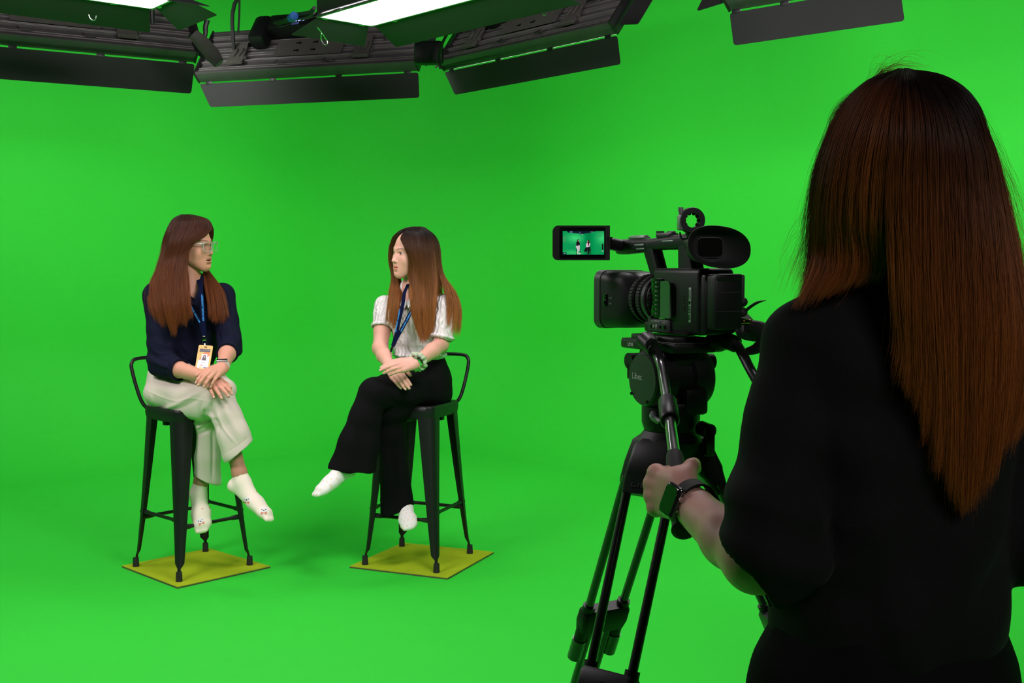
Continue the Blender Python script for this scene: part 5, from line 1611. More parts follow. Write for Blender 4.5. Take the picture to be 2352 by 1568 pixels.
# ================================================================== camera operator, seen from behind
def operator():
    YB = 1.38
    T = thing('person', 'long-haired woman in black seen from behind operating the camcorder', 'person', (W(2035, 1400, YB)[0], YB, 0.0))
    up = V3(0, 0, 1)
    parts = []
    hR = head_frame(12, 0, 0); ho = W(2074, 384, 1.40); hs = 0.90
    parts.append(head_mesh(hR, ho, hs, h=0.0032))
    cu = nrm(V3(-0.985, -0.17, 0)); cv = nrm(V3(-0.17, 0.985, 0))      # her left, her front
    nb = W(2062, 660, YB + 0.005)
    Ls, Le, Lw = W(1838, 792, 1.37), W(1734, 1288, 1.285), W(1584, 1158, 1.475)
    Rs, Re = W(2318, 790, 1.42), W(2420, 1270, 1.36)
    Rw = W(1900, 1098, 1.57)
    wst = W(2035, 1405, YB)
    f = bbox_field([ho, nb, Ls, Rs, wst, V3(wst[0], YB, 0.75)], 0.13, 0.006)
    f.cap(ho + hR @ V3(0, -0.02, -0.06), nb, 0.050, 0.054, 0.0)
    f.cap(Ls - cu * 0.03, Rs + cu * 0.03, 0.040, 0.040, 0.03)
    f.sections([(V3(wst[0], YB, 0.86), cu, cv, 0.155, 0.09, 0.10), (wst, cu, cv, 0.12, 0.08, 0.08), (W(2060, 950, YB), cu, cv, 0.125, 0.09, 0.08), (nb - up * 0.07, cu, cv, 0.13, 0.06, 0.07), (nb, cu, cv, 0.06, 0.05, 0.05)], k=0.02)
    parts.append(skin_part(f, 2))
    Lh, Rh = V3(wst[0], YB, 0.86) + cu * 0.085, V3(wst[0], YB, 0.86) - cu * 0.085
    f = bbox_field([Lh, Rh, V3(Lh[0] - 0.02, YB + 0.1, 0.0), V3(Rh[0] + 0.02, YB, 0)], 0.12, 0.008)
    LA, RA = V3(Lh[0] - 0.02, YB + 0.02, 0.085), V3(Rh[0] + 0.02, YB - 0.01, 0.085)
    for h_, a_ in ((Lh, LA), (Rh, RA)):
        kn = (h_ + a_) / 2 + cv * 0.02
        f.chain([h_, kn, kn + (a_ - kn) * 0.35, a_], [0.085, 0.054, 0.050, 0.034], 0.02)
    V_, Q_, T_ = skin_part(f, 2); parts.append((V_, Q_, T_))
    # gripping left hand
    f = bbox_field([Le, Lw, W(1490, 1150, 1.56), W(1600, 1080, 1.56)], 0.09, 0.0022)
    f.chain([Le + (Ls - Le) * 0.4, Le, Le + (Lw - Le) * 0.35, Lw], [0.040, 0.0360, 0.0345, 0.0262], 0.015, flat=(V3(0.3, -0.5, 0.8), 0.92))
    d = nrm(V3(-0.47, 0.87, 0.06)); n = nrm(V3(-0.87, -0.47, 0.12))
    tL, KL, fr = hand_field(f, Lw + V3(-0.004, 0, 0.002), d, n, 1, [(72, 78, 40), (74, 80, 42), (76, 80, 42), (78, 80, 45)], spread=(3, 1, -1, -3),
                            thumb=[(0.38, 0.50, -0.55), (0.70, -0.05, -0.70), (0.6, -0.35, -0.70)], sc=0.92)
    for k_ in KL: f.ell(k_ + n * 0.001, (0.0115, 0.0115, 0.0115), k=0.006)
    f.ell(Lw + d * 0.03 + up * 0.026 - n * 0.008, (0.019, 0.019, 0.017), k=0.014)
    skinC = (0.60, 0.36, 0.30)
    parts.append(skin_part(f, 1, 0.35, skin=(0.78, 0.42, 0.34))); parts += nail_meshes(tL)
    SIDE['C_hand'] = (Lw, d, n, fr, Le)
    # right hand on the second handle
    f = bbox_field([Re, Rw, Rw + V3(-0.08, 0.1, 0)], 0.10, 0.0035)
    f.chain([Re + (Rs - Re) * 0.4, Re, Re + (Rw - Re) * 0.35, Rw], [0.042, 0.0385, 0.038, 0.027], 0.015)
    d2 = nrm(V3(-0.6, 0.75, 0.1)); n2 = nrm(V3(0.75, 0.6, 0.1))
    t2, K2, _ = hand_field(f, Rw, d2, n2, -1, [(70, 80, 45)] * 4, spread=(3, 1, -1, -3), thumb=[(0.45, 0.78, -0.35), (0.55, 0.25, -0.80), (0.6, 0.0, -0.85)], sc=0.94)
    parts.append(skin_part(f, 1))
    build_body('body', T, parts)
    add_eyes(T, hR, ho, hs, (0, 1, 0))
    # ---- shirt
    f = bbox_field([Rs, Ls, Re, Le, W(1660, 1290, 1.3), W(2062, 610, YB), W(2035, 1500, YB)], 0.085, 0.0036)
    hemc = W(2030, 1478, YB)
    cn0 = nrm(V3(-0.90, 0.10, -0.44))
    f.sections([(hemc - up * 0.01, cu, cv, 0.140, 0.100, 0.105), (W(2032, 1440, YB), cu, cv, 0.143, 0.105, 0.120), (W(2038, 1370, YB), cu, cv, 0.142, 0.105, 0.122), (W(2050, 1200, YB), cu, cv, 0.146, 0.11, 0.115),
                (W(2060, 1000, YB), cu, cv, 0.152, 0.115, 0.105), (W(2063, 850, YB), cu, cv, 0.158, 0.105, 0.098), (W(2063, 760, YB), cu, cv, 0.150, 0.080, 0.088), (W(2063, 700, YB), cu, cv, 0.110, 0.065, 0.070), (W(2063, 648, YB), cu, cv, 0.066, 0.060, 0.058)], k=0.012)
    f.chain([Ls - cu * 0.04, Ls, Ls + (Le - Ls) * 0.45, Le + up * 0.04 + V3(0.018, 0, 0), Le + V3(0.020, 0, 0.006)], [0.046, 0.044, 0.046, 0.055, 0.060], 0.02)
    f.chain([Rs + cu * 0.04, Rs, Rs + (Re - Rs) * 0.45, Re + up * 0.02, Re + (Rw - Re) * 0.12], [0.046, 0.046, 0.049, 0.054, 0.052], 0.02)
    A = W(1702, 1286, 1.29); cn = nrm(V3(-0.80, 0.10, -0.60))
    f.put(A - 0.16, A + 0.16, lambda X, Y, Z: np.maximum(-((X - A[0]) * cn[0] + (Y - A[1]) * cn[1] + (Z - A[2]) * cn[2]), np.sqrt((X - A[0]) ** 2 + (Y - A[1]) ** 2 + (Z - A[2]) ** 2) - 0.085), 0.004, 'cut')
    f.cap(Le - cn * 0.02, Le + cn * 0.06, 0.041, 0.047, 0.002, op='cut')
    f.cap(nb + up * 0.04, nb + up * 0.01, 0.052, 0.050, 0.004, op='cut')
    folds = [(V3(1, 0, -0.55), 60, 0.0035, 1, W(2130, 1300, 1.28), 0.14), (V3(0.25, 0, 1), 85, 0.0040, 2, Le + V3(0, 0, 0.02), 0.09), (V3(1, 0, 0.12), 40, 0.0018, 5, W(2040, 1000, 1.28), 0.22),
             (V3(0.6, 0, 0.8), 70, 0.003, 4, Ls - up * 0.08, 0.10), (V3(1, 0, 0.3), 80, 0.0012, 8, W(2040, 1440, 1.26), 0.12)]
    cloth_mesh('shirt', f, M['blackshirt'], T, 1, folds, label='black shirt with elbow-length sleeves')
    mb = MB()
    cc = W(2058, 640, YB)
    ring = [cc + cu * 0.064 * math.cos(a) + cv * 0.060 * math.sin(a) - up * 0.012 * math.sin(a) for a in np.linspace(0, 2 * math.pi, 32, endpoint=False)]
    strap_mesh(mb, ring, 0.026, 0.005, [nrm(p - cc) for p in ring], closed=True)
    mb.build('collar', M['blackshirt'], T)
    mb = MB()
    mb.tube([W(2308, 1385, 1.36), W(2314, 1405, 1.36), W(2311, 1428, 1.36), W(2304, 1442, 1.36), W(2303, 1425, 1.37), W(2306, 1400, 1.37)], 0.0012, n=6)
    mb.tube([W(1757, 1362, 1.34), W(1764, 1378, 1.34), W(1771, 1392, 1.34)], 0.0012, n=6)
    mb.build('shirt_tie', M['blackshirt'], T)
    # ---- trousers
    f = Field(V3(wst[0] - 0.27, YB - 0.22, 0.06), V3(wst[0] + 0.27, YB + 0.22, 1.02), 0.006)
    f.sections([(W(2030, 1440, YB) , cu, cv, 0.134, 0.095, 0.105), (W(2028, 1500, YB), cu, cv, 0.158, 0.105, 0.122), (W(2026, 1568, YB), cu, cv, 0.168, 0.11, 0.13), (V3(wst[0], YB, 0.80), cu, cv, 0.178, 0.11, 0.13)], k=0.015)
    for h_, a_ in ((Lh, LA), (Rh, RA)):
        f.chain([h_ - up * 0.05, (h_ + a_) / 2, a_], [0.095, 0.088, 0.095], 0.02)
        A = a_ + up * 0.0
        f.put(A - 0.13, A + V3(0.13, 0.13, 0.0), lambda X, Y, Z, A=A: (Z - A[2]) + 0 * X + 0 * Y, 0.0, 'cut')
    cloth_mesh('trousers', f, M['blackcloth'], T, 1, [(V3(1, 0, 0.2), 45, 0.003, 3, W(2030, 1550, 1.3), 0.2)])
    for a_ in (LA, RA):
        toe = V3(a_[0] - 0.02, a_[1] + 0.19, 0.045)
        f = bbox_field([a_, toe], 0.08, 0.004)
        foot_field(f, V3(a_[0], a_[1], 0.085), None, toe, up, 1.0)
        f.put(V3(-5, -5, -1), V3(5, 5, 0.003), lambda X, Y, Z: (Z - 0.003) + 0 * X + 0 * Y, 0, 'cut')
        V, Q = f.mesh()
        V[:, 2] = np.maximum(V[:, 2], 0.003)
        mkobj('sock', mesh_from('sock', relax(V, Q, 1), Q, np.tile(np.array((0.05, 0.05, 0.05)), (len(V), 1))), M['knit_sock'], T)
    # ---- hair
    def G(*p): return [W(*q) for q in p]
    top = 1.36
    backL = [G((2062, 163, 1.37), (1985, 205, 1.34), (1915, 305, 1.335), (1878, 420, 1.345), (1868, 520, 1.36), (1862, 600, 1.36), (1840, 660, 1.345), (1812, 712, 1.33)),
             G((2066, 161, 1.36), (2000, 205, 1.315), (1940, 300, 1.30), (1908, 410, 1.30), (1898, 500, 1.31), (1896, 580, 1.32), (1880, 640, 1.315), (1846, 700, 1.31)),
             G((2070, 161, 1.35), (2020, 205, 1.30), (1972, 300, 1.275), (1945, 400, 1.275), (1935, 490, 1.285), (1938, 570, 1.295), (1932, 630, 1.295), (1890, 690, 1.30)),
             G((2074, 161, 1.345), (2042, 208, 1.29), (2010, 300, 1.26), (1990, 400, 1.26), (1985, 500, 1.27), (1990, 570, 1.285), (1985, 620, 1.29), (1950, 665, 1.30)),
             G((2076, 161, 1.345), (2062, 212, 1.285), (2044, 310, 1.25), (2032, 420, 1.252), (2030, 520, 1.262), (2036, 580, 1.275), (2030, 615, 1.285), (2005, 650, 1.30))]
    backR = [G((2076, 161, 1.345), (2060, 212, 1.285), (2044, 310, 1.25), (2036, 420, 1.25), (2040, 520, 1.255), (2048, 640, 1.258), (2052, 740, 1.262), (2036, 860, 1.266)),
             G((2078, 161, 1.345), (2082, 212, 1.28), (2080, 310, 1.245), (2078, 430, 1.245), (2085, 560, 1.248), (2092, 700, 1.25), (2100, 820, 1.255), (2090, 930, 1.26)),
             G((2080, 161, 1.345), (2106, 208, 1.285), (2120, 310, 1.25), (2124, 430, 1.248), (2130, 580, 1.245), (2140, 740, 1.245), (2148, 900, 1.25), (2140, 1080, 1.255)),
             G((2083, 161, 1.35), (2130, 205, 1.295), (2162, 310, 1.265), (2172, 430, 1.258), (2180, 580, 1.250), (2190, 760, 1.245), (2195, 960, 1.25), (2196, 1180, 1.255)),
             G((2086, 162, 1.355), (2158, 205, 1.31), (2205, 310, 1.285), (2220, 430, 1.275), (2232, 580, 1.260), (2242, 760, 1.250), (2240, 960, 1.25), (2225, 1185, 1.255)),
             G((2089, 163, 1.36), (2184, 212, 1.33), (2240, 320, 1.315), (2262, 440, 1.305), (2280, 590, 1.285), (2292, 760, 1.27), (2285, 940, 1.265), (2262, 1130, 1.265)),
             G((2090, 165, 1.37), (2205, 228, 1.36), (2262, 345, 1.355), (2290, 470, 1.345), (2318, 620, 1.32), (2338, 760, 1.30), (2330, 900, 1.29), (2296, 1060, 1.285)),
             G((2090, 166, 1.385), (2212, 240, 1.39), (2272, 370, 1.39), (2305, 500, 1.38), (2340, 650, 1.355), (2364, 790, 1.335), (2362, 900, 1.325), (2340, 1000, 1.32))]
    front = [G((2062, 165, 1.38), (1990, 215, 1.40), (1922, 320, 1.42), (1884, 430, 1.44), (1872, 540, 1.45), (1868, 620, 1.45), (1850, 690, 1.44)),
             G((2075, 165, 1.40), (2030, 190, 1.46), (1980, 250, 1.495), (1950, 340, 1.50), (1925, 450, 1.50), (1910, 560, 1.49), (1900, 680, 1.47)),
             ]
    frontR = [G((2090, 166, 1.40), (2205, 240, 1.42), (2258, 370, 1.43), (2285, 500, 1.43), (2305, 640, 1.42), (2320, 780, 1.40)),
              G((2082, 165, 1.41), (2130, 190, 1.46), (2180, 250, 1.495), (2205, 340, 1.50), (2230, 450, 1.50), (2245, 600, 1.49), (2260, 720, 1.46))]
    hair_sheets('hair', T, [(backL, 3.0, 0.010), (backR, 5.4, 0.012), (front, 0.8, 0.010), (frontR, 0.8, 0.010)], M['hairC'], M['hairC'], 30000, r=0.00020, clump=0.0035, seed=12, short=0.36, fly=0.05, flyaway=0.012, shell_to=0.66, skull=(hR, ho, hs))
    wisp = [G((2040, 172, 1.37), (1950, 240, 1.34), (1890, 360, 1.34), (1868, 470, 1.35), (1850, 560, 1.355), (1822, 630, 1.345), (1800, 690, 1.335)),
            G((2040, 172, 1.37), (1945, 250, 1.34), (1885, 380, 1.34), (1862, 500, 1.35), (1856, 590, 1.355), (1838, 650, 1.34), (1818, 708, 1.33))]
    wisp2 = [G((2090, 170, 1.38), (2215, 250, 1.385), (2285, 400, 1.385), (2325, 540, 1.375), (2352, 680, 1.36), (2372, 800, 1.34)),
             G((2090, 170, 1.38), (2205, 240, 1.37), (2268, 370, 1.37), (2305, 500, 1.36), (2335, 640, 1.345), (2350, 760, 1.33))]
    crown = [G((2010, 190, 1.36), (2030, 165, 1.37), (2060, 152, 1.38), (2100, 160, 1.38), (2140, 180, 1.37)), G((1960, 235, 1.35), (1990, 190, 1.36), (2030, 165, 1.37), (2080, 158, 1.37), (2120, 172, 1.37))]
    hair_sheets('loose_hair', T, [(wisp, 1.2, 0.010), (wisp2, 1, 0.010), (crown, 0.25, 0.006)], M['hairC'], M['hairC'], 900, r=0.00013, clump=0.010, seed=21, short=0.35, fly=0.5, flyaway=0.016, shell=False)
    return T
PC = operator()
# ================================================================== camcorder on a tripod
TH = math.radians(25)
CO = W(1562, 766, 2.15)
CXV = V3(math.cos(TH), math.sin(TH), 0); CYV = V3(-math.sin(TH), math.cos(TH), 0); CZV = V3(0, 0, 1)
KX, KY, KZ = 0.84, 0.97, 0.965
MC0 = Mx(CO, CXV, CYV, CZV)
MC = Mx(CO, CXV * KX, CYV * KY, CZV * KZ)
def C(x, y, z): return CO + CXV * x * KX + CYV * y * KY + CZV * z * KZ
def onx(px, py, x):
    """local (x, y, z) of the pixel on the plane local x = x"""
    r = ray(px, py); o = V3(0, 0, H) - CO
    t = (x - o @ CXV) / (r @ CXV)
    p = o + r * t
    return V3(x, p @ CYV, p[2])
def ony(px, py, y):
    r = ray(px, py); o = V3(0, 0, H) - CO
    t = (y - o @ CYV) / (r @ CYV)
    p = o + r * t
    return V3(p @ CXV, y, p[2])
def picture_mesh(name, P00, ex, ey, nx, ny, fn):
    """flat printed picture: fn(u, v) -> colours, v runs down"""
    u, v = np.meshgrid((np.arange(nx + 1)) / nx, (np.arange(ny + 1)) / ny, indexing='ij')
    V = P00[None, :] + u.reshape(-1, 1) * ex[None, :] + v.reshape(-1, 1) * ey[None, :]
    idx = np.arange((nx + 1) * (ny + 1)).reshape(nx + 1, ny + 1)
    Q = np.stack([idx[:-1, :-1], idx[1:, :-1], idx[1:, 1:], idx[:-1, 1:]], -1).reshape(-1, 4)
    me = mesh_from(name, V, Q, fn(u.ravel(), v.ravel()))
    for p in me.polygons: p.use_smooth = False
    return me

def camcorder():
    T = thing('camcorder', 'black professional camcorder with swung-out screen and large oval eyecup on the tripod', 'camcorder', mw=MC0)
    bp, rb, gl = M['blackpl'], M['rubber'], M['blackgl']
    # ---- body
    mb = MB()
    mb.box((0.004, -0.036, 0.066), (0.092, 0.165, 0.126), 0.010, mtx=MC, seg=3)
    mb.box((0.004, -0.105, 0.062), (0.082, 0.05, 0.112), 0.006, mtx=MC)
    mb.box((0.056, -0.03, 0.062), (0.03, 0.13, 0.095), 0.014, mtx=MC, seg=3)
    mb.box((0.0, 0.0, 0.012), (0.08, 0.16, 0.022), 0.006, mtx=MC)
    # dome over the lens mount
    mb.ball(C(0.0, 0.030, 0.098), 0.040, 28, (0.95, 1.0, 0.72), mtx=Matrix.Rotation(TH, 4, 'Z'))
    body = mb.build('body', bp, T)
    # ---- lens barrel and rings
    def ringY(mb, y0, y1, r0, r1=None, n=48, cx=0.0, cz=0.066):
        mb.cyl(C(cx, y0, cz), C(cx, y1, cz), r0, r0 if r1 is None else r1, n=n)
    mb = MB(); ringY(mb, 0.052, 0.150, 0.042, 0.043); mb.build('lens_barrel', bp, T)
    for k, (y, w, r) in enumerate(((0.082, 0.017, 0.0480), (0.108, 0.015, 0.0485))):
        mb = MB(); ringY(mb, y - w / 2, y + w / 2, r - 0.0018)
        for q in range(44):
            a = 2 * math.pi * q / 44
            m = Mx(C(0, y, 0.066), CXV, CYV, CZV) @ Matrix.Rotation(a, 4, 'Y')
            mb.box((0, 0, r - 0.001), (0.0058, w * 0.80, 0.0028), 0.0008, mtx=m, seg=1)
        mb.build('focus_ring', rb, T, label='ribbed rubber lens ring')
    mb = MB(); ringY(mb, 0.060, 0.071, 0.0465); mb.build('iris_ring', M['greypl'], T)
    # ---- hood: rounded rectangular funnel
    def rr(y, w, h, r, cz=0.062, cx=0.0): return [C(cx + px_, y, cz + pz_) for px_, pz_ in roundrect(w, h, r, 6)]
    mb = MB()
    secs = [(0.122, 0.100, 0.096, 0.045), (0.134, 0.112, 0.110, 0.035), (0.150, 0.122, 0.116, 0.026), (0.215, 0.134, 0.120, 0.020), (0.236, 0.136, 0.122, 0.020), (0.238, 0.132, 0.118, 0.019),
            (0.236, 0.128, 0.114, 0.018), (0.19, 0.118, 0.104, 0.018), (0.16, 0.09, 0.09, 0.02)]
    mb.loft([rr(*s) for s in secs])
    hood = mb.build('lens_hood', bp, T)
    mb = MB(); mb.loft([rr(y, w, h, 0.021) for y, w, h in ((0.2165, 0.1355, 0.1215), (0.2165, 0.137, 0.123), (0.239, 0.139, 0.125), (0.239, 0.137, 0.123))], cap=False)
    mb.build('hood_rim', M['greypl'], hood)
    mb = MB()
    mb.box((-0.0665, 0.196, 0.062), (0.003, 0.013, 0.026), 0.001, mtx=MC); mb.box((-0.0685, 0.196, 0.056), (0.004, 0.009, 0.011), 0.001, mtx=MC)
    mb.build('shutter_slider', gl, hood)
    # glyphs beside the slider
    mt = Matrix.Translation((0, 0, 0))
    def side_text(body_, size, y, z, parent, m=M['greyprint'], x=-0.0455, rot=0.0):
        # text lying on the left flank, read from the left
        mm = MC @ Matrix.Translation((x, y, z)) @ Matrix(((0, 0, -1, 0), (-1, 0, 0, 0), (0, 1, 0, 0), (0, 0, 0, 1))) @ Matrix.Rotation(rot, 4, 'Z')
        return text_obj('print', body_, size, mm, m, parent)
    side_text('CLOSE', 0.0045, 0.176, 0.066, hood, x=-0.0648, rot=0)
    side_text('OPEN', 0.0045, 0.178, 0.054, hood, x=-0.0648)
    # ---- left flank: control panel, small window, switches
    L = -0.0425
    mb = MB(); mb.box((L - 0.0015, 0.024, 0.070), (0.004, 0.040, 0.078), 0.0015, mtx=MC); pnl = mb.build('control_panel', gl, T)
    for r_ in range(8):
        for c_ in range(2):
            mb = MB(); mb.box((L - 0.0038, 0.034 - 0.016 * c_, 0.101 - 0.0088 * r_), (0.0012, 0.006 - 0.001 * c_, 0.0040), 0.0008, mtx=MC, seg=1)
            mb.build('button', M['greypl'] if c_ else gl, pnl)
        side_text(('DISP', 'MENU', 'ZEBRA', 'PEAK', 'AWB', 'SHUT', 'ND', 'AGC')[r_], 0.0032, 0.0265, 0.101 - 0.0088 * r_, pnl, M['whiteprint'], x=L - 0.0038)
    mb = MB()
    poly = rcpoly([(-0.018, -0.036), (0.016, -0.036), (0.016, 0.036), (-0.012, 0.036), (-0.018, 0.028)], 0.003)
    mm = MC @ Matrix.Translation((L - 0.006, -0.014, 0.068)) @ Matrix(((0, 0, 1, 0), (1, 0, 0, 0), (0, 1, 0, 0), (0, 0, 0, 1)))
    mb.prism(poly, -0.004, 0.0, mm)
    mb.build('side_cover', mat('painted_reflection_cover', (0.10, 0.16, 0.11), 0.08, spec=1.0, coat=1.0), T, label='glossy window coloured with a reflection of the green wall')  # green wall's reflection is put into the base colour
    for (yy, zz, a, b_) in ((-0.016, 0.090, 0.006, 0.010), (-0.012, 0.068, 0.0045, 0.005), (-0.018, 0.048, 0.005, 0.010)):
        mb = MB(); mb.ball(C(L - 0.0064, yy, zz), 1.0, 16, (0.0016, a, b_), mtx=Matrix.Rotation(TH, 4, 'Z')); mb.build('cover_relief', M['greypl'], T)
    mb = MB(); mb.box((L - 0.0060, -0.001, 0.031), (0.002, 0.02, 0.0025), 0.0004, mtx=MC); mb.build('cover_edge', M['steel'], T)
    mb = MB(); mb.box((L - 0.002, 0.014, 0.016), (0.010, 0.072, 0.026), 0.004, mtx=MC); lo_ = mb.build('switch_strip', M['greypl'], T)
    for k, (yy, w, h) in enumerate(((0.037, 0.008, 0.008), (0.027, 0.006, 0.006), (0.017, 0.005, 0.008), (0.005, 0.004, 0.006), (-0.011, 0.008, 0.009))):
        mb = MB(); mb.box((L - 0.008, yy, 0.014), (0.004, w, h), 0.001, mtx=MC); mb.build('switch', gl if k in (0, 3, 4) else M['silver'], lo_)
    side_text('AGC   WHITE BAL.', 0.0036, 0.022, 0.0245, lo_, M['whiteprint'], x=L - 0.0075)
    side_text('PRE REC', 0.0036, -0.010, 0.0225, lo_, M['whiteprint'], x=L - 0.0075)
    mb = MB(); mb.box((L - 0.001, 0.052, 0.066), (0.006, 0.010, 0.030), 0.003, mtx=MC)
    for q in range(4): mb.box((L - 0.005, 0.052, 0.055 + 0.007 * q), (0.003, 0.007, 0.003), 0.0008, mtx=MC)
    mb.build('zoom_dial', rb, T)
    mb = MB(); mb.cyl(C(L - 0.002, 0.045, 0.028), C(L - 0.007, 0.045, 0.028), 0.006, n=20); mb.build('nd_knob', M['greypl'], T)
    p = onx(1548, 637, -0.030)
    mb = MB(); mb.box((-0.036, p[1], 0.1215), (0.006, 0.004, 0.003), 0.0008, mtx=MC); mb.build('tally_lamp', emis('yellow_lamp', (0.9, 0.85, 0.05), 0.9), T)
    side_text('Canon', 0.012, -0.066, 0.062, body, mat('faint_print', (0.04, 0.03, 0.025), 0.6), x=-0.0428, rot=math.radians(90))
    # battery label strip
    q1 = onx(1596, 700, -0.0425)
    mb = MB(); mb.box((-0.0432, -0.089, 0.060), (0.0012, 0.008, 0.066), 0.0004, mtx=MC); st = mb.build('label_strip', M['silver'], T)
    side_text('BP-A30 \u25C6 IIIIIIII', 0.0085, -0.089, 0.060, st, gl, x=-0.0440, rot=math.radians(90))
    # ---- battery and rear
    mb = MB(); mb.box((0.002, -0.142, 0.066), (0.070, 0.032, 0.100), 0.005, mtx=MC)
    mb.box((0.002, -0.150, 0.112), (0.066, 0.020, 0.014), 0.004, mtx=MC); bat = mb.build('battery', bp, T)
    for zz in (0.05, 0.085):
        mb = MB(); mb.box((0.002, -0.1585, zz), (0.066, 0.0015, 0.001), 0, mtx=MC); mb.build('battery_seam', M['greypl'], bat)
    mb = MB(); mb.box((0.046, -0.128, 0.095), (0.012, 0.04, 0.045), 0.004, mtx=MC); mb.build('card_door', M['greypl'], T)
    for zz in (0.066, 0.047):
        mb = MB(); mb.ball(C(0.054, -0.135, zz), 0.011, 16, (1, 1, 0.85)); mb.build('jack_cover', rb, T)
    mb = MB(); mb.tube([C(0.056, -0.14, 0.045), C(0.060, -0.15, 0.055), C(0.070, -0.165, 0.066), C(0.078, -0.18, 0.070)], [0.004, 0.006, 0.006, 0.001], n=8, flat=((0, 0, 1), 0.35))
    mb.build('cap_tab', rb, T)
    a0, a1 = C(0.05, -0.13, 0.029), C(0.062, -0.155, 0.029)
    mb = MB(); mb.cyl(a0, a1, 0.0052, n=18); mb.cyl(a0 + (a1 - a0) * 0.3, a0 + (a1 - a0) * 0.55, 0.0065, n=18); mb.build('video_socket', M['gold'], T)
    mb = MB(); mb.tube([C(0.065, 0.04, 0.075), C(0.088, 0.01, 0.07), C(0.092, -0.05, 0.05), C(0.080, -0.11, 0.025), C(0.070, -0.145, 0.000)], 0.030, n=10, flat=((0, 0, 1), 0.3))
    mb.build('hand_strap', M['rubber'], T)
    mb = MB(); mb.tube([C(0.060, -0.14, 0.022), C(0.078, -0.165, 0.016), C(0.084, -0.17, -0.002), C(0.074, -0.16, -0.020), C(0.060, -0.14, -0.028)], [0.010, 0.014, 0.013, 0.010, 0.006], n=10, flat=((0, 1, 0), 0.6))
    mb.build('strap_end', M['rubber'], T)
    # ---- handle
    mb = MB()
    def hs_(y, z, w, h, x=0.0): return [C(x + a_, y, z + b_) for a_, b_ in roundrect(w, h, min(w, h) * 0.3, 3)]
    HX = -0.004
    mb.loft([hs_(0.222, 0.172, 0.034, 0.028, HX), hs_(0.205, 0.173, 0.036, 0.032, HX), hs_(0.13, 0.175, 0.034, 0.028, HX), hs_(0.10, 0.176, 0.032, 0.024, HX), hs_(0.05, 0.178, 0.032, 0.026, HX), hs_(-0.02, 0.180, 0.034, 0.030, HX), hs_(-0.075, 0.181, 0.036, 0.034, HX)])
    hd = mb.build('handle', bp, T)
    mb = MB()
    mb.loft([hs_(0.094, 0.165, 0.030, 0.030, HX), hs_(0.080, 0.150, 0.028, 0.028, HX)] if 0 else [[C(HX + a_, 0.100 - t * 0.030 + b_, 0.170 - t * 0.055) for a_, b_ in roundrect(0.030, 0.040 - 0.004 * t, 0.006, 3)] for t in (0, 0.5, 1.0)])
    mb.build('handle_post', bp, T)
    mb = MB()
    mb.loft([[C(HX + a_, -0.030 - t * 0.012 + b_, 0.178 - t * 0.055) for a_, b_ in roundrect(0.034, 0.034 + 0.02 * t, 0.006, 3)] for t in (0, 0.5, 1.0)])
    mb.build('handle_post', bp, T)
    mb = MB(); mb.box((HX, 0.150, 0.1915), (0.022, 0.058, 0.004), 0.001, mtx=MC); mb.box((HX, 0.150, 0.1945), (0.012, 0.056, 0.003), 0.0005, mtx=MC)
    mb.build('accessory_shoe', M['silver'], hd)
    mb = MB(); mb.box((HX, 0.045, 0.194), (0.028, 0.050, 0.010), 0.004, mtx=MC); mb.cyl(C(HX, 0.07, 0.196), C(HX, 0.07, 0.203), 0.008, n=18); mb.box((HX, 0.03, 0.199), (0.010, 0.022, 0.006), 0.002, mtx=MC)
    mb.build('zoom_rocker', M['greypl'], hd)
    mb = MB(); mb.box((HX - 0.018, 0.125, 0.176), (0.002, 0.035, 0.004), 0.0008, mtx=MC); mb.box((HX - 0.018, 0.12, 0.168), (0.002, 0.03, 0.003), 0.0008, mtx=MC); mb.box((HX - 0.017, 0.02, 0.182), (0.002, 0.04, 0.003), 0.0008, mtx=MC)
    mb.build('handle_trim', M['silver'], hd)
    # ---- swung-out screen, turned to the operator
    sc_ = W(1335.5, 557.5, 2.30)
    sx = nrm(V3(1.0, 0.03, 0)); sn = nrm(V3(-0.05, -1, 0.02)); sz = nrm(np.cross(sx, sn)); sz = sz if sz[2] > 0 else -sz
    k = 2.30 / F
    sw, sh = 131 * k, 79 * k
    sn = np.cross(sx, sz); sn = sn if sn[1] < 0 else -sn
    ms = Mx(sc_, sx, sz, np.cross(sx, sz))
    sgn = 1 if np.cross(sx, sz) @ sn > 0 else -1
    mb = MB()
    poly = rcpoly([(-sw / 2, -sh / 2), (sw / 2, -sh / 2), (sw / 2, sh / 2), (-sw / 2, sh / 2)], 0.0005)
    poly = [p for p in rcpoly([(sw / 2, -sh / 2), (sw / 2, sh / 2)], 0.001)] if 0 else [(sw / 2, -sh / 2), (sw / 2, sh / 2)] + [(-sw / 2 + 0.011 - 0.011 * math.sin(a), sh / 2 - 0.011 + 0.011 * math.cos(a)) for a in np.linspace(0, math.pi / 2, 7)] + [(-sw / 2 + 0.011 - 0.011 * math.cos(a), -sh / 2 + 0.011 - 0.011 * math.sin(a)) for a in np.linspace(0, math.pi / 2, 7)]
    mb.prism(poly, -0.016, 0.0, ms if sgn > 0 else ms @ Matrix.Diagonal((1, 1, -1, 1)))
    scr = mb.build('screen_panel', bp, T)
    mb = MB()
    mm = ms if sgn > 0 else ms @ Matrix.Diagonal((1, 1, -1, 1))
    mb.prism(roundrect(sw * 0.80, sh * 0.90, 0.002), 0.0, 0.0008, mm @ Matrix.Translation((0.006 - 0.004, 0, 0)))
    mb.build('screen_glass', gl, scr)
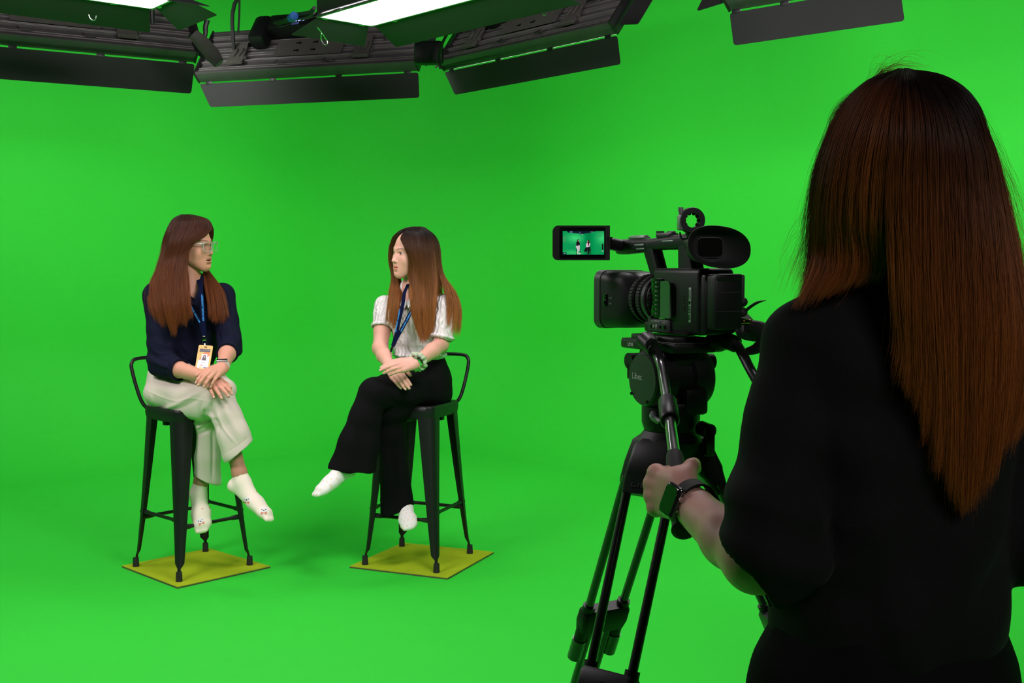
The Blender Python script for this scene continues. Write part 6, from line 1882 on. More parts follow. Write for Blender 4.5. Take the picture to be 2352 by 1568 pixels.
    def paint(u, v):
        Cc = np.zeros((len(u), 3))
        g = 0.30 + 0.30 * np.exp(-((u - 0.30) ** 2 / 0.03 + (v - 0.30) ** 2 / 0.03)) + 0.30 * np.exp(-((u - 0.98) ** 2 / 0.02 + (v - 0.30) ** 2 / 0.05)) - 0.10 * np.exp(-((u - 0.62) ** 2 / 0.01)) + 0.2 * np.exp(-((u - 0.25) ** 2 / 0.05 + (v - 0.92) ** 2 / 0.01))
        Cc[:, 0] = 0.12 * np.clip(g - 0.28, 0, 1); Cc[:, 1] = g; Cc[:, 2] = g * 0.28
        def put(m, c): Cc[m] = c
        def el(cx, cy, rx, ry): return ((u - cx) / rx) ** 2 + ((v - cy) / ry) ** 2 < 1
        def poly(pts):
            ins = np.zeros(len(u), bool); n = len(pts)
            for i in range(n):
                x0, y0 = pts[i]; x1, y1 = pts[(i + 1) % n]
                c = ((y0 > v) != (y1 > v)) & (u < (x1 - x0) * (v - y0) / ((y1 - y0) if y1 != y0 else 1e-9) + x0)
                ins ^= c
            return ins
        put(poly([(0.10, 0), (0.82, 0), (0.70, 0.06), (0.48, 0.125), (0.43, 0.135), (0.38, 0.105), (0.12, 0.06)]), (0.004, 0.010, 0.022))
        put(el(0.205, 0.03, 0.03, 0.05), (0.10, 0.16, 0.28)); put(el(0.42, 0.08, 0.03, 0.05), (0.04, 0.06, 0.12)); put(el(0.475, 0.14, 0.012, 0.012), (0.8, 0.8, 0.5))
        put(poly([(0.355, 0.37), (0.375, 0.34), (0.395, 0.37), (0.392, 0.45), (0.415, 0.52), (0.415, 0.62), (0.33, 0.63), (0.325, 0.50), (0.345, 0.44)]), (0.012, 0.004, 0.012))
        put(el(0.382, 0.405, 0.012, 0.035), (0.6, 0.25, 0.2))
        put(poly([(0.32, 0.64), (0.41, 0.60), (0.415, 0.70), (0.41, 0.84), (0.385, 0.84), (0.37, 0.98), (0.352, 0.98), (0.355, 0.80), (0.315, 0.68)]), (0.55, 0.50, 0.55))
        put(el(0.415, 0.955, 0.025, 0.03), (0.8, 0.75, 0.75)); put(el(0.365, 0.96, 0.012, 0.03), (0.7, 0.65, 0.65))
        put(poly([(0.60, 0.40), (0.62, 0.375), (0.64, 0.39), (0.65, 0.50), (0.64, 0.54), (0.60, 0.52)]), (0.03, 0.006, 0.008))
        put(poly([(0.57, 0.52), (0.65, 0.50), (0.668, 0.56), (0.64, 0.68), (0.58, 0.71), (0.562, 0.62)]), (0.65, 0.50, 0.62))
        put(poly([(0.60, 0.50), (0.645, 0.50), (0.635, 0.63), (0.615, 0.62)]), (0.12, 0.01, 0.03)); put(el(0.604, 0.44, 0.010, 0.03), (0.65, 0.32, 0.26))
        put(poly([(0.56, 0.70), (0.66, 0.66), (0.66, 0.80), (0.64, 0.98), (0.60, 0.98), (0.60, 0.78), (0.585, 0.88), (0.51, 0.88), (0.54, 0.74)]), (0.005, 0.006, 0.008))
        for lx in (0.325, 0.415, 0.605, 0.67): put((np.abs(u - lx - 0.02 * (v - 0.7)) < 0.006) & (v > 0.70), (0.01, 0.02, 0.01))
        put((u < 0.092) & (v > 0.90), (0.0, 0.06, 0.05)); put(el(0.05, 0.945, 0.02, 0.015), (0.5, 0.6, 0.5))
        put((np.abs(u - 0.965) < 0.018) & (v > 0.535) & (v < 0.80), (0.005, 0.012, 0.008)); put((np.abs(u - 0.965) < 0.02) & (v > 0.83) & (v < 0.86), (0.4, 0.5, 0.4))
        for (x0, x1, y) in ((0.82, 0.97, 0.03), (0.87, 0.98, 0.085), (0.85, 0.97, 0.19), (0.82, 0.97, 0.245), (0.13, 0.28, 0.965), (0.51, 0.63, 0.90), (0.02, 0.055, 0.66)):
            put((u > x0) & (u < x1) & (np.abs(v - y) < 0.011) & (np.sin(u * 260) > -0.3), (0.04, 0.16, 0.08))
        put((u > 0.015) & (u < 0.06) & (v > 0.23) & (v < 0.47) & (np.sin(v * 150) > 0), (0.10, 0.24, 0.14))
        put((u > 0.67) & (u < 0.75) & (np.abs(v - 0.035) < 0.01), (0.25, 0.35, 0.3))
        return Cc
    pa_, pb_, pc_ = W(1292.5, 530.5, 2.298), W(1387.5, 530.5, 2.298), W(1292.5, 584.5, 2.298)
    # lie in the plane of the panel, just in front of its glass
    def onpanel(px, py, off=0.0012):
        r = ray(px, py); o = V3(0, 0, H) - (sc_ + sn * off)
        t = -(o @ sn) / (r @ sn)
        return V3(0, 0, H) + r * t
    pa_, pb_, pc_ = onpanel(1292.5, 530.5), onpanel(1387.5, 530.5), onpanel(1292.5, 584.5)
    me = picture_mesh('live_picture', pa_, pb_ - pa_, pc_ - pa_, 220, 126, paint)
    mkobj('live_picture', me, colattr_mat('screen_image', rough=0.2, emission=0.85), scr)
    mb = MB()
    hA, hB = sc_ + sx * (sw / 2 - 0.002) + sn * -0.008, C(HX, 0.205, 0.173)
    mb.cyl(hA - V3(0, 0, 0.012), hA + V3(0, 0, 0.012), 0.0085, n=18)
    mb.tube([hA, (hA + hB) / 2, hB], 0.013, n=12, smooth=False)
    mb.build('screen_hinge', bp, T)
    # ---- viewfinder with oval eyecup
    e0 = W(1570, 572, 2.09)
    ec = W(1652, 567, 1.985)
    ea = nrm(ec + V3(0, 0, 0.003) - e0)                           # its axis, towards the operator's face
    ea = nrm(V3(0.10, -1, 0.03))
    ex_ = nrm(np.cross(ea, [0, 0, 1.0])); ex_ = -ex_ if ex_[0] < 0 else ex_; ez_ = nrm(np.cross(ex_, ea)); ez_ = -ez_ if ez_[2] < 0 else ez_
    kk = 1.985 / F
    def oval(c, w, h, n=40, sk=0.0, pw=2.3):
        out = []
        for a in np.linspace(0, 2 * math.pi, n, endpoint=False):
            ca, sa = math.cos(a), math.sin(a)
            x_ = math.copysign(abs(ca) ** (2 / pw), ca) * w; z_ = math.copysign(abs(sa) ** (2 / pw), sa) * h
            out.append(c + ex_ * x_ + ez_ * (z_ + sk * x_))
        return out
    mb = MB()
    root = ec - ea * 0.080 + ex_ * -0.012
    mb.loft([oval(root, 0.026, 0.024), oval(root + ea * 0.03, 0.029, 0.027), oval(root + ea * 0.045, 0.030, 0.028)])
    mb.tube([C(HX, -0.05, 0.178), root + ea * 0.01], 0.020, n=12, smooth=False)
    ev = mb.build('viewfinder', bp, T)
    mb = MB()
    a = ec - ea * 0.034
    secs = [(a + ex_ * -0.010, 0.031, 0.029), (a + ea * 0.010 + ex_ * -0.006, 0.038, 0.032), (a + ea * 0.024, 0.050, 0.0355), (ec + ex_ * 0.0, 0.0565, 0.0370), (ec + ea * 0.002, 0.0560, 0.0362), (ec, 0.0540, 0.0345),
            (a + ea * 0.024, 0.046, 0.031), (a + ea * 0.012 + ex_ * -0.008, 0.034, 0.026), (a + ea * 0.008 + ex_ * -0.010, 0.024, 0.019)]
    mb.loft([oval(c, w, h, sk=-0.10) for c, w, h in secs])
    mb.build('eyecup', rb, T, label='large oval rubber eyecup')
    mb = MB(); mb.loft([oval(a + ea * 0.0085 + ex_ * -0.010, 0.0225, 0.0165, pw=5), oval(a + ea * 0.0095 + ex_ * -0.010, 0.0225, 0.0165, pw=5)]); mb.build('eyepiece_glass', gl, ev)
    mb = MB(); P = oval(a + ea * 0.0100 + ex_ * -0.010, 0.0235, 0.0175, pw=5); mb.tube(P + [P[0]], 0.0011, n=6, smooth=False); mb.build('eyepiece_frame', M['greypl'], ev)
    # ---- microphone ring on the handle
    rc = W(1588, 506, 2.07)
    dv = nrm(V3(0.10, -1, 0)); rx = V3(0.995, 0.1, 0); rz = V3(0, 0, 1)
    mm = Mx(rc, rx, rz, np.cross(rx, rz))
    mb = MB()
    mb.lathe([(0.0135, -0.012), (0.0225, -0.012), (0.0235, -0.008), (0.0235, 0.008), (0.0225, 0.012), (0.0135, 0.012)], mm, n=36, closed=True)
    mic = mb.build('microphone_clamp', bp, T)
    for q in range(10):
        if q in (7, 8): continue
        aa = 2 * math.pi * q / 10
        mb = MB(); mb.ball(rc + rx * 0.0130 * math.cos(aa) + rz * 0.0130 * math.sin(aa), 0.0035, 8, (1, 2.2, 1)); mb.build('grip_pad', rb, mic)
    mb = MB()
    mb.box((0, 0, 0), (0.012, 0.020, 0.028), 0.003, mtx=Mx(rc + rx * -0.019 + rz * -0.004, rx, V3(*dv) * -1, rz))
    mb.cyl(rc + rx * -0.020 + rz * 0.006, rc + rx * -0.020 + rz * 0.022, 0.0035, n=14); mb.cyl(rc + rx * -0.020 + rz * 0.015, rc + rx * -0.020 + rz * 0.0235, 0.0050, n=14)
    mb.build('clamp_screw', M['silver'], mic)
    mb = MB()
    mb.tube([rc + rz * -0.020, rc + rz * -0.034 + rx * 0.004, C(HX, -0.055, 0.185)], [0.012, 0.010, 0.010], n=10, smooth=False)
    mb.tube([rc + V3(-0.022, -0.01, -0.022), rc + V3(-0.018, -0.012, -0.034), rc + V3(0.0, -0.014, -0.031), rc + V3(0.012, -0.012, -0.035)], 0.0018, n=6)
    mb.build('clamp_foot', bp, T)
    return T
CAMC = camcorder()

# ------------------------------------------------------------------ tripod with fluid head
def tripod():
    c0 = W(1541, 930, 2.12)
    T = thing('tripod', 'black twin-tube video tripod with fluid head and two pan handles under the camcorder', 'tripod', (c0[0], c0[1], 0))
    bp, rb, gl, bm_ = M['blackpl'], M['rubber'], M['blackgl'], M['blackmetal']
    tube_m = mat('black_anodised_tube', (0.02, 0.019, 0.021), 0.28, spec=0.9, coat=0.4)
    ax = CXV; ay = CYV; up = V3(0, 0, 1)
    X0 = c0[0]; Y0 = c0[1]
    def HP(x, y, z): return V3(X0, Y0, 0) + ax * x + ay * y + up * z
    def MH(x, y, z): return Mx(HP(x, y, z), ax, ay, up)
    zt = CO[2] - 0.002
    # quick plate and platform
    mb = MB(); mb.box((0, 0, 0), (0.075, 0.15, 0.010), 0.002, mtx=MH(0.012, 0.03, zt - 0.006)); mb.build('quick_plate', bm_, T)
    mb = MB(); mb.box((0, 0, 0), (0.095, 0.19, 0.018), 0.004, mtx=MH(0.010, 0.03, zt - 0.020))
    mb.box((0, 0, 0), (0.07, 0.12, 0.03), 0.008, mtx=MH(0.010, 0.02, zt - 0.042)); pf = mb.build('platform', bp, T)
    mb = MB(); mb.box((0, 0, 0), (0.090, 0.188, 0.0015), 0.0005, mtx=MH(0.010, 0.03, zt - 0.0108)); mb.build('platform_edge', M['greypl'], pf)
    def flank(body_, size, o, parent, m, xv=None, nv=None):
        xv = -ay if xv is None else xv
        return text_obj('print', body_, size, Mx(o, xv, up, np.cross(xv, up)), m, parent)
    flank('LX10', 0.009, HP(-0.0385, 0.085, zt - 0.021), pf, M['whiteprint'])
    for s_ in (-1, 1):
        mb = MB(); a = HP(s_ * 0.052 + 0.01, 0.06 if s_ < 0 else -0.02, zt - 0.050); mb.cyl(a - ax * s_ * 0.012, a + ax * s_ * 0.016, 0.0145, 0.0155, n=20)
        mb.box((0, 0, 0), (0.016, 0.014, 0.034), 0.004, mtx=Mx(a + ax * s_ * 0.008 - up * 0.018, ax, ay, up)); mb.build('drag_knob', bp, T)
    # drum of the tilt axis
    zc = 1.205
    drums = []
    md = Mx(HP(0.004, 0.005, zc), ay, up, ax)
    mb = MB(); mb.lathe([(0.030, -0.062), (0.050, -0.060), (0.056, -0.052), (0.057, -0.020), (0.050, -0.016), (0.050, 0.016), (0.057, 0.020), (0.058, 0.052), (0.054, 0.062), (0.030, 0.066)], md, n=48)
    mb.box((0, 0.02, 0), (0.075, 0.07, 0.09), 0.01, mtx=md)
    mb.build('tilt_drum', bp, T)
    mb = MB(); mb.lathe([(0.020, -0.0660), (0.047, -0.0650), (0.050, -0.061)], md, n=48); cap = mb.build('drum_cap', M['greypl'], T)
    flank('Libec', 0.017, HP(-0.0625, 0.020, zc + 0.004), cap, M['whiteprint'])
    for (a_, b_) in ((0.035, -0.03), (-0.02, -0.04)):
        mb = MB(); q = HP(0.004 - 0.066, 0.005 + a_, zc + b_); mb.cyl(q, q - ax * 0.002, 0.003, n=10); mb.build('screw', gl, T)
    # neck, pan base, bowl
    mb = MB(); mb.cyl(HP(0, 0, 1.135), HP(0, 0, 1.175), 0.040, 0.032, n=32); mb.box((0, 0, 0), (0.05, 0.06, 0.05), 0.008, mtx=MH(0.02, -0.03, 1.165)); mb.build('neck', bp, T)
    mm0 = Mx(V3(X0, Y0, 0), ax, ay, up)
    mb = MB(); mb.lathe([(0.030, 1.105), (0.050, 1.108), (0.0545, 1.122), (0.055, 1.152), (0.053, 1.160), (0.045, 1.163), (0.036, 1.164)], mm0, n=48); pb = mb.build('pan_base', bp, T)
    mb = MB(); mb.lathe([(0.0500, 1.1605), (0.0545, 1.1590), (0.0555, 1.1560), (0.0535, 1.1620)], mm0, n=48, closed=True); mb.build('pan_ring', M['greypl'], pb)
    mb = MB(); mb.tube([HP(-0.052, -0.02, 1.143), HP(-0.058, -0.030, 1.138), HP(-0.050, -0.040, 1.130)], 0.006, n=8); mb.build('pan_lock', M['silver'], pb)
    mb = MB(); mb.cyl(HP(0.035, -0.050, 1.115), HP(0.035, -0.078, 1.112), 0.014, n=18); mb.box((0, 0, 0), (0.022, 0.012, 0.06), 0.005, mtx=MH(0.035, -0.075, 1.095)); mb.build('lock_lever', gl, T)
    # crown with three shoulders
    crz = 1.085
    mb = MB(); mb.lathe([(0.030, crz - 0.045), (0.046, crz - 0.040), (0.062, crz - 0.010), (0.064, crz + 0.004), (0.050, crz + 0.022), (0.035, crz + 0.026)], mm0, n=40)
    crown = mb.build('crown', bp, T)
    mb = MB(); mb.lathe([(0.022, crz - 0.10), (0.028, crz - 0.09), (0.030, crz - 0.05), (0.030, crz - 0.04)], mm0, n=28); mb.cyl(HP(-0.03, -0.01, crz - 0.105), HP(0.03, -0.01, crz - 0.105), 0.012, n=16)
    mb.build('bowl_clamp', bp, T)
    def leg(dirv, slope, midL, label=None, txt=False, wtop=0.060, wmid=0.085, bw=0.046):
        dh = nrm(V3(dirv[0], dirv[1], 0)); sd = V3(-dh[1], dh[0], 0)
        dn = nrm(dh * math.sin(slope) - up * math.cos(slope))
        fr = nrm(np.cross(sd, dn)); fr = fr if fr @ dh > 0 else -fr
        A = V3(X0, Y0, crz - 0.010) + dh * 0.050
        # shoulder casting
        mb = MB()
        m_ = Mx(A + dn * 0.035, sd, fr, dn)
        mb.loft([[A + dn * t_ + sd * a_ + fr * b_ for a_, b_ in roundrect(w_, h_, 0.010, 4)] for t_, w_, h_ in ((-0.016, bw * 1.5, 0.030), (0.0, bw * 1.9, 0.044), (0.045, bw * 2.05, 0.046), (0.052, bw * 2.15, 0.040), (0.080, bw * 2.3, 0.030), (0.088, bw * 2.3, 0.026))])
        sh = mb.build('leg_shoulder', bp, T)
        if txt:
            xv = sd if (sd @ V3(1, 0, 0)) > 0 else -sd
            text_obj('print', 'Libec', 0.030, Mx(A + dn * 0.068 + fr * 0.0165, xv, -dn, np.cross(xv, -dn)), M['blackmetal'], sh, depth=0.0006)
        L1 = A + dn * 0.07
        lg = None
        Lm = midL
        mb = MB()
        for s_ in (-1, 1):
            mb.cyl(L1 + sd * s_ * (bw * 0.98), A + dn * Lm + sd * s_ * (bw * 0.92), 0.0088, n=18)
        lg = mb.build('leg', tube_m, T, label='pair of slim parallel tubes')
        # middle bracket
        mb = MB(); B = A + dn * Lm
        mb.loft([[B + dn * t_ + sd * a_ + fr * b_ for a_, b_ in roundrect(w_, h_, 0.011, 4)] for t_, w_, h_ in ((-0.020, bw * 2.30, 0.026), (-0.012, bw * 2.45, 0.036), (0.015, bw * 2.45, 0.038), (0.035, bw * 2.3, 0.034))])
        for s_ in (-1, 1): mb.cyl(B + sd * s_ * bw * 0.92 - dn * 0.03, B + sd * s_ * bw * 0.92 + dn * 0.065, 0.0135, n=18)
        mb.cyl(B + fr * 0.019 + dn * 0.01, B + fr * 0.022 + dn * 0.01, 0.010, n=20)
        mb.build('leg_clamp', bp, lg)
        mb = MB(); mb.tube([B + fr * 0.02 + dn * 0.01 + sd * bw * 0.9, B + fr * 0.024 + dn * 0.03 + sd * bw * 0.6], 0.006, n=8, smooth=False); mb.build('clamp_lever', bp, lg)
        # lower stage
        foot_t = (A[2] - 0.02) / (-dn[2])
        Cc = A + dn * foot_t
        Lk_ = Lm + 0.36 if Lm + 0.36 < foot_t - 0.1 else foot_t - 0.12
        mb = MB()
        for s_ in (-1, 1):
            mb.cyl(B + sd * s_ * bw * 0.50, A + dn * Lk_ + sd * s_ * bw * 0.50, 0.0080, n=14)
            mb.cyl(B + sd * s_ * bw * 0.92 + dn * 0.06, B + sd * s_ * bw * 0.92 + dn * 0.11, 0.0155, n=16)
        mb.box((0, 0, 0), (bw * 1.5, 0.028, 0.05), 0.006, mtx=Mx(A + dn * Lk_, sd, fr, dn))
        mb.cyl(A + dn * Lk_, Cc, 0.0075, n=14)
        mb.build('leg_extension', tube_m, lg)
        mb = MB(); mb.cyl(V3(Cc[0], Cc[1], 0.0), V3(Cc[0], Cc[1], 0.03), 0.022, 0.014, n=20); mb.build('rubber_foot', rb, lg)
        # spreader arm
        mb = MB(); mb.tube([A + dn * (Lm + 0.33), V3(X0, Y0, (A + dn * (Lm + 0.33))[2] - 0.02)], 0.0075, n=10, smooth=False)
        mb.build('spreader_arm', bp, T)
        return A, dn, B
    base = nrm(V3(1.0, 0.12, 0))
    la_ = leg((-0.60, -0.80), math.radians(23), 0.425, txt=True)
    lb_ = leg((-0.47, 0.88), math.radians(25), 0.425)
    lc2 = leg((1.0, 0.10), math.radians(25), 0.385)
    # pan handles
    def handle(pts, rs, sleeve, grip, name='pan_handle'):
        mb = MB(); mb.tube(pts, rs, n=18, sub=8); h_ = mb.build(name, tube_m, T, label='polished black pan handle')
        a, b = sleeve
        mb = MB(); d_ = nrm(b - a); mb.tube([a, a + d_ * 0.006, b - d_ * 0.004, b], [0.0125, 0.0150, 0.0158, 0.0135], n=20, smooth=False); mb.build('extension_clamp', bp, h_)
        a, b = grip
        d_ = nrm(b - a); Lg = np.linalg.norm(b - a)
        mb = MB(); mb.tube([a, a + d_ * 0.012, a + d_ * 0.03, b - d_ * 0.012, b - d_ * 0.004, b], [0.0115, 0.0130, 0.0135, 0.0150, 0.0165, 0.011], n=20, smooth=False); mb.build('grip', rb, h_)
    g0 = W(1549, 1044, 1.60); g1 = W(1571, 1222, 1.455)
    t0 = W(1490, 782, 2.05)
    handle([t0, W(1503, 800, 2.04), W(1519, 840, 2.01), W(1526, 880, 1.93), W(1534, 930, 1.83), W(1542, 990, 1.70), g0], [0.0088] * 7, (W(1532.5, 920, 1.845), W(1538.5, 966, 1.75)), (g0, g1))
    mb = MB(); mb.cyl(W(1478, 778, 2.07), W(1505, 803, 2.035), 0.0150, n=18); mb.cyl(W(1490, 775, 2.12), W(1498, 792, 2.03), 0.012, n=16); mb.build('handle_clamp', bp, T)
    g0b = W(1812, 1000, 1.78); g1b = W(1866, 1105, 1.60)
    handle([W(1676, 778, 2.06), W(1695, 795, 2.05), W(1728, 856, 1.98), W(1770, 928, 1.88), g0b], [0.0092] * 5, (W(1760, 912, 1.90), W(1782, 950, 1.86)), (g0b, g1b))
    mb = MB(); mb.cyl(W(1640, 772, 2.10), W(1690, 790, 2.055), 0.0155, n=18); mb.ball(W(1648, 785, 2.09), 0.021, 18, (1.2, 1, 0.9)); mb.build('handle_clamp', bp, T)
    return T
TRI = tripod()
# ================================================================== things worn and held
def band(parent, c, axis, rx, rz, side, width, th, m, name='strap', n=36):
    """closed band round a limb; side = direction of the first radius"""
    axis = nrm(axis); s = nrm(np.asarray(side) - axis * (np.asarray(side) @ axis)); t = np.cross(axis, s)
    pts, ns = [], []
    for a in np.linspace(0, 2 * math.pi, n, endpoint=False):
        nn = s * math.cos(a) / rx + t * math.sin(a) / rz
        pts.append(c + s * rx * math.cos(a) + t * rz * math.sin(a)); ns.append(nrm(nn))
    mb = MB(); strap_mesh(mb, pts, width, th, ns, closed=True)
    return mb.build(name, m, parent)

def glasses():
    R, o, sc = SIDE['A']
    m4 = Mx(o, R[:, 0], R[:, 1], R[:, 2]) @ Matrix.Diagonal((sc, sc, sc, 1))
    def P(x, y, z): return o + (R @ V3(x, y, z)) * sc
    T = thing('eyeglasses', 'clear-framed eyeglasses worn by the woman in the navy blouse', 'glasses', P(0, 0.1, 0))
    m, nt, b = new_mat('clear_acetate')
    b.inputs['Base Color'].default_value = (0.92, 0.95, 0.97, 1); b.inputs['Transmission Weight'].default_value = 0.75; b.inputs['Roughness'].default_value = 0.06; b.inputs['IOR'].default_value = 1.45
    ml, nt, b = new_mat('lens_glass')
    b.inputs['Base Color'].default_value = (1, 1, 1, 1); b.inputs['Transmission Weight'].default_value = 1.0; b.inputs['Roughness'].default_value = 0.0; b.inputs['IOR'].default_value = 1.08
    yp = 0.1035
    for s_ in (-1, 1):
        ring = [P(s_ * 0.0325 + a, yp - 0.010 * (abs(s_ * 0.0325 + a) / 0.06) ** 2, -0.006 + b_) for a, b_ in roundrect(0.052, 0.042, 0.013, 5)]
        mb = MB(); mb.tube(ring + [ring[0]], 0.0024, n=8, smooth=False); rim = mb.build('rim', m, T)
        mb = MB()
        mb.loft([[q for q in ring], [q - R[:, 1] * 0.0012 for q in ring]]); mb.build('lens', ml, rim)
        mb = MB(); mb.tube([P(s_ * 0.060, yp - 0.010, 0.008), P(s_ * 0.070, yp - 0.018, 0.009), P(s_ * 0.0745, 0.05, 0.009), P(s_ * 0.0765, 0.0, 0.008), P(s_ * 0.076, -0.012, 0.0), P(s_ * 0.074, -0.022, -0.012)], 0.0022, n=8, flat=((0, 0, 1), 1.4)); mb.build('temple_arm', m, T)
        mb = MB(); mb.box((0, 0, 0), (0.006, 0.006, 0.007), 0.001, mtx=Mx(P(s_ * 0.064, yp - 0.013, 0.0085), R[:, 0], R[:, 1], R[:, 2])); mb.build('hinge', M['chrome'], T)
    mb = MB(); mb.tube([P(-0.0075, yp, 0.003), P(-0.003, yp + 0.001, 0.006), P(0.003, yp + 0.001, 0.006), P(0.0075, yp, 0.003)], 0.0023, n=8); mb.build('bridge', m, T)
glasses()

LAN = mat('navy_lanyard', (0.003, 0.006, 0.032), 0.85, spec=0.1, bump=0.2, bscale=900)
BLUE = mat('bright_blue_print', (0.03, 0.28, 0.75), 0.6)
def ribbon_text(body, a, b, n, size, parent, m):
    x = nrm(b - a); nn = nrm(n - x * (n @ x)); y = np.cross(nn, x)
    return text_obj('print', body, size, Mx((a + b) / 2 + nn * 0.0042, x, y, nn), m, parent, bold=0.0004)
def lanyardA():
    T = thing('lanyard', 'navy lanyard with yellow photo badge hanging on the navy blouse', 'lanyard', W(470, 790, 5.15))
    nv = V3(0.15, -1, 0.1)
    l = cr([W(418, 645, 5.22), W(428, 668, 5.175), W(436, 696, 5.155), W(448, 720, 5.145), W(462, 745, 5.145), W(468, 772, 5.15)], 20)
    r = cr([W(456, 642, 5.245), W(460, 658, 5.205), W(464, 690, 5.155), W(466, 720, 5.145), W(468, 750, 5.146), W(469, 772, 5.15)], 20)
    mb = MB(); strap_mesh(mb, [p + V3(0, -0.002, 0) * 0 for p in l], 0.016, 0.0012, [nv] * 20); mb.build('ribbon', LAN, T)
    mb = MB(); strap_mesh(mb, [p + nrm(nv) * 0.002 for p in r], 0.018, 0.0012, [nv] * 20); rb_ = mb.build('ribbon', LAN, T)
    ribbon_text('ASIA PACIFIC UNIVERSITY', W(467.5, 741, 5.141), W(464.5, 672, 5.152), nrm(nv), 0.0105, rb_, BLUE)
    ribbon_text('ASIA PACIFIC UNIVERSITY', W(461, 744, 5.143), W(434, 694, 5.152), nrm(nv), 0.0085, rb_, BLUE)
    mb = MB(); mb.box((0, 0, 0), (0.015, 0.004, 0.022), 0.001, mtx=Mx(W(469, 777, 5.148), V3(1, 0, 0), V3(0, 1, 0), V3(0, 0, 1))); mb.build('crimp', M['chrome'], T)
    mb = MB(); mb.tube([W(466, 781, 5.148), W(465.5, 787, 5.148), W(470, 791, 5.146), W(474.5, 787, 5.148), W(473.5, 781, 5.148)], 0.0014, n=8)
    mb.tube([W(470, 789, 5.146), W(470.5, 796, 5.142)], 0.0028, n=8, smooth=False); mb.build('swivel_hook', M['chrome'], T)
    # badge holder
    ctl, cbl = W(457, 792, 5.135), W(454, 847, 5.085)
    ctr = W(489.5, 794, 5.135)
    ex = ctr - ctl; ey = cbl - ctl
    w = np.linalg.norm(ex); h = np.linalg.norm(ey)
    xu = nrm(ex); yu = nrm(ey - xu * (ey @ xu)); zu = np.cross(yu, xu)
    if zu[1] > 0: zu = -zu
    c = ctl + xu * w / 2 + yu * h / 2
    s_ = 1 if np.cross(xu, -yu) @ zu > 0 else -1
    mm = Mx(c, xu, -yu, zu)
    ye = mat('badge_yellow', (0.85, 0.52, 0.14), 0.45)
    mb = MB(); mb.prism(roundrect(w, h, 0.006), -0.003, 0.001, mm); hold = mb.build('badge_holder', ye, T, label='yellow plastic badge holder')
    mb = MB(); mb.prism(roundrect(0.013, 0.0035, 0.0015), 0.001, 0.0015, mm @ Matrix.Translation((0, h / 2 - 0.009, 0))); mb.build('slot', M['blackgl'], hold)
    def paint(u, v):
        Cc = np.tile(np.array((0.72, 0.70, 0.78)), (len(u), 1))
        def put(m_, q): Cc[m_] = q
        put((v < 0.62 - 0.25 * np.abs(u - 0.5) - 0.25 * (u - 0.3)) & (v > 0.16), (0.72, 0.22, 0.04))
        put((v + u < 0.62) & (v > 0.16), (0.85, 0.45, 0.10))
        put(v < 0.165, (0.02, 0.02, 0.025)); put((v > 0.05) & (v < 0.09) & (np.sin(u * 40) > 0.2), (0.3, 0.35, 0.4))
        put((np.abs(u - 0.53) < 0.27) & (v > 0.27) & (v < 0.63), (0.74, 0.72, 0.80))
        hair = (((u - 0.53) / 0.13) ** 2 + ((v - 0.41) / 0.11) ** 2 < 1) | ((v > 0.41) & (v < 0.60) & (np.abs(u - 0.53) < 0.13 + 0.5 * (v - 0.41)))
        put(hair & (v < 0.625), (0.03, 0.02, 0.03)); put(((u - 0.53) / 0.055) ** 2 + ((v - 0.41) / 0.065) ** 2 < 1, (0.55, 0.33, 0.27))
        put((np.abs(v - 0.705) < 0.012) & (np.abs(u - 0.5) < 0.14) & (np.sin(u * 70) > -0.4), (0.08, 0.08, 0.15))
        put((np.abs(v - 0.85) < 0.02) & (np.abs(u - 0.37) < 0.10), (0.75, 0.10, 0.14)); put((np.abs(v - 0.865) < 0.02) & (np.abs(u - 0.62) < 0.15) & (np.sin(u * 60) > -0.2), (0.25, 0.5, 0.7))
        put((np.abs(v - 0.955) < 0.025) & (np.abs(u - 0.33) < 0.16), (0.85, 0.50, 0.08)); put((np.abs(v - 0.96) < 0.02) & (np.abs(u - 0.72) < 0.14), (0.03, 0.06, 0.2))
        return Cc
    w2, h2 = w * 0.76, h * 0.80
    p0 = c - xu * w2 / 2 - yu * (h / 2 - 0.018) + zu * 0.0013
    me = picture_mesh('photo_card', p0, xu * w2, yu * h2, 60, 90, paint)
    mkobj('photo_card', me, colattr_mat('card_print', rough=0.3), hold)
lanyardA()
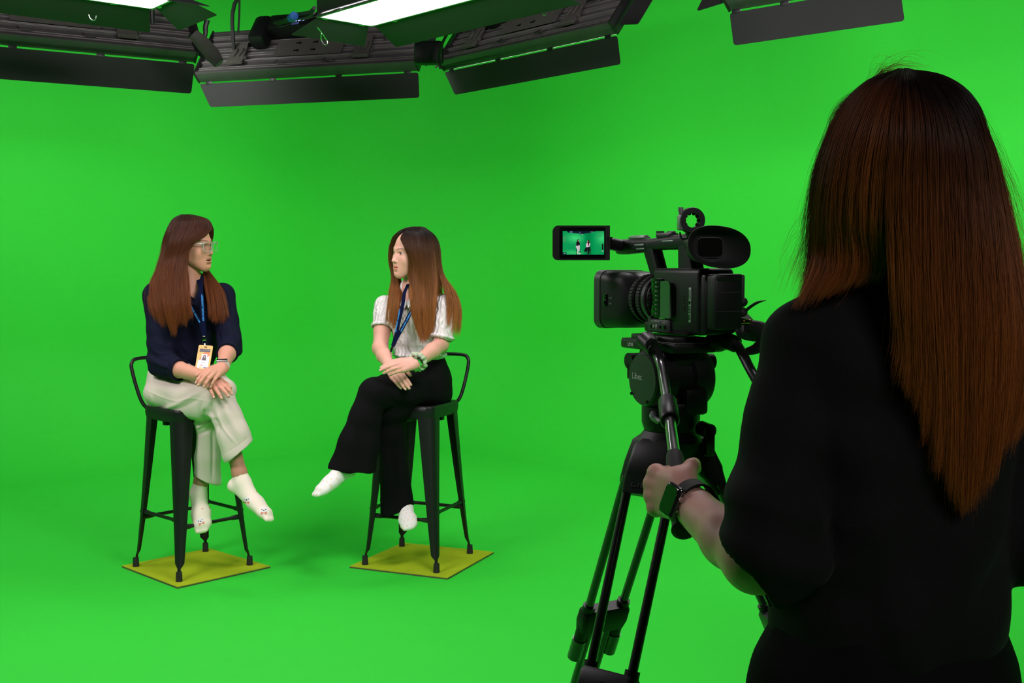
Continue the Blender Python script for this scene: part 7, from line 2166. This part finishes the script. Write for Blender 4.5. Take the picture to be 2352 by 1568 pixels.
def lanyardB():
    T = thing('lanyard', 'navy lanyard with blue lettering on the white knit top', 'lanyard', W(900, 800, 5.2))
    nv = V3(-0.4, -1, 0.15)
    l = cr([W(940, 648, 5.345), W(935, 658, 5.315), W(929, 672, 5.275), W(925, 700, 5.262), W(917, 735, 5.255), W(908, 775, 5.262), W(902, 794, 5.265)], 20)
    r = cr([W(962, 680, 5.262), W(950, 705, 5.245), W(932, 740, 5.243), W(914, 772, 5.256), W(903, 795, 5.262)], 20)
    mb = MB(); strap_mesh(mb, l, 0.018, 0.0012, [nv] * 20); a_ = mb.build('ribbon', LAN, T)
    mb = MB(); strap_mesh(mb, [p + nrm(nv) * 0.002 for p in r], 0.018, 0.0012, [nv] * 20); b_ = mb.build('ribbon', LAN, T)
    ribbon_text('ASIA PACIFIC UNIVERSITY', W(908.5, 768, 5.2605), W(920.5, 705, 5.255), nrm(nv), 0.0095, a_, BLUE)
    ribbon_text('ASIA PACIFIC UNIVERSITY', W(918, 768, 5.246), W(950, 708, 5.236), nrm(nv), 0.0095, b_, BLUE)
    mb = MB(); strap_mesh(mb, [W(903, 794, 5.262), W(900, 800, 5.262), W(898, 808, 5.262)], 0.012, 0.002, [nv] * 3); mb.build('crimp', M['chrome'], T)
    mb = MB(); mb.tube([W(899, 806, 5.262), W(896, 812, 5.262), W(898, 818, 5.26), W(901, 815, 5.26)], 0.0015, n=8); mb.build('swivel_hook', M['chrome'], T)
lanyardB()

# ---- watches
def watchA():
    Le, Lw, Re, Rw = SIDE['A_arm']
    ax = nrm(Lw - Le); c = Lw - ax * 0.020
    side = V3(0.05, -0.75, 0.65)
    T = thing('fitness_band', 'white-strapped fitness band on the wrist above the clasped hands, navy sleeve', 'watch', c)
    s = nrm(side - ax * (side @ ax)); t = np.cross(ax, s)
    band(T, c, ax, 0.0275, 0.0290, side, 0.015, 0.003, mat('pale_strap', (0.70, 0.66, 0.68), 0.5))
    m = Mx(c + s * 0.0300, t, ax, np.cross(t, ax))
    mb = MB(); mb.box((0, 0, 0), (0.050, 0.017, 0.010), 0.0045, mtx=m, seg=3); k_ = mb.build('case', M['silver'], T)
    mb = MB(); mb.box((0, 0, 0), (0.046, 0.0135, 0.002), 0.001, mtx=Mx(c + s * 0.0348, t, ax, np.cross(t, ax)) ); mb.build('display', M['blackgl'], T)
watchA()
def watchB():
    Le, Lw, Re, Rw = SIDE['B_arm']
    ax = nrm(Lw - Le); c = Lw + ax * 0.002
    side = V3(0.25, -0.95, 0.12)
    T = thing('wristwatch', 'slim silver watch with oval black face beside the pale green scrunchie', 'watch', c)
    s = nrm(side - ax * (side @ ax)); t = np.cross(ax, s)
    band(T, c, ax, 0.0265, 0.0280, side, 0.012, 0.003, M['chrome'])
    mt = Mx(c + s * 0.0285, t, ax, np.cross(t, ax))
    mb = MB(); P = [(0.021 * math.cos(a), 0.0085 * math.sin(a)) for a in np.linspace(0, 2 * math.pi, 28, endpoint=False)]
    mb.prism(P, -0.004, 0.004, mt); mb.build('case', M['chrome'], T)
    mb = MB(); mb.prism([(x * 0.93, y * 0.88) for x, y in P], -0.0046, 0.0046, mt); mb.build('display', M['blackgl'], T)
    c2 = Lw - ax * 0.020
    T2 = thing('scrunchie', 'pale green fabric scrunchie round the wrist behind the oval watch', 'hair tie', c2)
    t = np.cross(ax, s)
    rings = []
    n = 120
    for i in range(n + 1):
        a = 2 * math.pi * i / n
        r0 = 0.036 + 0.0022 * math.sin(a * 5)
        rr_ = 0.0115 + 0.0022 * math.sin(a * 13 + 1) + 0.0010 * math.sin(a * 29)
        cc = c2 + (s * math.cos(a) + t * math.sin(a)) * r0 + ax * 0.004 * math.sin(a * 7)
        o_ = s * math.cos(a) + t * math.sin(a)
        rings.append([cc + o_ * rr_ * math.cos(b) * 0.85 + ax * (rr_ * math.sin(b) * 1.05) for b in np.linspace(0, 2 * math.pi, 14, endpoint=False)])
    mb = MB(); mb.loft(rings, cap=False)
    mb.build('gathered_fabric', mat('sage_fabric', (0.42, 0.52, 0.34), 0.8, bump=0.3, bscale=500), T2, smooth=80)
    # ring on the third finger
    pts = SIDE['B_ring']
    a = pts[0] + (pts[1] - pts[0]) * 0.62; d = nrm(pts[1] - pts[0])
    T3 = thing('finger_ring', 'thin gold ring on the finger of the upper hand above the black trousers', 'ring', a)
    x = nrm(np.cross(d, [0, 0, 1.0])); y = np.cross(d, x)
    P = [a + x * 0.0091 * math.cos(q) + y * 0.0091 * math.sin(q) for q in np.linspace(0, 2 * math.pi, 24, endpoint=False)]
    mb = MB(); mb.tube(P + [P[0]], 0.0012, n=6, smooth=False); mb.build('ring_band', M['gold'], T3)
watchB()
def watchC():
    Lw, d, n, fr, Le = SIDE['C_hand']
    ax = nrm(nrm(Lw - Le) * 0.75 + d * 0.25); c = Lw - ax * 0.008
    T = thing('smartwatch', 'black smartwatch with rounded square face on the wrist gripping the pan handle', 'watch', c)
    side = V3(-0.66, -0.66, 0.22)
    s = nrm(side - ax * (side @ ax)); t = np.cross(ax, s)
    band(T, c, ax, 0.0275, 0.0330, side, 0.024, 0.0032, M['rubber'])
    m = Mx(c + s * 0.0315, t, ax, np.cross(t, ax))
    mb = MB(); mb.box((0, 0, 0), (0.044, 0.038, 0.0105), 0.0050, mtx=m, seg=4); k_ = mb.build('case', mat('watch_case', (0.15, 0.15, 0.155), 0.15, metal=0.9), T)
    sg = 1 if np.cross(t, ax) @ s > 0 else -1
    mb = MB(); mb.prism(roundrect(0.038, 0.0325, 0.0075), 0.0, 0.0012, Mx(c + s * 0.0363, t, ax, s) if sg > 0 else Mx(c + s * 0.0363, t, -ax, s)); mb.build('display', M['blackgl'], T)
    for q, r_ in ((0.008, 0.0032), (-0.008, 0.0018)):
        mb = MB(); a = c + s * 0.0315 - ax * 0.019 + t * q; mb.cyl(a, a - ax * 0.003, r_, n=14); mb.build('crown_button', M['chrome'], T)
watchC()
